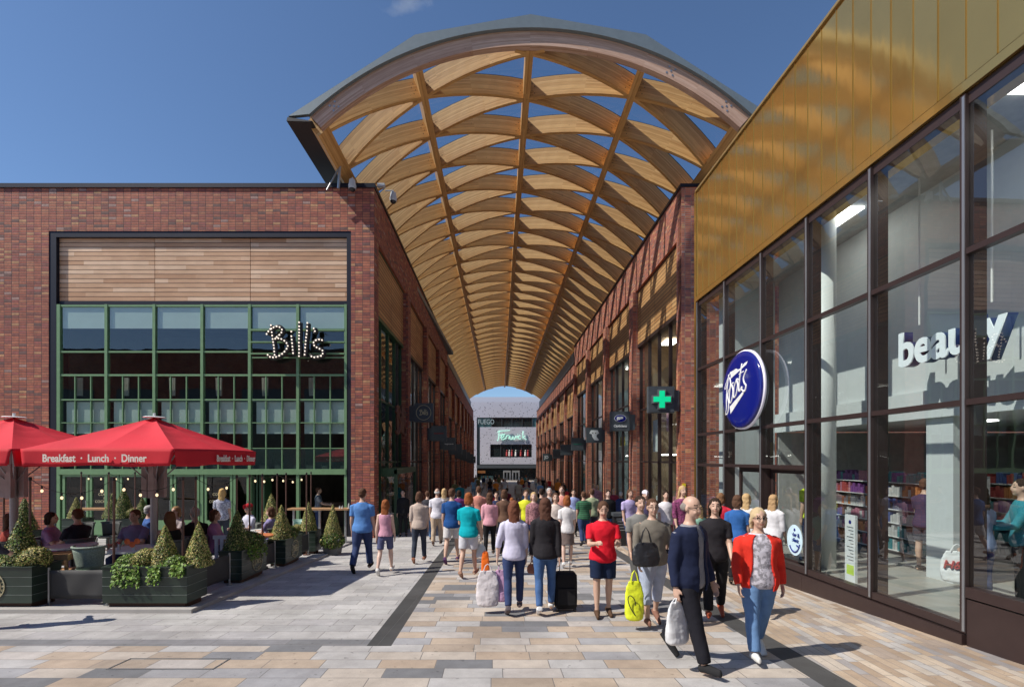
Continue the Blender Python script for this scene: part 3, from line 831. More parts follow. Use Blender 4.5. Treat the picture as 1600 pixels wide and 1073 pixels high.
# round sticker beside the entrance
# interior shell
mb = MB(B)
mb.box(0.15, 9.5, -3, YE-0.1, fl-0.12, fl)
mb.build('store_floor', mat('pale_floor_tile', (0.34,0.33,0.30), 0.35, var=0.06, scale=2), store)
mb = MB(B)
D = 2.0
mb.box(D, D+0.2, -2.9, 5.3, CZ+1.2, GT+0.4)
mb.box(D-0.1, D+0.2, -2.9, 12.9, CZ+0.72, CZ+1.2)
mb.box(D, D+0.2, 6.6, 12.9, CZ+1.2, GT+0.4)
mb.box(0.5, D-0.1, 12.9, 13.1, fl, GT+0.4)
mb.box(D, D+0.4, 8.0, 8.5, fl, CZ+0.72)
mb.box(D+0.2, 9.5, -2.9, 12.9, CZ+0.75, CZ+0.95)
mb.build('inner_wall', mat('store_wall', (0.56,0.59,0.60), 0.7, var=0.03), store)
mb = MB(B); mb.box(0.5, 9.6, -6, 13.2, GT+0.4, GT+0.6); mb.box(9.5, 9.6, -3, 13.1, fl, GT+0.4); mb.box(D, 9.5, 12.9, 13.0, fl, CZ+0.72); mb.box(0.6, 9.5, -3.1, -3, fl, GT)
mb.box(5.2, 5.3, -2.9, 9, CZ+0.95, GT+0.4)
mb.build('ceiling', mat('store_ceiling', (0.45,0.45,0.44), 0.8), store)
mb = MB(B); mb.tube([(0.72, 9.25, fl), (0.72, 9.25, GT+0.4)], 0.19, 28); mb.build('column', mat('white_column', (0.78,0.80,0.79), 0.5, var=0.02), store, smooth=True)
mb = MB(B); mb.tube([(1.35, 6.75, 6.6), (1.35, 6.75, 4.2)], 0.014, 6); mb.tube([(1.35, 7.9, 6.6), (1.35, 7.9, 4.2)], 0.014, 6)
mb.build('suspension_rod', M_white, store)
for y, x in ((5.7, 3.4), (3.4, 3.4), (9.0, 0.7), (5.0, 0.7), (1.5, 0.7)):
    mb = MB(B); mb.box(x, x+0.6, y, y+1.2, GT+0.36, GT+0.395)
    mb.build('ceiling_light', emis('ceiling_lamp', (1, 0.97, 0.9), 6.0), store)
for y in (1.5, 4.0, 6.5, 9.0):
    mb = MB(B); mb.box(3.2, 3.8, y, y+0.6, CZ+0.72, CZ+0.745); mb.build('ceiling_light', emis('ceiling_lamp', (1, 0.97, 0.9), 6.0), store)
# ---------------------------------------------------------------- writing helpers
def text(body, size, m, loc, rot, parent=None, name='lettering', depth=0.01, bold=0.0, align='CENTER', shear=0.0, sx=1.0, spacing=1.0):
    cu = bpy.data.curves.new(name, 'FONT'); cu.body = body; cu.size = size; cu.extrude = depth; cu.offset = bold
    cu.align_x = align; cu.align_y = 'CENTER'; cu.shear = shear; cu.space_character = spacing; cu.resolution_u = 4
    t = bpy.data.objects.new(name, cu); COL.objects.link(t)
    dg = bpy.context.evaluated_depsgraph_get()
    me = bpy.data.meshes.new_from_object(t.evaluated_get(dg)); bpy.data.objects.remove(t); bpy.data.curves.remove(cu)
    me.materials.clear(); me.materials.append(m)
    if sx != 1.0:
        for v in me.vertices: v.co.x *= sx
    o = link(name, me, parent); o.location = loc; o.rotation_euler = rot
    return o
def smooth_path(pts, n=6):
    """Catmull-Rom through 2D points"""
    if len(pts) < 3: return [tuple(p) for p in pts]
    P = [pts[0]] + list(pts) + [pts[-1]]; out = []
    for i in range(1, len(P) - 2):
        for k in range(n):
            t = k / n; r = []
            for d in range(2):
                a, b, c, e = P[i-1][d], P[i][d], P[i+1][d], P[i+2][d]
                r.append(0.5 * (2*b + (c-a)*t + (2*a-5*b+4*c-e)*t*t + (3*b-a-3*c+e)*t*t*t))
            out.append(tuple(r))
    out.append(tuple(pts[-1])); return out
def strokes(paths, rad, put, m, name, parent=None, flat=0.5, seg=8):
    """drawn line lettering: put(u, v, n) gives the point in the place"""
    mb = MB()
    for pth in paths:
        r = rad
        if isinstance(pth, tuple): pth, r = pth
        sp = smooth_path(pth)
        mb.tube([put(u, v, 0.0) for u, v in sp], r, seg)
    return mb.build(name, m, parent, smooth=True)

# ---------------------------------------------------------------- department store closing the view
DY = 96.0
dept = thing('department_store', 'pale perforated department store closing the end of the arcade', 'building')
def perf_mat():
    m, nt, b = newmat('perforated_panels'); g = geo(nt); p = sepx(nt, g.outputs['Position'])
    r, msk, e, rc = cells(nt, p[0], p[2], 0.30, 0.30, 0.5, 0.0)
    v = nd(nt, 'ShaderNodeTexVoronoi'); v.inputs['Scale'].default_value = 2.6; nt.links.new(g.outputs['Position'], v.inputs['Vector'])
    dots = mth(nt, 'MULTIPLY', mth(nt, 'LESS_THAN', v.outputs['Distance'], 0.27), mth(nt, 'GREATER_THAN', r, 0.35))
    c = mixc(nt, dots, (0.60, 0.58, 0.64), (0.22, 0.21, 0.25))
    nt.links.new(c, b.inputs['Base Color']); b.inputs['Roughness'].default_value = 0.7
    return m
M_perf = perf_mat()
M_lilac = mat('pale_render', (0.62, 0.61, 0.68), 0.8, var=0.03)
dz = gz(DY)
def XD(p): return (p - 800) / F * DY
def ZD(p): return CZ + (718 - p) / F * DY
mb = MB()
mb.box(XD(735)-8, XD(900), DY, DY+0.5, ZD(652), ZD(628))
mb.box(XD(735)-8, XD(745), DY, DY+0.5, dz, ZD(652))
mb.box(XD(750), XD(900), DY, DY+0.5, ZD(694), ZD(667))
mb.box(XD(750), XD(766), DY, DY+0.5, ZD(725), ZD(694)); mb.box(XD(831), XD(900), DY, DY+0.5, ZD(725), ZD(694))
mb.box(XD(766), XD(831), DY, DY+0.5, ZD(725), ZD(714))
mb.build('wall', M_perf, dept)
mb = MB(); mb.box(XD(735)-8, XD(900), DY+3, DY+20, ZD(640), ZD(617)); mb.build('upper_wall', M_lilac, dept)
mb = MB(); mb.box(XD(735)-8, XD(900), DY+0.5, DY+3, ZD(640), ZD(632)); mb.build('roof', M_grey_metal, dept)
M_dkglass = mat('dark_window_glass', (0.02, 0.028, 0.03), 0.08, spec=0.9)
M_tealglass = mat('teal_window_glass', (0.10, 0.20, 0.20), 0.1, spec=0.8)
for (a, b_, c_, d_, m_) in ((745, 768, 652, 667, M_tealglass), (768, 832, 652, 667, M_dkglass), (832, 900, 652, 667, M_tealglass), (766, 831, 694, 714, M_dkglass), (745, 750, 667, 725, M_tealglass)):
    mb = MB(); mb.box(XD(a)+0.02, XD(b_)-0.02, DY+0.25, DY+0.3, ZD(d_), ZD(c_)); w_ = mb.build('window', m_, dept)
    mb = MB()
    n = max(2, int((b_-a)/16))
    for k in range(n+1): x = XD(a)+0.05 + (XD(b_)-XD(a)-0.1)*k/n; mb.box(x-0.05, x+0.05, DY+0.12, DY+0.24, ZD(d_), ZD(c_))
    mb.build('window_frame', M_darkgrey, w_)
mb = MB()
for k, x in enumerate((792, 796, 800, 806, 814, 821, 825)): mb.tube([(XD(x), DY+0.1, ZD(712)), (XD(x), DY+0.1, ZD(705))], [0.22, 0.16], 8, k % 2); mb.ell((XD(x), DY+0.1, ZD(703.5)), (0.13,)*3, 8, 5, k % 2)
mb.build('shop_mannequins', [M_goods[0], M_goods[1]], dept)['kind'] = 'stuff'
mb = MB(); mb.box(XD(735)-8, XD(900), DY+1.5, DY+1.6, dz, ZD(725)); mb.box(XD(735)-8, XD(900), DY+0.2, DY+1.6, ZD(725), ZD(724)); mb.build('ground_floor_glazing', M_dkglass, dept)
mb = MB(); mb.box(XD(745), XD(860), DY-0.6, DY, ZD(731), ZD(726)); mb.build('entrance_canopy', M_darkgrey, dept)
for a, b_ in ((786, 798), (800, 812)):
    mb = MB(); xa, xb = XD(a), XD(b_); zt_ = ZD(738)
    mb.box(xa, xa+0.25, DY+1.0, DY+1.2, dz, zt_); mb.box(xb-0.25, xb, DY+1.0, DY+1.2, dz, zt_); mb.box(xa, xb, DY+1.0, DY+1.2, zt_, zt_+0.4); mb.box((xa+xb)/2-0.08, (xa+xb)/2+0.08, DY+1.02, DY+1.1, dz, zt_)
    mb.build('entrance_door', M_white, dept)
mb = MB(); mb.box(XD(751), XD(770), DY+0.9, DY+1.3, dz, ZD(743)); mb.build('kiosk_front', M_tealglass, dept)
mb = MB(); mb.box(XD(754), XD(766), DY+0.6, DY+0.9, dz, ZD(748)); mb.build('kiosk_panel', M_white, dept)
mb = MB(); mb.box(XD(746), XD(758), DY+0.6, DY+0.7, ZD(739), ZD(735)); mb.build('shop_sign', mat('orange_sign', (0.8,0.32,0.1), 0.5), dept)
M_mint = emis('mint_lit_letters', (0.45, 0.85, 0.7), 0.45)
fen = thing('store_sign', 'mint script lettering on the pale perforated store front', 'sign')
# "Fenwick" in a running script, drawn in pixels of the sign
def putF(u, v, n): return ((u - 800) / F * (DY-0.3), DY - 0.3, CZ + (718 - v) / F * (DY-0.3))
def cr(pts, ox=700, oy=580, s_=5.365): return [(ox + a/s_, oy + b/s_) for a, b in pts]
fen_paths = [cr([(415,583),(425,560),(428,520),(432,495)]), cr([(415,510),(440,500),(490,497),(520,494)]), cr([(430,535),(455,530),(480,528)]),
  cr([(440,555),(462,552),(470,538),(458,534),(446,548),(448,566),(462,572),(480,562)]), cr([(484,568),(492,538),(494,542),(506,536),(514,544),(510,568)]), cr([(520,540),(522,566),(536,568),(545,545),(548,566),(560,566),(570,540)]),
  cr([(582,540),(578,566)]), cr([(584,526),(584,529)]), cr([(608,542),(596,538),(590,554),(598,568),(612,564)]), cr([(626,568),(630,500)]), cr([(648,540),(632,552),(650,568),(660,570)])]
strokes([(p_, 0.085) for p_ in fen_paths], 0.085, putF, M_mint, 'lettering', fen)
fu = thing('cafe_sign', 'dark glass cafe name in tall pale capitals above the perforated front', 'sign')
text('FUEGO', 1.35, mat('pale_lettering', (0.5,0.6,0.6), 0.6), (XD(759.5), DY+0.1, ZD(659)), (R(90),0,0), fu, depth=0.03, sx=0.75)
bz = thing('lime_banner', 'small lime green banner by the far store entrance', 'banner')
mb = MB(); mb.box(XD(741.5), XD(748.5), DY-1.2, DY-1.1, ZD(753), ZD(746)); mb.build('banner_cloth', M_goods[7], bz)
mb = MB(); mb.tube([(XD(745), DY-1.0, dz), (XD(745), DY-1.0, ZD(746))], 0.04, 6); mb.build('pole', M_steel, bz)
# building across the square behind the camera: only its reflection is seen in the restaurant glass
opp = thing('opposite_building', 'long brick building across the square behind the camera', 'building')
mb = MB(); mb.box(-70, 60, -44, -30, 0, 16.6); mb.build('wall', M_brick, opp)
mb = MB(); mb.box(-70.2, 60.2, -44.2, -29.8, 16.6, 16.9); mb.build('roof', M_navy, opp)
for k in range(14):
    mb = MB(); x = -62 + 8.5*k; mb.box(x, x+5.5, -29.98, -29.9, 0.8, 11.5); w_ = mb.build('window', M_dkglass, opp)
# cloud: one thin wisp
def cloud_mat():
    m, nt, b = newmat('cloud_wisp'); nt.nodes.remove(b); out = nt.nodes['Material Output']
    vs_ = nd(nt, 'ShaderNodeVolumePrincipled'); tc = nd(nt, 'ShaderNodeTexCoord')
    nz = noise_n(nt, tc.outputs['Object'], 0.014, 6, 0.65)
    vl = nd(nt, 'ShaderNodeVectorMath', operation='LENGTH')
    mp = nd(nt, 'ShaderNodeMapping'); mp.inputs['Scale'].default_value = (1/130, 1/60, 1/30); nt.links.new(tc.outputs['Object'], mp.inputs[0]); nt.links.new(mp.outputs[0], vl.inputs[0])
    fall = mth(nt, 'SUBTRACT', 1.0, vl.outputs['Value'])
    den = mth(nt, 'MULTIPLY', mth(nt, 'MAXIMUM', mth(nt, 'SUBTRACT', mth(nt, 'ADD', nz, mth(nt, 'MULTIPLY', fall, 0.55)), 0.78), 0.0), 0.05)
    nt.links.new(den, vs_.inputs['Density']); vs_.inputs['Color'].default_value = (1, 1, 1, 1)
    nt.links.new(vs_.outputs[0], out.inputs['Volume']); return m
mb = MB(); mb.ell((0,0,0), (130, 60, 30), 24, 12)
cl = mb.build('cloud', cloud_mat()); cl.location = ((640-800)/F*1300, 1300, CZ + (718-8)/F*1300); tag(cl, 'thin white wisp of cloud high over the canopy', 'cloud', kind='stuff')

# ---------------------------------------------------------------- signs hung square to the shop walls
def blade_sign(label, xs_, y, zc, side, deco=None, sz=0.94, lab_extra=None):
    t = thing('hanging_sign', label, 'sign', group='signs hung from the arcade walls')
    mb = MB(A); h = sz/2
    mb.box(xs_-h, xs_+h, y-0.1, y+0.1, zc-h, zc+h)
    mb.box(xs_-h+0.02, xs_+h-0.02, y-0.115, y-0.1, zc-h+0.02, zc+h-0.02)
    mb.build('sign_box', M_darkgrey, t)
    mb = MB(A); wx = -4.5 if side < 0 else 6.6
    e = xs_-h if side < 0 else xs_+h
    mb.box(min(e, wx), max(e, wx), y-0.05, y+0.05, zc-h*0.88, zc+h*0.72); mb.build('wall_bracket', M_darkgrey, t)
    if deco: deco(t, (xs_ - 0.0265*y, y-0.125, zc))
    return t
M_cream = mat('cream_lettering', (0.62, 0.55, 0.34), 0.5)
M_wht = mat('white_lettering', (0.8, 0.8, 0.8), 0.5)
M_boots = mat('royal_blue', (0.008, 0.014, 0.19), 0.12, spec=0.7, var=0.02)
def ring(c, r, w, m, parent, name='ring', ax=(1, 0, 0), ay=(0, 0, 1)):
    ax, ay = Vector(ax), Vector(ay); mb = MB()
    pts = [Vector(c) + ax*math.cos(2*math.pi*k/48)*r + ay*math.sin(2*math.pi*k/48)*r for k in range(49)]
    mb.tube(pts, w, 6, cap=False); return mb.build(name, m, parent, smooth=True)
BILLS = [[(-0.92,0.42),(-0.78,0.62),(-0.55,0.80),(-0.28,0.66),(-0.36,0.44),(-0.6,0.28),(-0.3,0.25),(0.0-0.08,0.02),(-0.2,-0.35),(-0.45,-0.62),(-0.72,-0.72),(-0.88,-0.62),(-0.9,-0.5)],
         [(-0.78,0.80),(-0.72,0.4),(-0.66,0.0),(-0.62,-0.6)],
         [(0.03,0.3),(0.06,0.0),(0.1,-0.55)], [(0.02,0.52),(0.03,0.55)],
         [(0.30,0.98),(0.31,0.5),(0.31,-0.1),(0.31,-0.62)], [(0.60,0.95),(0.58,0.4),(0.54,-0.1),(0.5,-0.62)],
         [(0.80,0.72),(0.86,0.6),(0.82,0.48)],
         [(1.12,0.18),(0.98,0.2),(0.83,0.06),(0.9,-0.08),(1.08,-0.22),(1.14,-0.4),(1.02,-0.58),(0.84,-0.64),(0.7,-0.5)]]
def deco_bills(t, c):
    ring((c[0], c[1]+0.01, c[2]), 0.36, 0.012, M_cream, t)
    strokes([(p_, 0.017) for p_ in BILLS], 0.017, lambda u, v, n: (c[0] + (u-0.1)*0.2, c[1]+0.01, c[2] + v*0.17), M_cream, 'lettering', t)
    text('SOUTHERNHAY', 0.001, M_cream, c, (R(90),0,0), t) if False else None
def deco_text(body, size, m, sx=1.0, dz_=0.0, bold=0.0):
    def f(t, c): text(body, size, m, (c[0], c[1], c[2]+dz_), (R(90),0,0), t, sx=sx, bold=bold, depth=0.006)
    return f
M_redtxt = mat('dull_red_lettering', (0.28,0.03,0.03), 0.5); M_greentxt = mat('green_lettering', (0.01,0.16,0.1), 0.5)
def deco_bar(m):
    def f(t, c):
        mb = MB(); mb.box(c[0]-0.3, c[0]+0.3, c[1]-0.004, c[1]+0.008, c[2]-0.03, c[2]+0.03); mb.build('lettering_line', m, t)
    return f
blade_sign('dark square sign with a gold ringed name at the green shop corner', -3.72, 23.9, 4.32, -1, deco_bills)
blade_sign('dark hanging sign with faint red lettering, second on the shaded side', -3.72, 29.9, 3.62, -1, deco_bar(M_redtxt))
blade_sign('dark hanging sign with small white name, third on the shaded side', -3.72, 36.0, 3.1+0.08, -1, deco_text('wagamama', 0.15, M_wht))
for k, (y, z) in enumerate(((42.2, 2.9), (48.3, 2.55), (54.4, 2.4), (60.5, 2.25))):
    blade_sign(['plain black hanging sign fourth along the shaded wall', 'plain black hanging sign fifth along the shaded wall', 'plain black hanging sign sixth along the shaded wall', 'plain black hanging sign seventh along the shaded wall'][k], -3.72, y, z, -1, None)
def deco_star(t, c):
    mb = MB()
    for k in range(5): mb.tube([(c[0], c[1], c[2]), (c[0]+0.3*math.sin(k*1.257), c[1], c[2]+0.3*math.cos(k*1.257))], [0.06, 0.01], 6)
    mb.build('star_emblem', M_wht, t)
blade_sign('black hanging sign with a white star at the far end', -3.72, 66.7, 2.0, -1, deco_star)
def deco_cross(t, c):
    x, y, z = c
    def cross(a, b, y0, y1, m, nm):
        mb = MB(); P = [(-b,-a),(b,-a),(b,-b),(a,-b),(a,b),(b,b),(b,a),(-b,a),(-b,b),(-a,b),(-a,-b),(-b,-b)]
        vs = [(x+u, yy, z+v) for yy in (y0, y1) for u, v in P]
        mb.add(vs, [tuple(range(12)), tuple(range(23, 11, -1))] + [(i, (i+1) % 12, (i+1) % 12+12, i+12) for i in range(12)])
        return mb.build(nm, m, t, recalc=True)
    cross(0.36, 0.145, y-0.05, y+0.03, M_alu, 'cross_rim')
    cross(0.31, 0.095, y-0.07, y-0.04, emis('pharmacy_green', (0.0, 0.62, 0.27), 0.55), 'green_cross')
blade_sign('slate square sign with a lit green pharmacy cross on the brick pier', 5.93, 17.75, 4.2, 1, deco_cross, sz=0.96)
# chemist's script, taken from the round sign, drawn with flowing strokes
BOOTS = [([(-0.45,0.56),(-0.56,0.47),(-0.74,0.28),(-0.81,0.14),(-0.72,0.16),(-0.62,0.34),(-0.58,0.52)], 0.9),
         ([(-0.56,0.50),(-0.66,0.1),(-0.70,-0.2),(-0.72,-0.45),(-0.84,-0.60)], 1.1),
         ([(-0.50,0.42),(-0.44,0.18),(-0.62,-0.05),(-0.56,-0.3),(-0.64,-0.56),(-0.78,-0.58)], 1.1),
         ([(-0.36,0.22),(-0.50,0.0),(-0.50,-0.28),(-0.38,-0.24),(-0.30,0.02),(-0.36,0.2),(-0.28,0.24)], 1.0),
         ([(-0.10,0.30),(-0.24,0.1),(-0.26,-0.16),(-0.14,-0.12),(-0.04,0.12),(-0.10,0.3),(0.0,0.28)], 1.0),
         ([(0.16,0.68),(0.06,0.3),(0.02,0.02),(0.08,-0.04),(0.18,0.06)], 1.1), ([(-0.0,0.42),(0.26,0.46)], 0.7),
         ([(0.40,0.48),(0.26,0.28),(0.30,0.14),(0.38,0.06),(0.32,-0.08),(0.18,-0.02),(0.2,0.06)], 1.1)]
BARS = [[(-0.47,0.56),(0.44,0.69),(0.38,0.61),(-0.42,0.38)], [(-0.50,-0.40),(0.33,-0.03),(0.25,-0.15),(-0.46,-0.60)]]
def boots_mark(put, r, m, parent, th=0.01):
    o = strokes([(p_, r*k) for p_, k in BOOTS], r, put, m, 'lettering', parent)
    mb = MB()
    for q in BARS:
        vs = [put(u, v, 0) for u, v in q] + [put(u, v, th) for u, v in q]
        mb.add([tuple(v) for v in vs], [(0,1,2,3), (7,6,5,4), (0,1,5,4), (1,2,6,5), (2,3,7,6), (3,0,4,7)])
    mb.build('lettering_bar', m, parent, recalc=True)
def deco_opt(t, c):
    x, y, z = c; z += 0.14
    mb = MB(); mb.rings([[(x+0.27*k_*math.cos(2*math.pi*k/32), yy, z+0.165*k_*math.sin(2*math.pi*k/32)) for k in range(32)] for k_, yy in ((1.08, y+0.01), (1.08, y-0.01))]); mb.build('oval_rim', M_wht, t)
    mb = MB(); mb.rings([[(x+0.27*math.cos(2*math.pi*k/32), yy, z+0.165*math.sin(2*math.pi*k/32)) for k in range(32)] for yy in (y+0.005, y-0.02)]); mb.build('oval_badge', M_boots, t)
    boots_mark(lambda u, v, n: (x+u*0.25+0.03, y-0.022-n, z+v*0.13), 0.010, M_wht, t, 0.006)
    text('Opticians', 0.165, M_wht, (x, y-0.005, z-0.37), (R(90),0,0), t, bold=0.004, depth=0.006)
blade_sign('slate square sign with a blue oval badge over the word Opticians', 5.86, 23.5, 3.86, 1, deco_opt)
def deco_t(t, c):
    x, y, z = c; mb = MB()
    P = [(-0.2,0.3),(0.2,0.3),(0.3,0.12),(0.16,0.02),(0.14,-0.1),(0.3,-0.3),(0.2,-0.34),(0.0,-0.3),(-0.12,-0.1),(-0.14,0.05),(-0.3,0.1)]
    n = len(P); vs = [(x+u, yy, z+v) for yy in (y-0.01, y+0.02) for u, v in P]
    mb.add(vs, [tuple(range(n)), tuple(range(2*n-1, n-1, -1))] + [(i, (i+1) % n, (i+1) % n+n, i+n) for i in range(n)]); mb.build('white_emblem', M_wht, t, recalc=True)
    mb = MB()
    for u in (-0.1, 0.08): mb.tube([(x+u, y-0.02, z+0.12), (x+u, y-0.012, z+0.12)], 0.035, 8)
    mb.build('emblem_dots', M_black, t)
blade_sign('slate square sign with a white curved emblem beyond the opticians sign', 5.86, 29.9, 3.52, 1, deco_t)
blade_sign('dark hanging sign with a thin green line of lettering, sunlit side', 5.86, 36.2, 3.16, 1, deco_bar(M_greentxt))
blade_sign('blank grey hanging sign beyond the green lettered one', 5.86, 42.4, 2.86, 1, None)
blade_sign('blank dark hanging sign further down the sunlit wall', 5.86, 48.6, 2.6, 1, None)
blade_sign('dark hanging sign with white initials near the far end', 5.86, 60.0, 2.3, 1, deco_text('JD', 0.5, M_wht, bold=0.01))

# round sign on the store
rs = thing('round_sign', 'large royal blue round sign with white script on the glass store front', 'sign')
RSY, RSd = 10.43, -0.24
cR = Vector(B(RSd, RSY, CZ + 1.505)); eU = Vector((0.038, -1, 0)).normalized(); eN = Vector((-1, -0.038, 0)).normalized(); eV = Vector((0, 0, 1))
def disc(r0, r1, n0, n1, m, nm, dome=0.0, parent=rs):
    mb = MB(); K = 72
    prof = [(r0, n0), (r1, n1)] if not dome else [(r0, n0), (r1, n1), (r1*0.97, n1+dome*0.45), (r1*0.85, n1+dome*0.8), (r1*0.5, n1+dome), (r1*0.02, n1+dome*1.02)]
    mb.rings([[tuple(cR + eN*n_ + (eU*math.cos(2*math.pi*k/K) + eV*math.sin(2*math.pi*k/K))*r_) for k in range(K)] for r_, n_ in prof])
    return mb.build(nm, m, parent, smooth=True)
disc(0.74, 0.80, -0.16, -0.05, mat('sign_back', (0.10,0.10,0.12), 0.35, 0.6, 0.03), 'back_box')
disc(0.85, 0.85, -0.05, 0.0, emis('lit_white_rim', (0.8, 0.78, 0.9), 0.12), 'white_rim')
disc(0.82, 0.82, -0.0, 0.03, M_boots, 'blue_face', dome=0.05)
def put_rs(u, v, n):
    q = max(0.0, 1 - (u*u + v*v)); return cR + eU*u*0.8 + eV*v*0.8 + eN*(0.03 + 0.05*(q**0.5)*1.02 + 0.002 + n)
boots_mark(put_rs, 0.019, M_wht, rs, 0.012)
mb = MB(B)
for y in (RSY-0.45, RSY+0.45): mb.tube([(RSd+0.16, y, CZ+1.5), (-0.03, y, CZ+1.5)], 0.03, 8)
mb.build('wall_bracket', M_black, rs)
# "beauty" letters hanging inside
bt = thing('hanging_letters', 'white and navy lowercase letters spelling beauty hung inside the glass front', 'sign')
bx0 = (6.6, 7.36)
ang_b = math.atan2(-1.0, 0.02)
def beauty(depth, off, m, nm, bold):
    o = text('beauty', 0.78, m, (6.6 + off, 7.36, CZ+1.82), (R(90), 0, R(-90)), bt, name=nm, depth=depth, bold=bold, sx=1.0)
    xs_ = [v.co.x for v in o.data.vertices]; k_ = 1.80 / (max(xs_) - min(xs_))
    for v in o.data.vertices: v.co.x *= k_
    return o
beauty(0.07, 0.08, mat('navy_letter_side', (0.012,0.03,0.13), 0.4), 'letter_body', 0.024)
beauty(0.01, -0.005, emis('white_letter_face', (0.80, 0.86, 0.90), 0.12), 'letter_face', 0.022)

for p_, nm in ((161, 0), (340, 1)):
    x_ = X_(p_)
    ds = doors[1] if nm == 0 else doors[5]
    for w_, dz_, sz_ in (('COFFEE', 1.58, 0.13), ('&', 1.45, 0.12), ('COCKTAILS', 1.32, 0.13)):
        text(w_, sz_, M_cream, (x_, GY-0.02, g0+dz_), (R(90), 0, 0), ds, depth=0.002)
# ---------------------------------------------------------------- people
SKIN = {'a': (0.56,0.36,0.27), 'b': (0.50,0.31,0.23), 'c': (0.24,0.13,0.08), 'd': (0.62,0.42,0.34)}
def skin_m(k): return mat('skin_' + k, SKIN[k], 0.5, var=0.05, scale=12)
def cloth_m(c, kind='c'):
    n = 'cloth_%02x%02x%02x%s' % (int(c[0]*255), int(c[1]*255), int(c[2]*255), kind)
    if kind == 'check':
        if n in MATS: return MATS[n]
        m, nt, b = newmat(n); tc = nd(nt, 'ShaderNodeTexCoord'); nz = noise_n(nt, tc.outputs['Object'], 28, 3)
        nt.links.new(ramp(nt, nz, [(0.42, [q*0.45 for q in c]), (0.55, c)]), b.inputs['Base Color']); b.inputs['Roughness'].default_value = 0.85
        MATS[n] = m; return m
    if kind == 'stripe':
        if n in MATS: return MATS[n]
        m, nt, b = newmat(n); tc = nd(nt, 'ShaderNodeTexCoord'); z_ = sepx(nt, tc.outputs['Object'])[2]
        f_ = mth(nt, 'GREATER_THAN', mth(nt, 'FRACT', mth(nt, 'MULTIPLY', z_, 16.0)), 0.55)
        nt.links.new(mixc(nt, f_, c, [min(1, q*0.3 + 0.02) for q in c]), b.inputs['Base Color']); b.inputs['Roughness'].default_value = 0.85
        MATS[n] = m; return m
    return mat(n, c, 0.85, var=0.12, scale=9, bump=0.15, spec=0.25)
_tex = bpy.data.textures.new('fold_noise', 'CLOUDS'); _tex.noise_scale = 0.11; _tex.noise_depth = 2
_tex2 = bpy.data.textures.new('hair_noise', 'CLOUDS'); _tex2.noise_scale = 0.035; _tex2.noise_depth = 1
def fuse(mb, name, m, parent, vox, disp=0.0, tex=None, it=3, fac=0.5):
    """union of closed pieces into one smooth surface"""
    me0 = mb.mesh(name, m)
    bm = bmesh.new(); bm.from_mesh(me0); bmesh.ops.recalc_face_normals(bm, faces=bm.faces); bm.to_mesh(me0); bm.free()
    t = bpy.data.objects.new('fuse', me0); COL.objects.link(t)
    r = t.modifiers.new('r', 'REMESH'); r.mode = 'VOXEL'; r.voxel_size = vox; r.use_smooth_shade = True
    sm = t.modifiers.new('s', 'SMOOTH'); sm.iterations = it; sm.factor = fac
    if disp:
        d = t.modifiers.new('d', 'DISPLACE'); d.texture = tex or _tex; d.strength = disp; d.mid_level = 0.5; d.texture_coords = 'GLOBAL'
    dg = bpy.context.evaluated_depsgraph_get()
    me = bpy.data.meshes.new_from_object(t.evaluated_get(dg)); bpy.data.objects.remove(t); bpy.data.meshes.remove(me0)
    me.name = name
    me.materials.clear(); me.materials.append(m)
    me.polygons.foreach_set('use_smooth', [True]*len(me.polygons))
    return link(name, me, parent)

def er(c, rx, ry, seg=20, tilt=0.0):
    return [(c[0]+rx*math.cos(2*math.pi*k/seg), c[1]+ry*math.sin(2*math.pi*k/seg), c[2]+tilt*math.sin(2*math.pi*k/seg)) for k in range(seg)]
def legdir(a): return Vector((0, math.sin(a), -math.cos(a)))

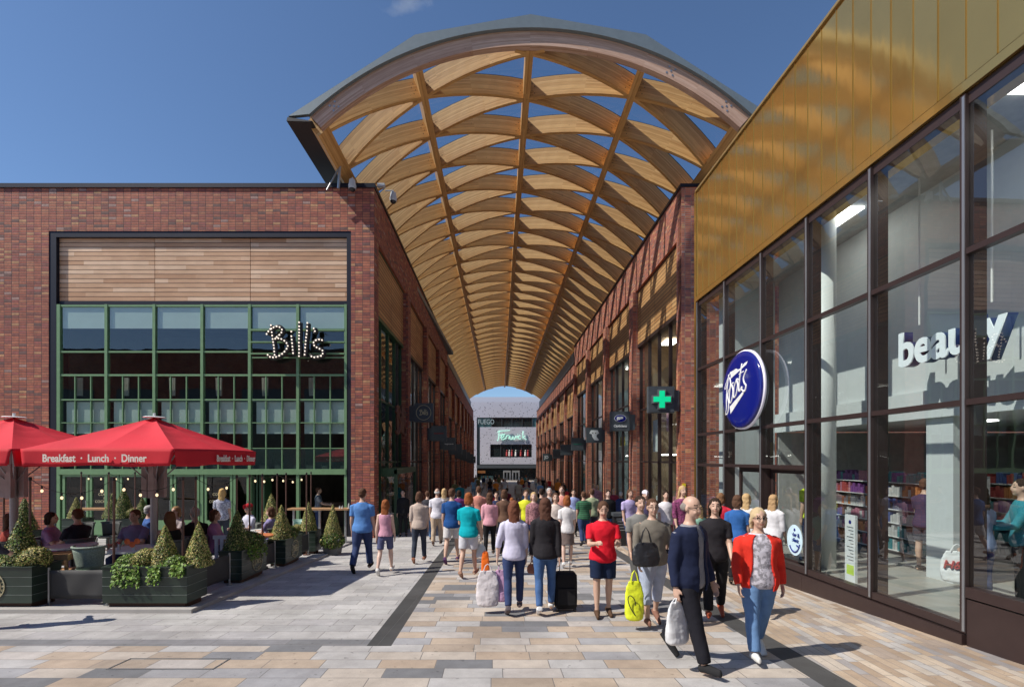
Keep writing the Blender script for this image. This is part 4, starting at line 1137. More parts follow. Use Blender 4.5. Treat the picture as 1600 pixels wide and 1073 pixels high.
def person(label, x, y, rz=0.0, H=1.72, w=1.0, skin='a', hair=((0.08,0.05,0.03), 'short'), top=((0.5,0.5,0.5), 'short'), bottom=((0.05,0.06,0.12), 'long'),
           shoes=(0.03,0.03,0.03), walk=0.0, legs=None, arms=((0.1,0.08,0.25), (-0.1,0.08,0.25)), sit=False, lean=0.0, z=None, vox=0.011, glasses=False,
           jacket=None, head_turn=0.0, head_tilt=0.0, group='people walking in the square', hat=None, sock=None, belly=0.0):
    """local frame: +y is where the person faces; angles in radians; arms = (swing forward, out, elbow) right then left"""
    root = thing('person', label, 'person', (x, y, gz(y) if z is None else z), rz, group)
    s = H / 1.75
    if legs is None: legs = ((walk*0.55, walk*0.12), (-walk*0.40, walk*0.75)) if not sit else ((R(84), R(86)), (R(84), R(82)))
    TH_, SH_ = 0.42, 0.41
    hips = []; feet = []
    J = []
    for i, (a, b) in enumerate(legs):
        sx = 0.092 * (1 if i == 0 else -1)
        hip = Vector((sx, 0, 0)); knee = hip + legdir(a)*TH_ + Vector((sx*0.10 if not sit else sx*0.7, 0, 0)); ank = knee + legdir(a-b)*SH_
        fa = a - b if (a - b) < 0 else 0.0
        fd = Vector((sx*0.9, math.cos(fa*1.0), math.sin(fa*1.0) if fa < 0 else 0.0)).normalized()
        if a > 0.12 and b < a and not sit: fd = Vector((sx*0.9, 1, 0.28)).normalized()
        toe = ank + fd*0.17 + Vector((0, 0, -0.075)); heel = ank - fd*0.055 + Vector((0, 0, -0.07)) * (1 if fa > -0.3 else 0.8)
        J.append((hip, knee, ank, toe, heel, fd))
    low = min(min(j[3].z, j[4].z) for j in J) - 0.022
    up = Vector((0, 0, -low))
    J = [tuple((q + up) if n < 5 else q for n, q in enumerate(j)) for j in J]
    hz = -low
    Rl = Matrix.Rotation(-lean, 4, 'X')
    def T(p):                                # torso frame: origin at hip centre, leaning forward
        v = Rl @ Vector(p); return Vector((v.x, v.y, v.z + hz))
    def S(p): return tuple(Vector(p) * s)
    tor = [(-0.09, 0.13*w, 0.10), (-0.04, 0.165*w, 0.118+belly*0.3), (0.04, 0.168*w, 0.115+belly*0.6), (0.14, 0.148*w, 0.102+belly), (0.24, 0.145*w, 0.10+belly*0.9), (0.34, 0.162*w, 0.112+belly*0.3), (0.42, 0.176*w, 0.112), (0.475, 0.164*w, 0.098), (0.515, 0.125*w**0.5, 0.082), (0.548, 0.082, 0.068), (0.575, 0.060, 0.06)]
    def torso_rings(z0, z1, inf, n=None, flare=0.0, hem=None):
        out = []; zs = [t for t in tor if z0 <= t[0] <= z1]
        def at(zq):
            for a_, b_ in zip(tor, tor[1:]):
                if a_[0] <= zq <= b_[0]:
                    f = (zq - a_[0]) / (b_[0]-a_[0]); return (zq, a_[1]+(b_[1]-a_[1])*f, a_[2]+(b_[2]-a_[2])*f)
            return (zq,) + (tor[0][1:] if zq < tor[0][0] else tor[-1][1:])
        lst = [at(z0)] + [t for t in zs if t[0] > z0+0.01 and t[0] < z1-0.01] + [at(z1)]
        for zq, rx, ry in lst:
            k = max(0.0, (0.15 - zq)) * flare
            off = 0.012 * math.sin((zq-0.05)*5)
            out.append([S(T(p)) for p in er((0, off, zq), rx+inf+k, ry+inf+k)])
        return out
    # body ------------------------------------------------
    mb = MB()
    mb.rings(torso_rings(-0.09, 0.575, 0.0))
    mb.tube([S(T((0, 0.0, 0.53))), S(T((0, 0.012, 0.60))), S(T((0, 0.02, 0.66)))], [0.062*s, 0.053*s, 0.052*s], 14)
    sleeve = [];  hand_pos = []
    for i, (a, c, e) in enumerate(arms):
        sg = 1 if i == 0 else -1
        sh = Vector((sg*0.172*w, 0, 0.458))
        d1 = Vector((sg*math.sin(c), math.sin(a)*math.cos(c), -math.cos(a)*math.cos(c)))
        a2 = a + e; inw = -0.35*min(1.0, max(0.0, e-0.6)) + c*0.3
        d2 = Vector((sg*math.sin(inw), math.sin(a2)*math.cos(inw), -math.cos(a2)*math.cos(inw)))
        el = sh + d1*0.285; wr = el + d2*0.245
        P = [T(sh), T(el), T(wr)]
        mb.tube([S(T(sh - Vector((sg*0.04, 0, -0.005)))), S(P[0]), S(P[0].lerp(P[1], 0.35)), S(P[0].lerp(P[1], 0.8)), S(P[1]), S(P[1].lerp(P[2], 0.25)), S(P[1].lerp(P[2], 0.7)), S(P[2])],
                [q*s for q in (0.055, 0.058, 0.05*w**0.5, 0.042, 0.040, 0.042, 0.032, 0.026)], 12)
        # hand: palm, four curled fingers, thumb off the side
        dd = (P[2]-P[1]).normalized()
        side = Vector((sg, 0, 0)) - dd*dd.dot(Vector((sg, 0, 0))); side.normalize(); fw = dd.cross(side); fw.normalize()
        if fw.y < 0: fw = -fw
        # palm faces the thigh: width runs along fw
        pc = P[2] + dd*0.05
        mb.tube([S(P[2]-dd*0.01), S(P[2]+dd*0.03), S(P[2]+dd*0.07), S(P[2]+dd*0.092)], [(0.022*s, 0.026*s), (0.017*s, 0.037*s), (0.016*s, 0.041*s), (0.013*s, 0.038*s)], 10) if abs(fw.y) > 0.5 else mb.tube([S(P[2]-dd*0.01), S(P[2]+dd*0.09)], [0.03*s, 0.034*s], 10)
        for q in range(4):
            o = fw * (0.028 - 0.0187*q); L = (0.074, 0.082, 0.077, 0.06)[q]
            b0 = P[2] + dd*0.085 + o; b1 = b0 + dd*L*0.45 - side*0.006; b2 = b1 + (dd*0.75 - side*0.65).normalized()*L*0.32; b3 = b2 + (dd*0.35 - side*0.95).normalized()*L*0.26
            mb.tube([S(b0 - dd*0.02), S(b1), S(b2), S(b3)], [0.0092*s, 0.0088*s, 0.008*s, 0.0068*s], 7)
        t0 = P[2] + dd*0.022 + fw*0.028; t1 = t0 + (fw*0.7+dd*0.7).normalized()*0.036 - side*0.006; t2 = t1 + (fw*0.25+dd*0.95).normalized()*0.03 - side*0.006
        mb.tube([S(t0), S(t1), S(t2)], [0.0125*s, 0.0105*s, 0.0085*s], 7)
        hand_pos.append(P[2] + dd*0.10 - side*0.015)
        sleeve.append(P)
    for hip, knee, ank, toe, heel, fd in J:
        d1 = (knee-hip).normalized()
        bk = Vector((0, -0.012, 0))
        mb.tube([S(hip + Vector((0,0,0.03)) - d1*0.02), S(hip.lerp(knee, 0.25)), S(hip.lerp(knee, 0.7)), S(knee), S(knee.lerp(ank, 0.28)+bk), S(knee.lerp(ank, 0.55)+bk*0.5), S(knee.lerp(ank, 0.9)), S(ank - Vector((0,0,0.03)))],
                [q*s for q in (0.090*w, 0.086*w, 0.064*w**0.7, 0.053, 0.056, 0.046, 0.034, 0.036)], 14)
        mb.tube([S(heel + Vector((0,0,0.02))), S(heel.lerp(toe, 0.45)+Vector((0,0,0.015))), S(toe)], [(0.034*s, 0.03*s), (0.04*s, 0.026*s), (0.036*s, 0.016*s)], 10)
    # head with a face
    hc = T((0, 0.03, 0.728)); hs = s
    RH = Matrix.Rotation(head_turn, 4, 'Z') @ Matrix.Rotation(-head_tilt - lean*0.4, 4, 'X')
    def Hd(px_, py_, pz_): return hc + (RH @ Vector((px_, py_, pz_)))
    def hell(c, r, seg=16, rows=10):
        rr = []
        for i in range(rows+1):
            a_ = -math.pi/2 + math.pi*i/rows; q = max(math.cos(a_), 0.03)
            rr.append([S(Hd(c[0]+r[0]*q*math.cos(2*math.pi*k/seg), c[1]+r[1]*q*math.sin(2*math.pi*k/seg), c[2]+r[2]*math.sin(a_))) for k in range(seg)])
        mb_.rings(rr)
    mb_ = mb
    hell((0, -0.01, 0.025), (0.076, 0.096, 0.092)); hell((0, 0.022, -0.035), (0.062, 0.07, 0.082)); hell((0, 0.066, -0.092), (0.026, 0.02, 0.018))
    hell((0, 0.096, -0.022), (0.012, 0.017, 0.020), 10, 6); hell((0, 0.088, 0.0), (0.010, 0.015, 0.03), 8, 6)
    for sg in (1, -1): hell((sg*0.078, -0.005, -0.012), (0.010, 0.020, 0.032), 10, 6); hell((sg*0.034, 0.072, -0.04), (0.02, 0.018, 0.02), 8, 6)
    hell((0, 0.086, -0.062), (0.024, 0.010, 0.007), 8, 6)
    body = fuse(mb, 'body', skin_m(skin), root, vox, it=2, fac=0.45)
    body.data.materials.append(mat('eye_dark', (0.03,0.02,0.02), 0.3)); body.data.materials.append(mat('lip_'+skin, [c_*f for c_, f in zip(SKIN[skin], (0.85, 0.55, 0.55))], 0.5))
    inv = (Matrix.Translation(hc*s) @ RH).inverted()
    zlim = (hc.z - 0.14) * s
    for p in body.data.polygons:
        if p.center.z < zlim: continue
        q = inv @ p.center; q = q / s
        if q.y > 0.055:
            if 0.002 < q.z < 0.015 and 0.021 < abs(q.x) < 0.042: p.material_index = 1
            elif 0.033 < q.z < 0.039 and 0.018 < abs(q.x) < 0.05 and hair: p.material_index = 1
            elif -0.070 < q.z < -0.054 and abs(q.x) < 0.024: p.material_index = 2
    cv = max(vox*1.25, 0.013)
    # hair ------------------------------------------------
    if hair:
        hcol, kind = hair
        mb = MB(); mb_ = mb
        hm = cloth_m(hcol, 'h')
        if kind == 'bald':
            for sg in (1, -1): hell((sg*0.055, -0.05, 0.0), (0.032, 0.05, 0.045))
            hell((0, -0.085, -0.01), (0.055, 0.03, 0.045))
        else:
            hell((0, -0.022, 0.040), (0.086, 0.098, 0.090)); hell((0, -0.055, -0.005), (0.078, 0.062, 0.075))
        if kind in ('bob', 'long'):
            for sg in (1, -1): mb.tube([S(Hd(sg*0.066, -0.005, 0.05)), S(Hd(sg*0.082, -0.015, -0.03)), S(Hd(sg*0.078, -0.03, -0.12))], [0.022*s, 0.024*s, 0.018*s], 8)
            mb.tube([S(Hd(0, -0.06, 0.03)), S(Hd(0, -0.075, -0.05)), S(Hd(0, -0.07, -0.13))], [(0.075*s, 0.05*s), (0.085*s, 0.045*s), (0.08*s, 0.035*s)], 14)
        if kind == 'long':
            mb.tube([S(Hd(0, -0.07, -0.08)), S(Hd(0, -0.085, -0.2)), S(Hd(0.01, -0.105, -0.31)), S(Hd(0.01, -0.11, -0.36))], [(0.085*s, 0.04*s), (0.09*s, 0.038*s), (0.07*s, 0.03*s), (0.03*s, 0.015*s)], 14)
        if kind == 'tail':
            mb.tube([S(Hd(0, -0.10, 0.04)), S(Hd(0, -0.15, 0.01)), S(Hd(0.01, -0.15, -0.12)), S(Hd(0.01, -0.13, -0.24))], [0.025*s, 0.035*s, 0.03*s, 0.01*s], 10)
        if kind == 'bun': hell((0, -0.11, 0.06), (0.045, 0.045, 0.045))
        fuse(mb, 'hair', hm, root, max(vox, 0.011), 0.014, _tex2, it=1)
    if hat:
        mb = MB(); mb_ = mb; hell((0, -0.015, 0.06), (0.09, 0.104, 0.078)); mb.tube([S(Hd(0, 0.05, 0.055)), S(Hd(0, 0.15, 0.04))], [(0.07*s, 0.012*s), (0.05*s, 0.008*s)], 12)
        fuse(mb, 'cap', cloth_m(hat), root, 0.011, it=2)
    if glasses:
        mb = MB()
        for sg in (1, -1): mb.tube([S(Hd(sg*0.034 + 0.024*math.cos(k), 0.096, 0.01 + 0.017*math.sin(k))) for k in [2*math.pi*j/12 for j in range(13)]], 0.0028*s, 5, cap=False); mb.tube([S(Hd(sg*0.058, 0.094, 0.012)), S(Hd(sg*0.080, 0.0, 0.005))], 0.0025*s, 5)
        mb.build('glasses', M_black, root)
    # bottoms ---------------------------------------------
    bc, bk_ = bottom
    mb = MB()
    if bk_ in ('long', 'shorts', 'crop', 'slim'):
        mb.rings(torso_rings(-0.11, 0.09, 0.012))
        fr_ = {'long': 1.0, 'slim': 1.0, 'crop': 0.72, 'shorts': -1}[bk_]
        for hip, knee, ank, toe, heel, fd in J:
            d1 = (knee-hip).normalized(); loose = 0.014 if bk_ == 'slim' else 0.026
            if bk_ == 'shorts':
                e = hip.lerp(knee, 0.82)
                mb.tube([S(hip + Vector((0,0,0.02))), S(hip.lerp(knee, 0.3)), S(e)], [q*s for q in (0.10*w, 0.102*w, 0.094*w)], 16)
            else:
                e = knee.lerp(ank, 0.97 if fr_ == 1 else 0.55)
                mb.tube([S(hip + Vector((0,0,0.02))), S(hip.lerp(knee, 0.3)), S(hip.lerp(knee, 0.75)), S(knee), S(knee.lerp(e, 0.4)+Vector((0,-0.008,0))), S(knee.lerp(e, 0.8)), S(e)],
                        [q*s for q in (0.098*w, 0.094*w+loose*0.4, 0.066*w**0.7+loose*0.8, 0.056+loose*0.7, 0.054+loose*0.8, 0.044+loose, 0.040+loose)], 16)
        fuse(mb, {'long': 'trousers', 'slim': 'trousers', 'crop': 'trousers', 'shorts': 'shorts'}[bk_], cloth_m(bc), root, cv, 0.012)
    elif bk_ == 'skirt':
        zk = 0.40 if not sit else 0
        c0 = sum((j[1] for j in J), Vector())/2
        rr = torso_rings(-0.04, 0.09, 0.014)
        lowr = [S((q[0], q[1], hz - 0.38)) for q in er((c0.x, c0.y*0.6, 0), 0.20*w, 0.17)]; midr = [S((q[0], q[1], hz - 0.2)) for q in er((0, c0.y*0.3, 0), 0.195*w, 0.15)]
        mb.rings([lowr, midr] + rr)
        fuse(mb, 'skirt', cloth_m(bc), root, cv, 0.016)
    # top ---------------------------------------------------
    tc_, tk = top[0], top[1]; kind3 = top[2] if len(top) > 2 else 'c'
    mb = MB(); mb.rings(torso_rings(-0.09 if tk != 'tank' else -0.02, 0.553 if tk != 'tank' else 0.50, 0.018, flare=0.10))
    if tk in ('short', 'long', 'three'):
        for P in sleeve:
            if tk == 'short': pts = [P[0]+Vector((0,0,0.005)), P[0].lerp(P[1], 0.35), P[0].lerp(P[1], 0.72)]; rr = (0.068, 0.066, 0.064)
            elif tk == 'three': pts = [P[0], P[0].lerp(P[1], 0.5), P[1], P[1].lerp(P[2], 0.35)]; rr = (0.068, 0.062, 0.054, 0.052)
            else: pts = [P[0], P[0].lerp(P[1], 0.5), P[1], P[1].lerp(P[2], 0.5), P[1].lerp(P[2], 0.97)]; rr = (0.068, 0.062, 0.055, 0.050, 0.040)
            mb.tube([S(P[0]*0.9+Vector((0,0,hz*0.1+0.048)))] + [S(q) for q in pts], [0.064*s] + [q*s for q in rr], 14)
    fuse(mb, {'short': 'shirt', 'three': 'blouse', 'long': 'sweater', 'tank': 'vest_top'}[tk], cloth_m(tc_, kind3), root, cv, 0.014)
    if jacket:
        mb = MB(); seg = 26
        zs = [-0.12, -0.03, 0.06, 0.15, 0.25, 0.34, 0.42, 0.475, 0.515, 0.548]
        def at2(zq):
            for a_, b_ in zip(tor, tor[1:]):
                if a_[0] <= zq <= b_[0]:
                    f = (zq-a_[0])/(b_[0]-a_[0]); return a_[1]+(b_[1]-a_[1])*f, a_[2]+(b_[2]-a_[2])*f
            return tor[0][1], tor[0][2]
        vin, vout = [], []
        gap = jacket[1]
        for zq in zs:
            rx, ry = at2(zq); g_ = gap * (1.0 - 0.3*max(0, zq)/0.5)
            k_ = max(0, 0.15-zq)*0.07
            for lst, inf in ((vin, 0.018), (vout, 0.036)):
                lst.append([S(T(((rx+inf+k_)*math.cos(t), (ry+inf+k_)*math.sin(t)+0.008, zq))) for t in [math.pi/2 + g_ + (2*math.pi-2*g_)*j/(seg-1) for j in range(seg)]])
        n = len(zs)
        vs = [p for r_ in vin for p in r_] + [p for r_ in vout for p in r_]; O = n*seg; fs = []
        for i in range(n-1):
            for k in range(seg-1):
                a_ = i*seg+k; fs.append((a_, a_+seg, a_+seg+1, a_+1)); fs.append((O+a_, O+a_+1, O+a_+seg+1, O+a_+seg))
            for k in (0, seg-1):
                a_ = i*seg+k; fs.append((a_, a_+seg, O+a_+seg, O+a_))
        for i in (0, n-1):
            for k in range(seg-1):
                a_ = i*seg+k; fs.append((a_, a_+1, O+a_+1, O+a_))
        mb.add(vs, fs)
        for P in sleeve: mb.tube([S(P[0]*0.9+Vector((0,0,hz*0.1+0.048))), S(P[0]), S(P[0].lerp(P[1], 0.5)), S(P[1]), S(P[1].lerp(P[2], 0.5)), S(P[1].lerp(P[2], 0.98))], [q*s for q in (0.066, 0.074, 0.067, 0.061, 0.056, 0.047)], 14)
        fuse(mb, 'jacket', cloth_m(jacket[0]), root, cv, 0.014)
    # shoes ------------------------------------------------
    if shoes:
        for hip, knee, ank, toe, heel, fd in J:
            mb = MB()
            mb.tube([S(heel + Vector((0,0,0.032))), S(heel.lerp(toe, 0.3)+Vector((0,0,0.035))), S(heel.lerp(toe, 0.7)+Vector((0,0,0.014))), S(toe+fd*0.025)], [(0.040*s, 0.046*s), (0.044*s, 0.05*s), (0.047*s, 0.034*s), (0.036*s, 0.020*s)], 12)
            fuse(mb, 'shoe', cloth_m(shoes), root, max(vox, 0.011), it=2)
    root['_h'] = 0
    del root['_h']
    M = Matrix.Translation((x, y, gz(y) if z is None else z)) @ Matrix.Rotation(rz, 4, 'Z')
    hands = [M @ (q*s) for q in hand_pos]
    return root, hands
# ---------------------------------------------------------------- restaurant terrace
TX = lambda y: -4.62 - 0.040 * y
mb = MB(); ys = [7.32, 10, 13.1, 17.6]
for a, b in zip(ys, ys[1:]):
    vs = [(-32, a, gz(a)-0.02), (TX(a), a, gz(a)-0.02), (TX(b), b, gz(b)-0.02), (-32, b, gz(b)-0.02), (-32, a, gz(a)+0.05), (TX(a), a, gz(a)+0.05), (TX(b), b, gz(b)+0.05), (-32, b, gz(b)+0.05)]
    mb.hexa(vs)
tag(mb.build('terrace_paving', M_grey), kind='structure')
mb = MB(); M_kerb = mat('kerb_stone', (0.42,0.40,0.38), 0.8, var=0.08, scale=3)
for a, b in zip(ys[:-1], ys[1:-1] + [13.1]):
    if a >= b: continue
    mb.hexa([(TX(a), a, gz(a)-0.02), (TX(a)+0.16, a, gz(a)-0.02), (TX(b)+0.16, b, gz(b)-0.02), (TX(b), b, gz(b)-0.02), (TX(a), a, gz(a)+0.06), (TX(a)+0.16, a, gz(a)+0.06), (TX(b)+0.16, b, gz(b)+0.06), (TX(b), b, gz(b)+0.06)])
mb.box(-32, TX(7.32)+0.16, 7.16, 7.32, gz(7.2)-0.03, gz(7.2)+0.06)
tag(mb.build('kerb', M_kerb), kind='structure')
def tz(y): return gz(y) + 0.05
# ------ parasols
M_red = mat('red_canvas', (0.60, 0.012, 0.03), 0.8, var=0.10, scale=1.3, bump=0.5)
M_redv = mat('red_valance', (0.56, 0.008, 0.022), 0.8, var=0.05, scale=3)
M_pole = mat('grey_pole', (0.28, 0.25, 0.27), 0.4, 0.5, 0.05)
M_txt = mat('cream_print', (0.8, 0.74, 0.66), 0.7)
def parasol(label, cx, cy):
    t = thing('parasol', label, 'parasol', (cx, cy, tz(cy)), 0, 'red parasols on the terrace')
    h = 1.21; zc = 2.165 - tz(cy); za = 2.80 - tz(cy); vb = 0.28
    def P(u, v, z): return (u, v, z)
    N = 14; mb = MB()
    # canopy: four faces, each split at its middle rib, sagging a little between ribs
    cs = [(-h,-h), (0,-h*0.985), (h,-h), (h*0.985,0), (h,h), (0,h*0.985), (-h,h), (-h*0.985,0)]
    for i in range(8):
        a, b = cs[i], cs[(i+1) % 8]
        g = [[None]*(N+1) for _ in range(N+1)]
        for r in range(N+1):
            f = r/N
            for c in range(N+1):
                q = c/N; ex = a[0]+(b[0]-a[0])*q; ey = a[1]+(b[1]-a[1])*q
                sag = 0.035*math.sin(math.pi*q)*math.sin(math.pi*f*0.9)
                mid = 0.0 if (i % 2 == 0 and c == 0) else 0
                fold = 0.006*math.sin(f*60 + i)*math.sin(math.pi*q)*(1-f)
                g[r][c] = (ex*f, ey*f, za - 0.03 - (za-0.03-zc)*(f**0.96) - sag + fold + (0.03*(1-abs(2*((c/N if i%2==0 else 1-c/N))-1)) if False else 0))
        for r in range(N):
            for c in range(N): mb.add([g[r][c], g[r][c+1], g[r+1][c+1], g[r+1][c]], [(0,1,2,3)] if r else [(1,2,3)])
    can = mb.build('canopy', M_red, t, smooth=False)
    bm = bmesh.new(); bm.from_mesh(can.data); bmesh.ops.remove_doubles(bm, verts=bm.verts, dist=0.0005); bmesh.ops.recalc_face_normals(bm, faces=bm.faces); bm.to_mesh(can.data); bm.free()
    md = can.modifiers.new('thick', 'SOLIDIFY'); md.thickness = 0.006
    # valance: four hanging flaps with rippled lower edge
    for k in range(4):
        rz = k*math.pi/2; mb = MB(); K = 40; rows = 5
        g = [[None]*(K+1) for _ in range(rows+1)]
        for r in range(rows+1):
            for c in range(K+1):
                u = -h + 2*h*c/K; f = r/rows
                edge = min(c, K-c)/K
                v = -h*(1.0 - 0.015*(1-abs(u)/h)) - 0.004 + f*(0.012*math.sin(c*0.45+k) + 0.018*math.sin(c*0.17+2*k)) - f*0.02
                pull = 0.05*f*max(0, 1-edge*14)*(1 if c < K/2 else -1)
                z = zc + 0.008 - vb*f*(1-0.04*math.cos(c*0.32+k)) - 0.03*max(0, 1-edge*16)*0 - (0.012*math.sin(math.pi*c/K)*-1)
                x_ = u + pull
                g[r][c] = (x_*math.cos(rz) - v*math.sin(rz), x_*math.sin(rz) + v*math.cos(rz), z)
        for r in range(rows):
            for c in range(K): mb.add([g[r][c], g[r][c+1], g[r+1][c+1], g[r+1][c]], [(0,1,2,3)])
        va = mb.build('valance', M_redv, t, smooth=True, merge=True); md = va.modifiers.new('thick', 'SOLIDIFY'); md.thickness = 0.005
        off = (h + 0.055)
        ux = 0.0 if k == 0 else (0.44 if k == 1 else 0.0)
        text('Breakfast  ·  Lunch  ·  Dinner', 0.165, M_txt, (ux*math.cos(rz) + off*math.sin(rz), ux*math.sin(rz) - off*math.cos(rz), zc - vb*0.52), (R(90), 0, rz), t, bold=0.004, sx=0.84 if k == 0 else 0.66, depth=0.003)
    mb = MB(); mb.cyl((0,0,za-0.03), 0.18, 0.015, 24, 0, 0.15); mb.cyl((0,0,za-0.01), 0.02, 0.06, 8); mb.build('top_cap', M_white, t)
    mb = MB(); mb.cyl((0,0,0.02), 0.06, za-0.1, 20); mb.build('pole', M_pole, t, smooth=False)
    for k in range(8):
        a = cs[k]; mb = MB(); mb.tube([(a[0]*0.03, a[1]*0.03, za-0.09), (a[0]*0.97, a[1]*0.97, zc-0.03)], 0.014, 6); mb.tube([(a[0]*0.05, a[1]*0.05, zc-0.55), (a[0]*0.5, a[1]*0.5, (za+zc)/2-0.08)], 0.012, 6)
        mb.build('rib', M_pole, t)
    for k in range(4):
        a = k*math.pi/2 + 0.4; mb = MB(); mb.box(0.13*math.cos(a)-0.05, 0.13*math.cos(a)+0.05, 0.13*math.sin(a)-0.04, 0.13*math.sin(a)+0.04, zc-0.85, zc-0.25); mb.build('heater_panel', mat('heater_grey', (0.34,0.27,0.28), 0.5), t)
    mb = MB(); mb.box(-0.3, 0.3, -0.3, 0.3, 0, 0.06); mb.build('base_plate', M_darkgrey, t)
    return t
parasol('red square parasol whose valance reads Breakfast Lunch Dinner on two sides', -6.53, 8.82)
parasol('red square parasol cut by the left edge of the picture', -9.09, 8.82)
# ------ planting
def leafmat(n, col):
    m, nt, b = newmat(n); g = geo(nt)
    nz = noise_n(nt, g.outputs['Position'], 40, 2)
    nt.links.new(ramp(nt, nz, [(0.3, [c*0.7 for c in col]), (0.7, [min(1, c*1.3) for c in col])]), b.inputs['Base Color'])
    b.inputs['Roughness'].default_value = 0.55; b.inputs['Subsurface Weight'].default_value = 0.0
    return m
LF = [leafmat('leaf_dark', (0.045,0.075,0.015)), leafmat('leaf_mid', (0.11,0.13,0.025)), leafmat('leaf_cream', (0.55,0.46,0.16)), leafmat('leaf_bright', (0.11,0.22,0.02)), leafmat('leaf_lime', (0.22,0.36,0.05))]
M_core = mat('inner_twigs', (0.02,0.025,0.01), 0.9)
def leaf(mb, p, n, sz, mi, rnd):
    n = Vector(n).normalized(); t = n.orthogonal().normalized(); a = rnd.uniform(0, 6.28)
    t = (t*math.cos(a) + n.cross(t)*math.sin(a)); n = (n + Vector((rnd.uniform(-.7,.7), rnd.uniform(-.7,.7), rnd.uniform(-.5,.7)))).normalized()
    t = (t - n*t.dot(n)).normalized(); b = n.cross(t); L = sz*rnd.uniform(0.8, 1.5); W = sz*rnd.uniform(0.35, 0.6)
    p = Vector(p)
    mb.add([tuple(p - t*L*0.5), tuple(p + b*W), tuple(p + t*L*0.5), tuple(p - b*W)], [(0,1,2,3)], mi)
def topiary_mesh(kind, r, h, n, sz, pal, seed):
    rnd = random.Random(seed); mb = MB()
    for i in range(n):
        a = rnd.uniform(0, 6.283)
        if kind == 'cone':
            f = 1 - math.sqrt(rnd.random()) if rnd.random() < 0.85 else rnd.random()
            bulge = (1-f)**0.82 * (1 + 0.06*math.sin(5*a+7*f)) + 0.03
            low = min(1.0, f/0.06 + 0.75)
            q = r*bulge*low*rnd.uniform(0.84, 1.07); p = (q*math.cos(a), q*math.sin(a), h*f); nn = (math.cos(a), math.sin(a), 0.35)
        else:
            z = rnd.uniform(-0.75, 1); q = math.sqrt(1-z*z); k = rnd.uniform(0.84, 1.06)*(1 + 0.05*math.sin(3*a+4*z)); nn = (q*math.cos(a), q*math.sin(a), z); p = (nn[0]*r*k, nn[1]*r*k, h*0.42 + nn[2]*h*0.5*k)
        leaf(mb, p, nn, sz, rnd.choices(range(5), pal)[0], rnd)
    me = mb.mesh('foliage', LF)
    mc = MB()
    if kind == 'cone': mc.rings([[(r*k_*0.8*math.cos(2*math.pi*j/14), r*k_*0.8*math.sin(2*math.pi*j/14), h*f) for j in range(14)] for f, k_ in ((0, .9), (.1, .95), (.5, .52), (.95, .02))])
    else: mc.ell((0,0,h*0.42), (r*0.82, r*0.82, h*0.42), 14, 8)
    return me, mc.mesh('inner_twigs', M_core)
VAR = (2, 4, 8, 1, 1.5); GRN = (5, 4, 0.6, 2, 0.5); LIM = (2, 2, 0, 6, 4)
TM = {'cone_v': topiary_mesh('cone', 0.20, 0.62, 5200, 0.018, VAR, 1), 'cone_g': topiary_mesh('cone', 0.21, 0.66, 5200, 0.018, (4, 5, 2.2, 2, 0.5), 2),
      'ball_v': topiary_mesh('ball', 0.2, 0.36, 3600, 0.018, VAR, 3), 'ball_g': topiary_mesh('ball', 0.17, 0.27, 2200, 0.02, LIM, 4), 'bush': topiary_mesh('ball', 0.30, 0.40, 2600, 0.035, GRN, 5)}
def topiary(kind, label, x, y, z, s=1.0, cat='shrub', sz=1.0):
    t = thing('topiary_shrub' if kind != 'bush' else 'leafy_shrub', label, cat, (x, y, z), random.uniform(0, 6), 'clipped shrubs in the planters')
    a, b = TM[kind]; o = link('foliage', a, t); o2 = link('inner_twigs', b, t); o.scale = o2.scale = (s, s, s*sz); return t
def ivy(label, x0, x1, y, z, drop, n, along_y=False, seed=1):
    rnd = random.Random(seed); mb = MB()
    for i in range(n):
        u = rnd.random(); strand = math.floor(u*9)/9 + rnd.uniform(-0.03, 0.03)
        d = drop * (0.35 + 0.65*abs(math.sin(strand*17+seed)))
        f = rnd.random(); xx = x0 + (x1-x0)*min(1, max(0, strand)); zz = z + 0.05 + 0.06*rnd.random()*(1-f) - d*f
        yy = y - 0.03 - 0.05*rnd.random() + 0.10*(1-f)*rnd.random()
        p = (xx, yy, zz) if not along_y else (y + 0.03 + 0.05*rnd.random() - 0.1*(1-f)*rnd.random(), xx, zz)
        leaf(mb, p, (0, -1, 0.4) if not along_y else (1, 0, 0.4), 0.038, rnd.choices([1, 3, 4], [1, 3, 2])[0], rnd)
    o = mb.build('trailing_ivy', LF); return tag(o, label, 'ivy')
M_pl = mat('racing_green_boards', (0.018, 0.034, 0.024), 0.38, var=0.2, scale=2.5, spec=0.6)
M_pledge = mat('board_edge', (0.03, 0.045, 0.035), 0.3)
M_corten = mat('rust_brown_base', (0.07, 0.035, 0.025), 0.8)
M_soil = mat('soil', (0.03, 0.02, 0.014), 0.95)
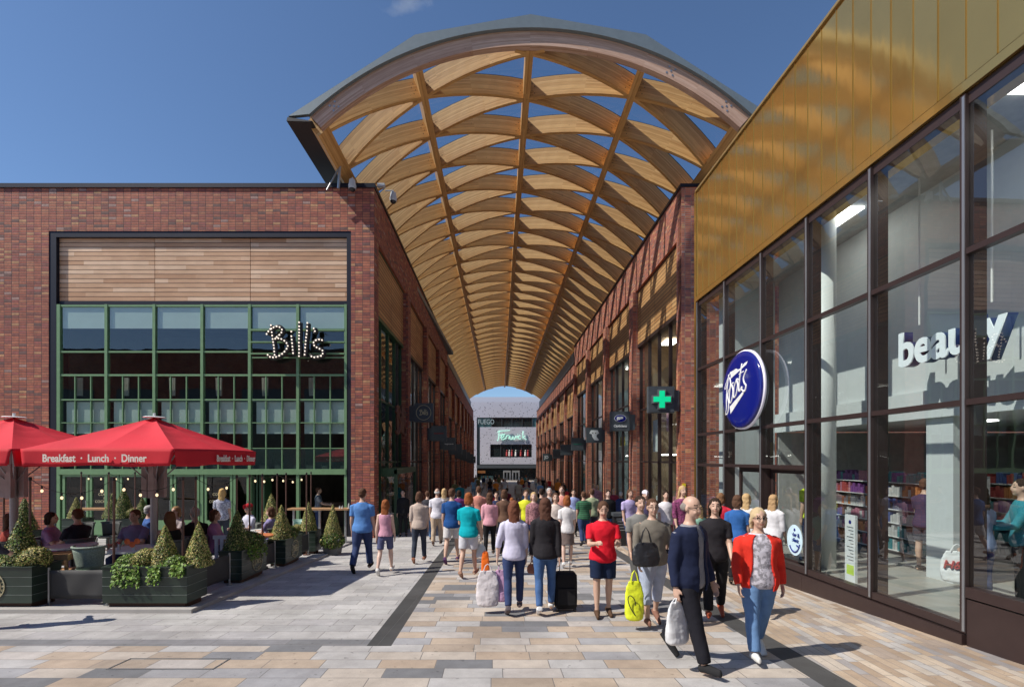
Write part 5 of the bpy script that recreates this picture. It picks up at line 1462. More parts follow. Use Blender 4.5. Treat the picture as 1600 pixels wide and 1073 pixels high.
def planter(label, x, y, rz, lx, ly, h, emblem=None):
    t = thing('planter', label, 'planter', (x, y, tz(y)-0.05 if y < 7.4 else tz(y)), rz, 'dark green boarded planters')
    mb = MB(); b0 = 0.09; nb_ = 4; bh_ = (h-b0)/nb_
    for k in range(nb_):
        z0 = b0+k*bh_; z1 = z0+bh_-0.008
        mb.box(-lx/2, lx/2, -ly/2, -ly/2+0.03, z0, z1); mb.box(-lx/2, lx/2, ly/2-0.03, ly/2, z0, z1)
        mb.box(-lx/2+0.001, -lx/2+0.03, -ly/2+0.031, ly/2-0.031, z0, z1); mb.box(lx/2-0.03, lx/2-0.001, -ly/2+0.031, ly/2-0.031, z0, z1)
    mb.box(-lx/2+0.01, lx/2-0.01, -ly/2+0.012, ly/2-0.012, b0+0.01, h-0.06)
    mb.build('planter_box', M_pl, t)
    mb = MB(); mb.box(-lx/2-0.015, lx/2+0.015, -ly/2-0.015, -ly/2+0.03, h, h+0.02); mb.box(-lx/2-0.015, lx/2+0.015, ly/2-0.03, ly/2+0.015, h, h+0.02); mb.box(-lx/2-0.015, -lx/2+0.03, -ly/2+0.03, ly/2-0.03, h, h+0.02); mb.box(lx/2-0.03, lx/2+0.015, -ly/2+0.03, ly/2-0.03, h, h+0.02)
    mb.build('rim', M_pledge, t)
    mb = MB()
    for k in range(1, nb_): z1 = b0+k*bh_; mb.box(-lx/2-0.003, lx/2+0.003, -ly/2-0.003, -ly/2+0.004, z1-0.012, z1-0.005); mb.box(lx/2-0.004, lx/2+0.003, -ly/2+0.005, ly/2, z1-0.012, z1-0.005)
    mb.build('board_edge', mat('board_highlight', (0.16,0.19,0.17), 0.4, var=0.4, scale=3), t)  # pale strips: the highlight along the board gaps, put into the colour
    mb = MB(); mb.box(-lx/2+0.06, lx/2-0.06, -ly/2+0.05, ly/2-0.05, 0, b0); mb.build('base', M_corten, t)
    mb = MB(); mb.box(-lx/2+0.03, lx/2-0.03, -ly/2+0.03, ly/2-0.03, h-0.06, h-0.02); mb.build('soil', M_soil, t)
    if emblem:
        u, side = emblem; r = 0.2
        if side == 'front': c = (u, -ly/2-0.006, h*0.55); ax = (1,0,0)
        else: c = (lx/2+0.006, u, h*0.55); ax = (0,1,0)
        e = ring(c, r, 0.008, M_cream, t, 'emblem', ax=ax); ring(c, r*0.72, 0.004, M_cream, e, 'emblem_ring', ax=ax)
        ax_ = Vector(ax)
        strokes([(p_, 0.009) for p_ in BILLS], 0.009, lambda u_, v_, n_: Vector(c) + ax_*((u_-0.1)*0.115) + Vector((0,0,v_*0.1)), M_cream, 'emblem_lettering', t)
        for j in range(18):
            a = 2*math.pi*(j+0.5)/18
            q = 'RESTAURANT AND BAR'[j]
            if q == ' ': continue
            pc = Vector(c) + ax_*math.sin(a)*r*0.86 + Vector((0,0,1))*math.cos(a)*r*0.86
            o = text(q, 0.045, M_cream, tuple(pc), (R(90), 0, 0 if side == 'front' else R(90)), t, name='emblem_letter', depth=0.002)
            o.rotation_euler = (Matrix.Rotation(0 if side == 'front' else R(90), 4, 'Z') @ Matrix.Rotation(R(90), 4, 'X') @ Matrix.Rotation(-a, 4, 'Z')).to_euler()
    return t
PH = 0.62
planter('big dark green planter with ivy at the near terrace corner', -5.52, 7.5, 0, 1.27, 0.48, PH)
planter('dark green planter with a round gold emblem at the left edge', -7.85, 7.5, 0, 1.27, 0.48, PH, (0.03, 'front'))
PZ = tz(7.4) - 0.05 + PH
topiary('cone_v', 'golden variegated cone shrub in the middle of the corner planter', -5.40, 7.52, PZ, 1.05)
topiary('cone_v', 'golden variegated cone shrub at the right end of the corner planter', -4.98+0.05, 7.6, PZ, 1.0, sz=1.1)
topiary('ball_v', 'cream variegated ball shrub left of the middle cone', -5.66, 7.48, PZ-0.01, 0.92)
topiary('ball_g', 'small bright green ball shrub at the left end of the corner planter', -5.93, 7.5, PZ-0.03, 0.95)
topiary('ball_g', 'small bright green ball shrub between the two golden cones', -5.17, 7.42, PZ-0.04, 0.95)
ivy('bright ivy trailing over the front of the corner planter at its left', -5.98, -5.55, 7.27, PZ, 0.30, 420, seed=2)
ivy('bright ivy hanging in a short strand below the middle cone', -5.45, -5.26, 7.27, PZ, 0.26, 200, seed=5)
ivy('ivy spilling over the right corner of the corner planter', -5.1, -4.9, 7.27, PZ, 0.14, 220, seed=9)
topiary('cone_g', 'tall green cone shrub in the left emblem planter', -7.66, 7.55, PZ, 1.18, sz=1.05)
topiary('ball_v', 'yellow green ball shrub at the right end of the emblem planter', -7.36, 7.46, PZ-0.01, 1.0)
topiary('ball_g', 'low green ball shrub hidden behind the left cone', -7.98, 7.5, PZ-0.03, 1.0)
# side row
def side_x(y, off=0.0): return TX(y) - 0.32 - off
A1 = planter('dark green planter with emblem, second along the terrace side', side_x(9.6), 9.6, R(2.3), 0.42, 1.0, PH, (0.1, 'side'))
A2 = planter('dark green planter with emblem, third along the terrace side', side_x(11.5), 11.5, R(2.3), 0.42, 0.95, PH, (0.05, 'side'))
A3 = planter('narrow dark green planter at the far terrace corner, no emblem', -5.62, 13.25, 0, 0.62, 0.42, PH)
pz_ = tz(9.6)+PH
topiary('cone_g', 'dark green cone shrub in the second side planter', side_x(9.35), 9.35, pz_, 1.1, sz=1.05); topiary('bush', 'bushy green leaves spilling over the second side planter', side_x(9.6)+0.03, 9.65, pz_-0.06, 1.0)
ivy('ivy trailing down the side of the second side planter', 9.3, 10.05, side_x(9.6)+0.22, pz_, 0.3, 420, along_y=True, seed=3)
pz_ = tz(11.5)+PH
topiary('cone_v', 'bronze variegated cone shrub in the third side planter', side_x(11.3), 11.3, pz_, 1.15, sz=1.1); topiary('bush', 'dark bushy leaves over the third side planter', side_x(11.5), 11.55, pz_-0.06, 0.9)
pz_ = tz(13.25)+PH
topiary('cone_v', 'slim golden cone shrub in the far corner planter', -5.58, 13.25, pz_, 1.1, sz=1.15)
topiary('ball_v', 'small golden ball shrub beside the slim cone', -5.86, 13.2, pz_-0.05, 0.7)
# grey tapered pot
pt = thing('plant_pot', 'tapered grey pot with a cone shrub at the terrace end', 'pot', (-4.95, 13.35, tz(13.3)-0.05))
mb = MB(); mb.rings([[(sx_*q, sy_*q, z) for sx_, sy_ in ((-1,-1),(1,-1),(1,1),(-1,1))] for q, z in ((0.17, 0), (0.24, 0.42), (0.26, 0.42), (0.26, 0.46), (0.22, 0.46), (0.2, 0.4))]); mb.build('pot_shell', mat('grey_pot', (0.16,0.165,0.17), 0.7), pt)
topiary('cone_v', 'golden cone shrub rising from the grey pot', -4.95, 13.35, tz(13.3)+0.5, 1.1, sz=1.2)
topiary('bush', 'fresh green leaves spilling round the grey pot', -4.95, 13.3, tz(13.3)+0.12, 1.05, sz=1.2)
# row of shrubs before the restaurant doors
for k, (p, sc, kd) in enumerate(((119, 1.0, 'cone_v'), (176, 1.15, 'cone_g'), (193, 1.35, 'cone_g'), (222, 0.95, 'cone_g'), (207, 0.9, 'ball_v'), (38, 1.2, 'cone_g'), (424, 1.4, 'cone_v'))):
    Y = 14.6 if k < 6 else 15.5
    if k == 5: Y = 12.0
    topiary(kd, ['golden cone shrub left of the green double doors', 'green cone shrub leaning behind the thin brown pole', 'tallest green cone shrub before the green doors', 'small dark cone shrub right of the tallest cone', 'round golden shrub tucked beside the tallest cone', 'dark green cone shrub behind the left planter', 'slender pale cone shrub before the open bar front'][k],
            X_(p, Y), Y, tz(Y) + (0.88 if k < 5 else 0.75 if k == 5 else 0.72), sc)
for k, (p, Y, w_, h_) in enumerate(((140, 14.6, 0.62, 0.86), (200, 14.6, 1.0, 0.86), (38, 12.0, 0.5, 0.72), (424, 15.5, 0.5, 0.7))):
    planter(['dark trough planter under the golden cone by the doors', 'long dark trough planter under the row of cones', 'square dark planter behind the left parasol pole', 'square dark planter before the open bar front'][k], X_(p if k else 122, Y), Y, 0, w_, 0.4, h_)
# ------ fabric screens
M_fab = mat('charcoal_fabric', (0.045, 0.045, 0.047), 0.75, var=0.12, scale=2)
def screen(label, a, b):
    a, b = Vector(a), Vector(b); t = thing('fabric_screen', label, 'screen', tuple(a), 0, 'charcoal screens between the planters')
    L = (b-a); n = Vector((-L.y, L.x, 0)).normalized(); K = 14; mb = MB(); g = []
    for r in range(7):
        g.append([tuple(L*(c/K) + n*0.012*math.sin(c*0.9)*math.sin(r*0.6+1) + Vector((0,0,0.12 + 0.44*r/6))) for c in range(K+1)])
    for r in range(6):
        for c in range(K): mb.add([g[r][c], g[r][c+1], g[r+1][c+1], g[r+1][c]], [(0,1,2,3)])
    f = mb.build('fabric', M_fab, t, smooth=True, merge=True); md = f.modifiers.new('thick', 'SOLIDIFY'); md.thickness = 0.006
    for e in (0.0, 1.0):
        mb = MB(); p = L*e; mb.tube([(p.x, p.y, 0.0 + p.z), (p.x, p.y, 0.60 + p.z)], 0.016, 8); mb.cyl((p.x, p.y, p.z), 0.05, 0.03, 10); mb.build('post', M_steel, t)
screen('charcoal fabric screen between the two front planters', (-7.14, 7.45, tz(7.45)-0.02), (-6.24, 7.45, tz(7.45)-0.02))
screen('charcoal screen behind the corner planter on the terrace side', (side_x(7.9)+0.05, 7.85, tz(7.85)), (side_x(9.0)+0.05, 8.98, tz(8.98)))
screen('charcoal screen between the second and third side planters', (side_x(10.2), 10.2, tz(10.2)), (side_x(10.95), 10.95, tz(10.95)))
screen('charcoal screen between the third side planter and the far corner', (side_x(12.1), 12.1, tz(12.1)), (side_x(12.9), 12.95, tz(12.95)))
# ------ poles, cables and bulbs
M_rod = mat('rusty_rod', (0.16, 0.085, 0.065), 0.6, 0.3)
POLES = [(6, 9.6), (47, 8.0), (178, 7.9), (286, 8.0), (306, 8.35), (370, 9.45), (390, 10.1), (410, 10.8), (433, 11.4), (447, 12.2), (479, 12.9), (486, 14.5), (127, 14.5), (170, 13.9), (211, 14.2)]
LBL = ['at the far left edge', 'rising from the left emblem planter', 'left of the grey wicker chair', 'behind the golden cone of the corner planter', 'just right of the corner planter cones', 'by the second side planter', 'left of the open bar front',
       'at the left post of the open bar', 'near the pale cone by the bar', 'right of the pale cone by the bar', 'behind the slim golden cone', 'at the bar table corner', 'left of the green doors', 'before the lettered green door', 'right of the lettered green door']
tops = []
for (p, Y), l in zip(POLES, LBL):
    x = X_(p, Y); zt = 1.72 - 0.012*(Y-8)
    t = thing('light_pole', 'thin rust brown pole ' + l, 'pole', (x, Y, tz(Y)), 0, 'poles carrying the bulb strings')
    mb = MB(); mb.cyl((0,0,0), 0.017, zt-tz(Y), 8); mb.build('rod', M_rod, t); mb = MB(); mb.cyl((0,0,0), 0.09, 0.02, 14); mb.build('foot', M_rod, t)
    mb = MB(); mb.cyl((0,0,zt-tz(Y)-0.06), 0.024, 0.05, 8); mb.build('clamp', M_black, t)
    tops.append(Vector((x, Y, zt-0.03)))
M_bulb = emis('warm_bulb', (1.0, 0.76, 0.45), 1.3)
def string(label, a, b, nb_, sag):
    t = thing('bulb_string', label, 'string lights', tuple(a), 0, 'bulb strings over the terrace'); L = b - a; K = 16
    def at(f): return L*f - Vector((0,0,sag*4*f*(1-f)))
    mb = MB(); mb.tube([at(k/K) for k in range(K+1)], 0.005, 5); mb.build('cable', M_black, t)
    for j in range(nb_):
        p = at((j+0.6)/(nb_+0.2)); mb = MB(); mb.cyl((p.x, p.y, p.z-0.05), 0.013, 0.05, 8); c = mb.build('bulb_socket', M_black, t)
        mb = MB(); mb.ell((p.x, p.y, p.z-0.082), (0.020, 0.020, 0.027), 10, 7); mb.build('bulb', M_bulb, c, smooth=True)
string('bulb string sagging from the left planter pole to the wicker chair pole', tops[1], tops[2], 4, 0.25)
string('bulb string from the wicker chair pole to the corner planter pole', tops[2], tops[3], 4, 0.2)
string('short bulb string along the terrace side to the second planter', tops[4], tops[5], 2, 0.16)
string('bulb string crossing before the open bar, near span', tops[6], tops[8], 3, 0.06)
string('bulb string crossing before the open bar, far span', tops[8], tops[10], 3, 0.12)
string('bulb string hung low before the green doors on the left', tops[12], tops[13], 2, 0.12)
string('bulb string hung before the green doors in the middle', tops[13], tops[14], 2, 0.12)
# ------ furniture
M_top = mat('table_white', (0.6,0.62,0.6), 0.4); M_oak = mat('oak', (0.42,0.24,0.12), 0.5, var=0.2, scale=8); M_wick = mat('sage_wicker', (0.26,0.33,0.28), 0.7, var=0.25, scale=60, bump=0.6)
def table(label, x, y, r=0.38, m=None):
    t = thing('round_table', label, 'table', (x, y, tz(y)), 0, 'round cafe tables'); mb = MB(); mb.cyl((0,0,0.72), r, 0.03, 28); mb.build('table_top', m or M_top, t)
    mb = MB(); mb.cyl((0,0,0.03), 0.03, 0.69, 10); mb.build('pedestal', M_black, t); mb = MB(); mb.cyl((0,0,0), 0.22, 0.03, 20); mb.build('base', M_black, t); return t
def chair(label, x, y, rz, m=None, metal=False):
    m = m or M_wick; t = thing('cafe_chair', label, 'chair', (x, y, tz(y)), rz, 'cafe chairs on the terrace')
    mb = MB()
    for k, z in ((0, 0.44),): mb.cyl((0,0,z), 0.22, 0.035, 20, 0, 0.23)
    mb.build('seat', m, t)
    mb = MB(); K = 16; g = []
    for r in range(6):
        f = r/5; g.append([((0.22+0.05*f)*math.cos(a), (0.21+0.06*f)*math.sin(a)-0.0, 0.47+0.36*f) for a in [math.pi*(1.08+0.84*c/K) for c in range(K+1)]])
    for r in range(5):
        for c in range(K): mb.add([g[r][c], g[r][c+1], g[r+1][c+1], g[r+1][c]], [(0,1,2,3)])
    b = mb.build('backrest', m, t, merge=True, smooth=True); md = b.modifiers.new('thick', 'SOLIDIFY'); md.thickness = 0.018
    mb = MB(); mb.tube([((0.27)*math.cos(a), (0.27)*math.sin(a), 0.84) for a in [math.pi*(1.06+0.88*c/K) for c in range(K+1)]], 0.018, 8); mb.build('top_rail', m, t)
    for sx_, sy_ in ((-1,-1),(1,-1),(1,1),(-1,1)):
        mb = MB(); mb.tube([(sx_*0.2, sy_*0.2, 0), (sx_*0.17, sy_*0.17, 0.45)], 0.015, 8); mb.build('leg', m, t)
    return t
chair('pale grey green wicker chair with its back to the square', X_(146, 8.1), 8.1, 0)
table('round white table left of the wicker chair under the parasol', X_(112, 8.9), 8.9)
table('round white table with orange flowers on it', X_(205, 8.35), 8.5, 0.42)
table('white table behind the long haired diner', X_(262, 9.9), 10.3)
table('white round table beside the diner in the red cap', X_(402, 11.6), 11.9)
table('orange topped round table inside the third side planter', X_(398, 10.6), 10.7, 0.33, mat('orange_top', (0.6,0.2,0.07), 0.5))
chair('dark wicker chair by the long trough planter', X_(170, 13.2), 13.2, math.pi, mat('dark_wicker', (0.05,0.055,0.05), 0.7, bump=0.5, scale=50))
chair('dark wicker chair left of the trough planter', X_(128, 12.9), 12.9, math.pi, mat('dark_wicker', (0.05,0.055,0.05), 0.7, bump=0.5, scale=50))
chair('pale green chair before the bar table', X_(464, 13.9), 13.9, 2.6, mat('mint_metal', (0.3,0.46,0.38), 0.4))
def bar_table(label, x0, x1, y):
    t = thing('bar_table', label, 'table', ((x0+x1)/2, y, tz(y))); L = (x1-x0)/2; mb = MB(); mb.box(-L, L, -0.2, 0.2, 1.08, 1.13); mb.build('table_top', M_oak, t)
    for e in (-L*0.85, 0, L*0.85):
        mb = MB(); mb.box(e-0.03, e+0.03, -0.03, 0.03, 0, 1.08); mb.build('leg', M_steel, t)
bar_table('long pale oak bar table before the open restaurant front', X_(452, 15.6), X_(547, 15.6), 15.6)
bar_table('long brown bar table before the green doors', X_(118, 15.6), X_(236, 15.6), 15.6)
# wooden high chair and white slatted chair
hc_ = thing('high_chair', 'pale wooden high chair beside the seated woman on the left', 'high chair', (X_(88, 8.0), 8.0, tz(8.0)), 0.35)
mb = MB(); mb.box(-0.2, 0.2, -0.19, 0.19, 0.42, 0.45); mb.build('seat', M_oak, hc_)
for sx_, sy_ in ((-1,-1),(1,-1),(1,1),(-1,1)):
    mb = MB(); mb.hexa([(sx_*0.27-0.02, sy_*0.25-0.02, 0), (sx_*0.27+0.02, sy_*0.25-0.02, 0), (sx_*0.27+0.02, sy_*0.25+0.02, 0), (sx_*0.27-0.02, sy_*0.25+0.02, 0), (sx_*0.2-0.02, sy_*0.19-0.02, 0.7), (sx_*0.2+0.02, sy_*0.19-0.02, 0.7), (sx_*0.2+0.02, sy_*0.19+0.02, 0.7), (sx_*0.2-0.02, sy_*0.19+0.02, 0.7)]); mb.build('leg', M_oak, hc_)
mb = MB(); mb.box(-0.24, 0.24, -0.215, -0.195, 0.55, 0.74); mb.box(-0.24, 0.24, 0.195, 0.215, 0.62, 0.72); mb.box(-0.23, -0.21, -0.19, 0.19, 0.62, 0.72); mb.box(0.21, 0.23, -0.19, 0.19, 0.62, 0.72); mb.build('side_rails', M_oak, hc_)
sl = thing('slatted_chair', 'white slatted wooden chair back beside the corner planter', 'chair', (X_(355, 9.5), 9.5, tz(9.5)), 0.1)
M_wpaint = mat('white_paint', (0.66,0.68,0.72), 0.5)
for k in range(5):
    mb = MB(); u = -0.2+0.1*k; mb.box(u-0.03, u+0.03, -0.015, 0.015, 0.4, 0.8); mb.build('slat', M_wpaint, sl)
mb = MB(); mb.box(-0.26, 0.26, -0.02, 0.02, 0.8, 0.87); mb.build('back_rail', M_wpaint, sl)
mb = MB(); mb.box(-0.26, 0.26, -0.02, 0.02, 0.36, 0.40); mb.build('back_rail', M_wpaint, sl)
mb = MB(); mb.box(-0.26, 0.26, 0.02, 0.45, 0.38, 0.42); mb.build('seat', M_wpaint, sl)
for sx_, yy in ((-0.24, 0), (0.24, 0), (-0.24, 0.42), (0.24, 0.42)):
    mb = MB(); mb.box(sx_-0.025, sx_+0.025, yy-0.019, yy+0.019, 0, 0.36 if yy == 0 else 0.38); mb.build('leg', M_wpaint, sl)
# flowers and condiments
fv = thing('flower_vase', 'small vase of orange gerberas on the white table', 'flowers', (X_(209, 8.3), 8.3, tz(8.5)+0.75))
mb = MB(); mb.cyl((0,0,0), 0.03, 0.09, 12, 0, 0.022); mb.build('vase', M_top, fv)
for k, (dx, dz_) in enumerate(((-0.085, 0.15), (0.085, 0.155), (0.0, 0.10))):
    mb = MB(); mb.tube([(0,0,0.08), (dx, -0.02, dz_)], 0.003, 5); fl_ = mb.build('flower_stem', LF[3], fv)
    mb = MB()
    for j in range(12):
        a = j*math.pi/6; mb.tube([(dx, -0.025, dz_), (dx+0.05*math.cos(a), -0.035, dz_+0.05*math.sin(a))], [(0.006, 0.003), (0.013, 0.003)], 6)
    mb.build('petals', mat('orange_petal', (0.85,0.16,0.03), 0.6), fl_)
cb = thing('condiment_bottle', 'small red capped bottle beside the orange flowers', 'bottle', (X_(186, 8.3), 8.3, tz(8.5)+0.75)); mb = MB(); mb.cyl((0,0,0), 0.025, 0.1, 12, 0, 0.018); mb.build('glass_body', mat('bottle_pale', (0.5,0.45,0.45), 0.2), cb); mb = MB(); mb.cyl((0,0,0.1), 0.016, 0.03, 10); mb.build('cap', M_goods[0], cb)
for k, (p, l) in enumerate(((531, 'white salt shaker on the oak bar table, left one'), (535, 'white pepper shaker on the oak bar table, middle one'), (545, 'white sauce bottle at the right end of the oak bar table'))):
    bt_ = thing('shaker' if k < 2 else 'sauce_bottle', l, 'shaker' if k < 2 else 'bottle', (X_(p, 15.5), 15.5, tz(15.6)+1.13)); mb = MB(); h_ = 0.07 if k < 2 else 0.15; mb.cyl((0,0,0), 0.03, h_, 12, 0, 0.022); mb.build('body', M_top, bt_); mb = MB(); mb.cyl((0,0,h_), 0.015, 0.03, 10); mb.build('lid', M_steel, bt_)
# ------ marquee name in bulbs over the window
ms = thing('marquee_sign', 'black script name studded with round bulbs on the restaurant window', 'sign')
def putM(u, v, n): return Vector((X_(u, GY-0.28), GY-0.28 - n, Z_(v, GY-0.28)))
def cm(pts): return [(400 + a/7.665, 480 + b/7.665) for a, b in pts]
MQ = [cm([(145,330),(175,285),(200,265),(255,240),(295,245),(330,285),(310,325),(285,350),(240,385),(290,380),(350,405),(395,460),(380,510),(330,565),(270,598),(210,608),(165,590),(155,565)]),
      cm([(195,225),(205,300),(215,380),(230,470),(238,560),(243,600)]), cm([(438,300),(445,306)]), cm([(440,355),(448,430),(455,510),(462,578)]),
      cm([(532,190),(532,300),(530,420),(532,520),(530,592)]), cm([(630,198),(625,300),(612,400),(603,500),(595,595)]), cm([(705,262),(720,292),(705,322)]),
      cm([(805,402),(765,395),(720,410),(702,440),(720,475),(765,500),(812,530),(805,580),(765,598),(700,605),(655,575)])]
mb = MB()
for p_ in MQ:
    sp = smooth_path(p_); mb.tube([putM(u, v, 0.0) for u, v in sp], [(0.085, 0.085)]*len(sp), 10)
mb.build('lettering', M_black, ms, smooth=True)
M_mb = emis('marquee_bulb', (1.0, 0.86, 0.72), 0.9); nbulb = 0
for p_ in MQ:
    sp = [putM(u, v, 0.0) for u, v in smooth_path(p_, 10)]; acc = 0.0; last = sp[0]; put_ = [sp[0]]
    for q in sp[1:]:
        acc += (q-last).length; last = q
        if acc >= 0.108: put_.append(q); acc = 0.0
    for q in put_:
        nbulb += 1
        if nbulb > 99: break
        mb = MB(); mb.ell((q.x, q.y-0.105, q.z), (0.028, 0.026, 0.028), 8, 6); mb.build('bulb', M_mb, ms, smooth=True)
mb = MB()
for p in (418, 506): mb.tube([(X_(p), GY-0.06, Z_(520)), (X_(p), GY-0.28, Z_(520))], 0.015, 6)
mb.build('bracket', M_black, ms)
# side marquee name on the arcade wall, seen edge-on
ms2 = thing('marquee_sign', 'bulb studded script sign seen edge on, on the arcade side window', 'sign')
mb = MB(A)
for p_ in MQ:
    mb.tube([(-4.3, 21.1 + (u-460)*0.023, 3.75 - (v-532)*0.024) for u, v in smooth_path(p_)], 0.07, 8)
mb.build('lettering', mat('marquee_rust', (0.14,0.05,0.03), 0.5), ms2, smooth=True)
# ------ cameras on the corner
def cctv(label, x, y, z, kind, d=(0, -1, 0)):
    t = thing('security_camera', label, 'camera', (x, y, z), 0, 'security cameras on the corner'); d = Vector(d)
    if kind == 'dome':
        mb = MB(); mb.cyl((0,0,-0.16), 0.13, 0.2, 20, 0, 0.1); mb.cyl((0,0,-0.28), 0.125, 0.12, 20, 0, 0.14); mb.build('housing', mat('camera_white', (0.55,0.56,0.58), 0.4), t)
        mb = MB(); mb.ell((0,0,-0.28), (0.11,0.11,0.10), 16, 10); mb.build('dome', mat('camera_lens', (0.02,0.02,0.025), 0.08), t, smooth=True)
        mb = MB(); mb.tube([(0,0,0.03), (0,0,0.12), tuple(-d*0.3 + Vector((0,0,0.12)))], 0.025, 8); mb.build('bracket', mat('camera_white', (0.5,0.5,0.5), 0.4), t)
    else:
        mb = MB(); mb.box(-0.07, 0.2, -0.07, 0.07, -0.06, 0.06); mb.build('housing', mat('camera_white', (0.5,0.5,0.5), 0.4), t); mb = MB(); mb.tube([(-0.05,0,0), (-0.25,0.1,-0.1)], 0.02, 8); mb.build('bracket', M_steel, t)
cctv('white dome camera on the front of the brick corner, under the coping', X_(550.5, 17.25), 17.25, Z_(283, 17.25), 'dome', (0, -1, 0))
cctv('small box camera right at the brick corner coping', X_(593, 17.9), 17.9, Z_(290, 17.9), 'box')
cctv('white dome camera hung out over the arcade from the corner', X_(614.5, 18.4), 18.4, Z_(303, 18.4), 'dome', (1, 0, 0))
# ------ small things by the store
ys_ = thing('wall_plate', 'narrow yellow upright sign on the right brick pier', 'sign'); mb = MB(); mb.box(X_(1066), X_(1071), FY-0.03, FY-0.002, Z_(778), Z_(755)); mb.build('plate', mat('yellow_plate', (0.75,0.62,0.02), 0.5), ys_)
st = thing('window_sticker', 'round pale blue order and collect sticker low on the store window', 'sticker')
cS = Vector(B(-0.012, 8.98, 0.51)); mb = MB(); K = 40
mb.rings([[tuple(cS + eN*n_ + (eU*math.cos(2*math.pi*k/K)*0.8 + eV*math.sin(2*math.pi*k/K))*0.285) for k in range(K)] for n_ in (0, 0.006)]); mb.build('sticker_disc', mat('pale_blue', (0.55,0.72,0.82), 0.4), st)
rotE = (R(90), 0, R(-90) - 0.038)
text('order &', 0.10, M_boots, tuple(cS + eN*0.01 + eV*0.10), rotE, st, bold=0.003, depth=0.002); text('collect', 0.10, M_boots, tuple(cS + eN*0.01 - eV*0.00), rotE, st, bold=0.003, depth=0.002)
mb = MB(); mb.ell(tuple(cS + eN*0.008 + eV*0.19), (0.006, 0.03, 0.03), 12, 8); mb.build('blue_dot', M_boots, st)
mb = MB()
arr = [cS + eN*0.01 + eU*0.17*math.cos(a)*0.95 + eV*(0.22*math.sin(a)) for a in [math.pi*(1.18+0.64*j/12) for j in range(13)]]
mb.tube(arr, 0.014, 6); e_ = arr[-1]; mb.tube([e_ + eU*0.02 + eV*0.06, e_ + eU*0.01 + eV*0.0, e_ - eU*0.07 + eV*0.03], 0.014, 6); mb.build('sticker_print', M_boots, st)
tm = thing('info_totem', 'tall white information stand just inside the store window', 'sign', (5.72, 8.15, fl), -0.04)
mb = MB(); mb.box(-0.02, 0.02, -0.13, 0.13, 0, 1.12); mb.build('board', M_white, tm); mb = MB(); mb.box(-0.024, -0.02, -0.10, 0.08, 0.12, 0.28); mb.build('yellow_panel', M_goods[7], tm)
mb = MB()
for k in range(11): mb.box(-0.023, -0.02, -0.09, 0.03+0.05*math.sin(k*2.1), 0.36+k*0.055, 0.372+k*0.055)
mb.build('printed_lines', M_darkgrey, tm)
mb = MB(); mb.ell((-0.02, 0, 1.0), (0.006, 0.035, 0.035), 12, 8); mb.build('blue_dot', M_boots, tm)
M_sh = mat('shelf_white', (0.6,0.6,0.6), 0.5); PK = [mat('pack_' + n, tuple(q*0.55+0.03 for q in c), 0.5) for n, c in (('red', (0.5,0.03,0.03)), ('orange', (0.7,0.22,0.03)), ('purple', (0.22,0.03,0.3)), ('teal', (0.03,0.3,0.35)), ('white', (0.7,0.7,0.7)), ('blue', (0.03,0.08,0.35)), ('pink', (0.6,0.2,0.3)), ('black', (0.02,0.02,0.02)))]
def shelf(label, d, y0, L, seed, rz=0.0):
    x, y, _ = B(d, y0, 0); t = thing('display_shelf', label, 'shelving', (x, y, fl), rz, 'stocked shelves in the store'); rnd = random.Random(seed)
    mb = MB(); mb.box(0.4, 0.43, 0, L, 0, 1.75); mb.box(0, 0.4, -0.02, 0, 0, 1.7); mb.box(0, 0.4, L, L+0.02, 0, 1.7); mb.build('back_panel', M_sh, t)
    for k in range(6):
        mb = MB(); z = 0.12 + 0.29*k; mb.box(0.02, 0.4, 0, L, z-0.02, z); sf = mb.build('shelf', M_sh, t); mb = MB(); yy = 0.03; c1, c2 = rnd.randrange(8), rnd.randrange(8)
        while yy < L-0.1:
            w_ = rnd.uniform(0.05, 0.09); h_ = rnd.uniform(0.13, 0.24)
            if rnd.random() < 0.12: c1, c2 = c2, rnd.randrange(8)
            mb.box(0.04, 0.3, yy, yy+w_, z, z+h_, c1 if rnd.random() < 0.75 else c2); yy += w_+0.008
        o = mb.build('packets', PK, sf); o['kind'] = 'stuff'
shelf('stocked white shelves behind the store window, left of the white pillar', 2.9, 8.7, 2.0, 1); shelf('stocked white shelves deep in the store, far end', 2.9, 10.9, 1.8, 2); shelf('stocked white shelves behind the beauty lettering', 4.2, 6.0, 2.2, 3); shelf('stocked shelves near the store entrance', 4.6, 9.0, 2.4, 4)
dk = thing('display_table', 'low white display table behind the right store windows', 'table', (7.35, 6.0, fl)); mb = MB(); mb.box(-0.35, 0.35, -0.7, 0.7, 0.80, 0.84); mb.build('table_top', M_sh, dk)
for sx_ in (-0.3, 0.3):
    for sy_ in (-0.65, 0.65): mb = MB(); mb.box(sx_-0.02, sx_+0.02, sy_-0.02, sy_+0.02, 0, 0.8); mb.build('leg', M_steel, dk)
lb = thing('litter_bin', 'dark square litter bin by the right shop windows', 'bin', (X_(969, 15.5), 15.5, gz(15.5))); mb = MB(); mb.box(-0.25,0.25,-0.25,0.25,0,0.95); mb.build('body', M_black, lb); mb = MB(); mb.box(-0.28,0.28,-0.28,0.28,0.95,1.05); mb.build('lid', M_darkgrey, lb)
mb = MB()
for k in range(4): mb.box(-0.14, 0.14, -0.256, -0.251, 0.5+0.09*k, 0.53+0.09*k)
mb.build('printed_panel', M_alu, lb)
mb = MB(); mb.box(-0.17, 0.17, -0.262, -0.25, 0.82, 0.91); mb.build('slot', M_darkgrey, lb)
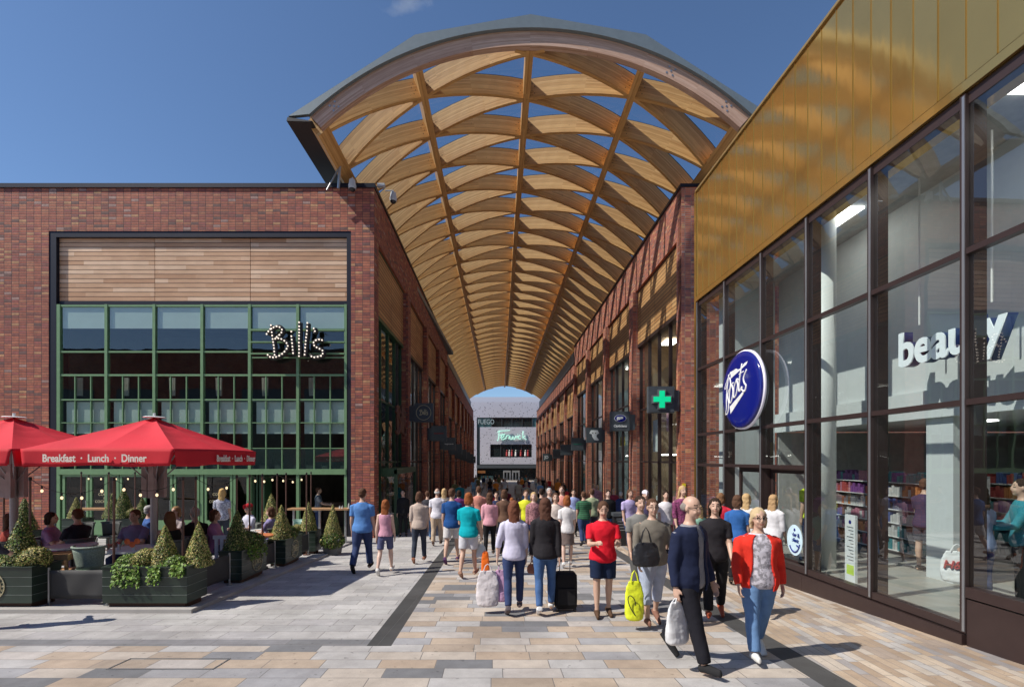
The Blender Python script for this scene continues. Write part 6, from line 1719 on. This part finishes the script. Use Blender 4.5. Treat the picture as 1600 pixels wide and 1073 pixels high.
# ---------------------------------------------------------------- the people, walking and seated
_tex3 = bpy.data.textures.new('crumple', 'CLOUDS'); _tex3.noise_scale = 0.16; _tex3.noise_depth = 3
PI = math.pi
def at_feet(x, y): p = on_ground(x, y); return p.x, p.y
def walker(label, x, y, **k):
    X, Y = at_feet(x, y); vox = 0.0095 if Y < 9 else (0.011 if Y < 13 else 0.014)
    return person(label, X, Y, vox=vox, **k)
def bag(label, hand, w, h, col, d=0.14, rz=0.0, drop=0.18, name='shopping_bag', mark=None, taper=0.9, rot=0.0):
    t = thing(name, label, 'bag', (hand.x, hand.y, hand.z - drop - h), rz); m = mat('bag_%d%d%d' % tuple(int(c*99) for c in col), col, 0.45, var=0.08, scale=6)
    mb = MB(); K = 24; rs = []
    for f, sc in ((0, 0.80), (0.05, 0.93), (0.3, 1.0), (0.6, 0.97), (0.85, 0.84), (1.0, 0.70*taper)):
        rs.append([(math.copysign(abs(math.cos(a))**0.7, math.cos(a))*w/2*sc*(1+0.02*math.sin(9*f+5*a)), math.copysign(abs(math.sin(a))**0.7, math.sin(a))*d/2*sc*(1 - 0.75*f)*(1+0.08*math.sin(6*f+3*a)), h*f) for a in [2*PI*j/K for j in range(K)]])
    mb.rings(rs); fuse(mb, 'bag_body', m, t, 0.009, 0.035, _tex3, it=1)
    for s_ in (-1, 1):
        mb = MB(); mb.tube([(-w*0.2, s_*d*0.18, h*0.97), (-w*0.1, s_*0.01, h+drop*0.7), (0, 0, h+drop-0.0), (w*0.1, s_*0.01, h+drop*0.7), (w*0.2, s_*d*0.18, h*0.97)], 0.006, 6); mb.build('handle', m, t)
    if mark: mark(t, w, h, d)
    return t
DEN = (0.035,0.055,0.14); DEN2 = (0.10,0.20,0.38); BLK = (0.012,0.012,0.014); WHT = (0.72,0.72,0.74)
BR = (0.10,0.05,0.03); DBR = (0.035,0.02,0.014); RED_H = (0.28,0.09,0.03); BLD = (0.50,0.34,0.17); GRY = (0.4,0.4,0.4)
# foreground, left to right
walker('man in a blue shirt and dark jeans walking away left of the doorway', 566, 893, H=1.80, w=1.12, walk=0.55, rz=0.0, top=((0.10,0.25,0.58),'short'), bottom=(DEN,'long'), hair=(BR,'short'), shoes=BLK)
walker('red haired girl in a pink vest and shorts walking away', 602, 897, H=1.56, w=0.86, walk=0.5, top=((0.62,0.32,0.42),'tank'), bottom=((0.09,0.10,0.2),'shorts'), hair=(RED_H,'long'), shoes=(0.7,0.68,0.66), skin='d', arms=((0.15,0.12,0.2),(-0.2,0.12,0.15)))
walker('woman in a beige blouse and dark cropped trousers walking away', 655, 879, H=1.70, w=1.0, walk=0.35, top=((0.52,0.42,0.36),'three'), bottom=((0.04,0.05,0.075),'slim'), hair=(BR,'bob'), shoes=(0.3,0.12,0.07))
walker('bald man in a white shirt and beige trousers walking away', 683, 852, H=1.76, w=1.08, walk=0.25, top=((0.70,0.68,0.74),'short'), bottom=((0.50,0.38,0.27),'long'), hair=((0.6,0.58,0.55),'bald'), shoes=(0.08,0.05,0.04))
walker('man in a dark blue tee and white shorts near the teal shirt', 706, 880, H=1.78, w=1.05, walk=0.45, top=((0.012,0.07,0.24),'short'), bottom=((0.62,0.60,0.60),'shorts'), hair=(BR,'short'), shoes=(0.1,0.04,0.12), rz=-0.1)
_, hh = walker('woman in a bright teal tee and pale shorts carrying bags', 732, 902, H=1.70, w=1.08, walk=0.35, top=((0.0,0.38,0.45),'short'), bottom=((0.60,0.60,0.65),'shorts'), hair=(RED_H,'bob'), shoes=(0.35,0.2,0.14), rz=-0.25, arms=((0.15,0.16,0.1),(0.2,0.1,1.2)))
bag('white plastic bag with green print held by the woman in teal', hh[0], 0.22, 0.26, (0.62,0.66,0.64), drop=0.12, rz=-0.1)
def dl(t, w, h, d): text('D2', 0.11, M_wht, (0, -d*0.5-0.002, h*0.12), (R(90),0,0), t, bold=0.004, depth=0.003)
bag('tall narrow bright orange bag with white letters at its foot', hh[0] + Vector((0.10,-0.1,-0.22)), 0.17, 0.52, (0.85,0.16,0.01), d=0.12, drop=0.02, mark=dl, taper=0.98)
walker('woman in a pink top beyond the orange bag', 765, 868, H=1.66, walk=0.3, top=((0.68,0.34,0.40),'three'), bottom=(BLK,'slim'), hair=(BR,'long'))
_, hh = walker('woman in a pale lilac shirt and jeans with two plastic bags', 803, 957, H=1.62, w=0.95, walk=0.4, top=((0.60,0.58,0.74),'three'), bottom=(DEN,'slim'), hair=((0.16,0.06,0.035),'long'), shoes=(0.12,0.10,0.11), rz=0.05, arms=((0.05,0.1,0.15),(0.0,0.28,0.1)), skin='d')
bag('pink plastic shopping bag held low by the woman in lilac', hh[1] + Vector((0.05,0,0)), 0.26, 0.46, (0.55,0.33,0.52), drop=0.1)
bag('large white plastic shopping bag beside the pink one', hh[1] + Vector((-0.15,-0.05,0)), 0.34, 0.52, (0.66,0.62,0.64), drop=0.1)
_, hh = walker('long haired woman in a black jacket and blue jeans pulling a suitcase', 852, 958, H=1.66, w=0.98, walk=0.3, top=((0.02,0.018,0.022),'long'), bottom=((0.06,0.13,0.30),'slim'), hair=((0.10,0.045,0.03),'long'), shoes=(0.72,0.72,0.72), arms=((-0.15,0.12,0.05),(0.1,0.1,0.2)))
hb = bag('small tan leather handbag between the two women walking away', hh[1], 0.17, 0.14, (0.42,0.14,0.07), d=0.08, drop=0.05, name='handbag')
sc_ = thing('suitcase', 'black cabin suitcase on wheels behind the woman in black', 'suitcase', (0.81, 7.33, gz(7.33)), 0.05)
mb = MB(); K = 32
mb.rings([[(math.copysign(abs(math.cos(a))**0.35, math.cos(a))*0.17*q, math.copysign(abs(math.sin(a))**0.35, math.sin(a))*0.11*q, z) for a in [2*PI*j/K for j in range(K)]] for q, z in ((0.85, 0.05), (0.98, 0.08), (1, 0.2), (1, 0.45), (0.97, 0.55), (0.8, 0.585))])
mb.build('case', cloth_m((0.012,0.012,0.014)), sc_, smooth=True)
mb = MB(); mb.box(-0.13, 0.13, -0.135, -0.112, 0.12, 0.36); mb.build('front_pocket', cloth_m((0.016,0.016,0.018)), sc_)
for s_ in (-0.13, 0.13):
    mb = MB(); mb.tube([(s_-0.02, -0.06, 0.035), (s_+0.02, -0.06, 0.035)], 0.035, 12); mb.build('wheel', M_black, sc_)
mb = MB(); mb.tube([(-0.08, 0.06, 0.55), (-0.08, 0.09, 0.98), (0.08, 0.09, 0.98), (0.08, 0.06, 0.55)], 0.008, 8); mb.build('pull_handle', M_alu, sc_)
walker('girl in a white tee and grey skirt far beyond the suitcase', 886, 886, H=1.62, w=0.92, walk=0.3, top=((0.70,0.68,0.69),'short'), bottom=((0.16,0.12,0.11),'skirt'), hair=(RED_H,'bob'), shoes=(0.72,0.72,0.72), skin='d')
walker('person in a red tee and dark navy shorts standing with folded arms', 942, 962, H=1.62, w=1.12, top=((0.72,0.012,0.03),'short'), bottom=((0.01,0.02,0.055),'shorts'), hair=(BR,'short'), shoes=(0.09,0.05,0.03), sock=WHT, rz=PI, walk=0.12, arms=((0.35,0.12,1.45),(0.35,0.12,1.45)), head_tilt=0.35)
_, hh = walker('woman in an olive grey top and pale jeans with a black shoulder bag', 1019, 976, H=1.66, w=1.18, walk=0.3, top=((0.19,0.17,0.14),'three'), bottom=((0.40,0.46,0.60),'crop'), hair=(BR,'short'), shoes=(0.22,0.11,0.08), rz=PI, glasses=True, arms=((0.15,0.12,0.5),(0.1,0.25,0.2)), belly=0.02)
bag('black leather shoulder bag on the hip of the woman in olive', hh[0] + Vector((0.06,-0.04,0.55)), 0.36, 0.30, (0.015,0.015,0.018), d=0.17, drop=0.2, name='shoulder_bag')
def loop(t, w, h, d):
    mb = MB(); mb.tube([(-0.05+0.05*math.cos(a*1.3), -d*0.5-0.004, h*0.4+0.13*math.sin(a)) for a in [2*PI*j/20 for j in range(16)]], 0.006, 6); mb.build('printed_loop', M_black, t)
bag('bright yellow shopping bag with a thin black scrawl', hh[0] + Vector((-0.08,0,-0.02)), 0.25, 0.50, (0.72,0.80,0.03), drop=0.14, mark=loop)
walker('person in grey walking behind the woman in olive', 1000, 945, H=1.68, walk=0.4, top=((0.2,0.2,0.19),'short'), bottom=((0.1,0.1,0.1),'long'), hair=(DBR,'short'), shoes=(0.12,0.06,0.04), rz=PI+0.1)
_, hh = walker('bald man in a navy jacket and black trousers striding with a white bag', 1077, 1041, H=1.76, w=1.06, walk=0.62, top=((0.25,0.25,0.28),'short'), jacket=((0.012,0.018,0.05),0.25), bottom=((0.012,0.012,0.018),'long'), hair=((0.25,0.22,0.2),'bald'), shoes=(0.02,0.02,0.022), rz=PI+0.6, glasses=True, head_tilt=0.1, arms=((-0.1,0.14,0.25),(0.1,0.1,0.3)), belly=0.015)
bag('white paper bag held by the man in the navy jacket', hh[0], 0.30, 0.42, (0.70,0.71,0.73), drop=0.04, rz=0.5)
walker('slim woman dressed in black with sandals behind the man in navy', 1117, 965, H=1.66, w=0.95, walk=0.35, top=((0.018,0.016,0.02),'short'), bottom=(BLK,'long'), hair=(DBR,'long'), shoes=(0.45,0.10,0.05), rz=PI-0.3, arms=((0.2,0.12,1.0),(0.2,0.12,0.5)))
walker('blonde woman in an open red jacket, white top and blue jeans', 1184, 1029, H=1.60, w=1.16, walk=0.42, top=((0.62,0.60,0.68),'short','check'), jacket=((0.70,0.035,0.02),0.62), bottom=((0.14,0.26,0.48),'long'), hair=((0.55,0.42,0.25),'bob'), shoes=(0.72,0.72,0.70), rz=PI-0.1, glasses=True, arms=((0.2,0.22,0.3),(-0.15,0.22,0.3)), belly=0.02)
walker('woman in a royal blue tee walking to the store doors', 1152, 912, H=1.66, walk=0.3, top=((0.03,0.12,0.36),'short'), bottom=(BLK,'slim'), hair=(BR,'bob'), rz=-0.5)
walker('woman in a red top by the store doors', 1126, 892, H=1.68, walk=0.3, top=((0.62,0.03,0.06),'short'), bottom=(DEN,'long'), hair=((0.2,0.1,0.05),'bob'), rz=-0.4)
walker('blonde woman in a white top at the store doors', 1166, 900, H=1.68, walk=0.2, top=((0.68,0.68,0.68),'short'), bottom=(DEN2,'slim'), hair=(BLD,'long'), rz=-0.8)
walker('long haired blonde in a loose white dress entering the store', 1208, 905, H=1.66, w=1.0, walk=0.3, top=((0.66,0.66,0.70),'three'), bottom=((0.64,0.64,0.68),'skirt'), hair=((0.42,0.27,0.14),'long'), rz=-1.0)
walker('woman in a white tee and maroon skirt by the brick pier', 1040, 868, H=1.70, walk=0.3, top=((0.74,0.72,0.76),'short'), bottom=((0.25,0.03,0.07),'skirt'), hair=(DBR,'short'), rz=PI)
walker('person in a white cap and purple top by the shop windows', 1008, 870, H=1.72, walk=0.3, top=((0.12,0.10,0.2),'short'), bottom=(BLK,'long'), hair=(BR,'short'), hat=(0.7,0.68,0.75), rz=PI)
walker('person in a pale green tee walking down the right side', 925, 846, H=1.74, walk=0.3, top=((0.33,0.38,0.24),'short'), bottom=((0.08,0.06,0.1),'shorts'), hair=(BR,'short'))
walker('person in a periwinkle blue shirt in mid arcade', 896, 838, H=1.72, walk=0.3, top=((0.30,0.36,0.62),'short'), bottom=(BLK,'long'), hair=(DBR,'short'), rz=PI)
walker('person in a bright yellow tee in the middle of the crowd', 822, 858, H=1.72, walk=0.4, top=((0.72,0.74,0.04),'short'), bottom=(DEN,'long'), hair=(BR,'short'), rz=PI)
walker('person in a brown jacket behind the woman in lilac', 788, 864, H=1.74, walk=0.4, top=((0.16,0.09,0.06),'long'), bottom=(BLK,'long'), hair=(BR,'bob'), rz=0.1)
walker('person in a pale peach blouse and light jeans facing us in mid crowd', 868, 876, H=1.66, walk=0.4, top=((0.64,0.55,0.50),'three'), bottom=(DEN2,'long'), hair=(BR,'bob'), rz=PI)
walker('man in a black tee passing the yellow shirt', 846, 852, H=1.76, walk=0.4, top=(BLK,'short'), bottom=((0.2,0.2,0.2),'long'), hair=(DBR,'short'))
walker('woman in a purple cardigan on the left side of the arcade', 717, 838, H=1.68, walk=0.3, top=((0.18,0.04,0.16),'long'), bottom=(BLK,'slim'), hair=(DBR,'bob'))
walker('person in black waiting by the green side porch', 630, 838, H=1.72, top=(BLK,'long'), bottom=(BLK,'slim'), hair=(DBR,'long'), rz=PI, walk=0.1)
walker('person in a dark coat cut by the left edge of the picture', -48, 985, H=1.62, w=1.1, top=((0.03,0.03,0.05),'long'), bottom=((0.012,0.012,0.03),'long'), hair=(BR,'bob'), arms=((0.3,0.25,0.9),(0.1,0.1,0.2)), rz=0.3)
# a denser knot of people between the foreground and the arcade
EXTRA = [(668, 846, 'man in a charcoal polo', (0.05,0.05,0.06), 'short', DEN2, 'long', BR, 0.0), (694, 842, 'woman in a cream striped blouse', (0.6,0.52,0.44), 'three', DEN, 'slim', BLD, 0.1), (748, 848, 'man in a salmon tee', (0.62,0.26,0.2), 'short', (0.1,0.1,0.12), 'shorts', BR, 0.1),
 (776, 850, 'man in a navy hooded top', (0.02,0.03,0.08), 'long', (0.35,0.3,0.25), 'shorts', DBR, PI), (800, 846, 'boy in a sand coloured tee', (0.5,0.4,0.28), 'short', DEN, 'shorts', RED_H, 0.2), (834, 868, 'woman in a dusky rose cardigan', (0.42,0.2,0.22), 'long', DEN, 'slim', BLD, PI),
 (858, 850, 'man in a light grey tee', (0.4,0.4,0.42), 'short', DEN2, 'long', GRY, PI), (878, 850, 'woman in a coral blouse', (0.7,0.3,0.25), 'three', BLK, 'slim', BR, PI), (912, 852, 'man in a deep green tee', (0.03,0.16,0.07), 'short', DEN, 'long', BR, 0.0),
 (950, 850, 'man in a black hooded top', BLK, 'long', DEN2, 'long', DBR, PI), (984, 862, 'woman in a lavender tee', (0.42,0.36,0.6), 'short', DEN, 'slim', BR, PI), (1066, 880, 'woman in a plum blouse', (0.25,0.05,0.15), 'three', BLK, 'slim', BLD, PI), (1092, 900, 'girl in a mint green tee', (0.3,0.55,0.42), 'short', DEN2, 'shorts', BLD, 0.2)]
rx_ = random.Random(3)
for i, (a_, b_, l_, tc_, tk_, bc_, bk2, h_, rz_) in enumerate(EXTRA):
    wk = walker(l_ + (' in the thick of the crowd' if a_ < 900 else ' on the right side of the crowd'), a_, b_, H=(1.45 if 'boy' in l_ or 'girl' in l_ else rx_.uniform(1.62, 1.84)), w=rx_.uniform(0.92, 1.18), walk=rx_.uniform(0.25, 0.55), top=(tc_, tk_, 'stripe' if i in (1, 8) else 'check' if i in (5, 11) else 'c'), bottom=(bc_, bk2), hair=(h_, 'long' if 'woman' in l_ or 'girl' in l_ else 'short'), rz=rz_+rx_.uniform(-0.3, 0.3), skin=rx_.choice('aabd'), group='people walking in the square')
    if i in (2, 5, 8, 11): bag(['','','striped paper bag beside the salmon tee','','','small brown paper bag by the rose cardigan','','','white carrier bag by the deep green tee','','','teal carrier bag by the plum blouse'][i], wk[1][0], 0.26, 0.3, [(0,0,0),(0,0,0),(0.5,0.3,0.3),(0,0,0),(0,0,0),(0.35,0.22,0.12),(0,0,0),(0,0,0),(0.66,0.66,0.66),(0,0,0),(0,0,0),(0.05,0.35,0.38)][i], drop=0.08)
# the crowd further down the arcade
rc = random.Random(5)
TOPS = [('grey', (0.3,0.3,0.31)), ('white', (0.7,0.7,0.7)), ('navy', (0.02,0.03,0.1)), ('black', BLK), ('orange', (0.75,0.25,0.04)), ('pink', (0.6,0.3,0.35)), ('sky blue', (0.25,0.45,0.7)), ('olive', (0.15,0.15,0.07)), ('red', (0.6,0.03,0.04)), ('cream', (0.6,0.52,0.4)), ('maroon', (0.2,0.02,0.04)), ('teal', (0.02,0.25,0.28))]
BOTS = [('jeans', DEN, 'long'), ('black trousers', BLK, 'long'), ('beige shorts', (0.45,0.35,0.25), 'shorts'), ('pale jeans', (0.2,0.3,0.45), 'slim')]
spots = []
combos = [(a, b) for a in TOPS for b in BOTS]; rc.shuffle(combos)
for i in range(40):
    for tr in range(50):
        Y = 18.5 + (i/40.0)**1.1 * 52 + rc.uniform(-1, 1); xs2 = rc.uniform(-3.6, 5.9)
        X = xs2 - 0.0265*Y
        if all((X-a)**2 + (Y-b)**2 > 0.8 for a, b in spots): break
    spots.append((X, Y)); tn, bn = combos[i]; away = rc.random() < 0.5
    side = 'left' if xs2 < -0.3 else ('right' if xs2 > 2.3 else 'centre')
    person('person in a %s top and %s, %s of the %s arcade' % (tn[0], bn[0], side, 'near' if Y < 30 else 'middle' if Y < 48 else 'far'), X, Y, rz=(0 if away else PI)+rc.uniform(-0.3, 0.3), H=rc.uniform(1.58, 1.84), w=rc.uniform(0.92, 1.15),
           walk=rc.uniform(0.2, 0.5)*rc.choice((-1, 1)) if False else rc.uniform(0.2, 0.5), top=(tn[1], rc.choice(('short','long','short')), rc.choice(('c','c','stripe','check','c'))), bottom=(bn[1], bn[2]), hair=(rc.choice((BR, DBR, BLD, RED_H, GRY)), rc.choice(('short','bob','long','short'))), vox=0.018 if Y < 30 else 0.024,
           skin=rc.choice('aabdc'), group='people far down the arcade')
# diners
def diner(label, x, Y, rz, **k):
    X = X_(x, Y); person(label, X, Y, rz=rz, z=tz(Y), sit=True, vox=0.012, group='diners on the terrace', arms=k.pop('arms', ((0.5,0.1,1.1),(0.5,0.1,1.1))), **k)
    chair('cafe chair under the ' + label.split(' by ')[0].split(' at ')[0], X, Y, rz, mat('grey_wicker', (0.12,0.13,0.12), 0.7, bump=0.4, scale=50))
diner('woman in a mauve top by the left round table', 78, 9.3, -1.1, H=1.66, w=1.3, top=((0.34,0.20,0.36),'short'), hair=(DBR,'bob'), bottom=((0.4,0.2,0.35),'long'))
diner('dark haired man in a black shirt by the high chair', 122, 9.3, 1.3, H=1.74, top=((0.02,0.02,0.03),'short'), hair=(BR,'short'), skin='b')
diner('brown haired diner in a rust red top at the left edge', 14, 8.9, -0.6, H=1.66, top=((0.35,0.06,0.04),'short'), hair=(BR,'long'))
diner('diner in a lavender grey tee by the orange flowers', 212, 9.35, PI, H=1.72, w=1.15, top=((0.20,0.18,0.30),'short'), hair=(BR,'short'))
diner('long brown haired woman in a black vest by the corner planter', 266, 9.0, 0.9, H=1.70, top=(BLK,'tank'), hair=((0.16,0.08,0.04),'long'))
diner('diner in a blue shirt at the table behind the parasol pole', 232, 11.0, -0.9, H=1.74, top=((0.05,0.12,0.35),'short'), hair=(GRY,'short'))
diner('diner in a striped pale top at the middle table', 276, 11.2, 2.9, H=1.70, top=((0.42,0.36,0.36),'short'), hair=((0.3,0.17,0.08),'bob'))
diner('grey haired man in a black top by the white slatted chair', 305, 9.9, 1.0, H=1.74, w=1.1, top=(BLK,'short'), hair=(GRY,'short'))
diner('woman in a mauve pink top by the white slatted chair', 334, 10.0, -1.2, H=1.68, w=1.1, top=((0.42,0.20,0.34),'three'), hair=(BR,'bob'))
diner('diner in a white tee and red cap at the far round table', 390, 12.6, 2.6, H=1.72, top=((0.60,0.60,0.72),'short'), hair=(BR,'short'), hat=(0.5,0.02,0.03))
diner('diner in a purple top at the orange topped table', 424, 11.6, 1.5, H=1.66, top=((0.25,0.22,0.42),'short'), hair=(BR,'bob'))
person('blonde waitress in a pale checked shirt before the lettered door', X_(347, 14.2), 14.2, rz=0.3, z=tz(14.2), H=1.72, w=0.95, walk=0.15, top=((0.50,0.52,0.62),'short','check'), bottom=((0.05,0.06,0.08),'long'), hair=((0.55,0.36,0.14),'long'), vox=0.012, group='restaurant staff')
person('barman in a grey tee and jeans inside the open front', X_(497, 18.4), 18.4, rz=-1.2, z=g0+0.02, H=1.76, top=((0.16,0.18,0.22),'short'), bottom=(DEN,'long'), hair=(BR,'short'), vox=0.014, arms=((0.6,0.1,0.8),(0.6,0.1,0.8)), group='restaurant staff')
# shoppers inside the store
_, hh = person('shopper in a pale blue top carrying a white bag inside the store', 6.55, 6.75, rz=0.2, z=fl, H=1.66, top=((0.22,0.28,0.45),'short'), bottom=(DEN,'slim'), hair=(DBR,'long'), vox=0.011, arms=((0.05,0.12,0.1),(0.1,0.2,0.1)), group='shoppers in the store')
def hm(t, w, h, d): text('H&M', 0.15, M_goods[0], (-w*0.0, 0, h*0.55), (R(90), 0, 0), t, bold=0.001, depth=d*0.52, shear=0.25)
bag('white carrier bag with red letters seen through the store window', Vector((6.1, 6.62, 0.85)), 0.36, 0.42, (0.72,0.74,0.74), drop=0.1, mark=hm, rz=-0.6)
person('man in a teal shirt inside the store by the display table', 7.1, 6.7, rz=1.0, z=fl, H=1.76, top=((0.03,0.22,0.28),'long'), bottom=(BLK,'long'), hair=(DBR,'short'), vox=0.012, arms=((0.5,0.1,0.9),(0.5,0.1,0.9)), group='shoppers in the store')
person('shopper in a dark top reaching to the shelves inside the store', 7.6, 8.9, rz=-1.3, z=fl, H=1.68, top=((0.06,0.04,0.09),'short'), bottom=((0.06,0.06,0.08),'shorts'), hair=(BR,'short'), vox=0.012, arms=((1.2,0.1,0.3),(0.3,0.1,0.5)), group='shoppers in the store')
person('worker in a lime yellow vest behind the white column', 6.05, 9.75, rz=0.1, z=fl, H=1.78, w=1.1, top=((0.62,0.75,0.06),'short'), bottom=((0.02,0.03,0.07),'long'), hair=(DBR,'short'), vox=0.012, group='shoppers in the store')
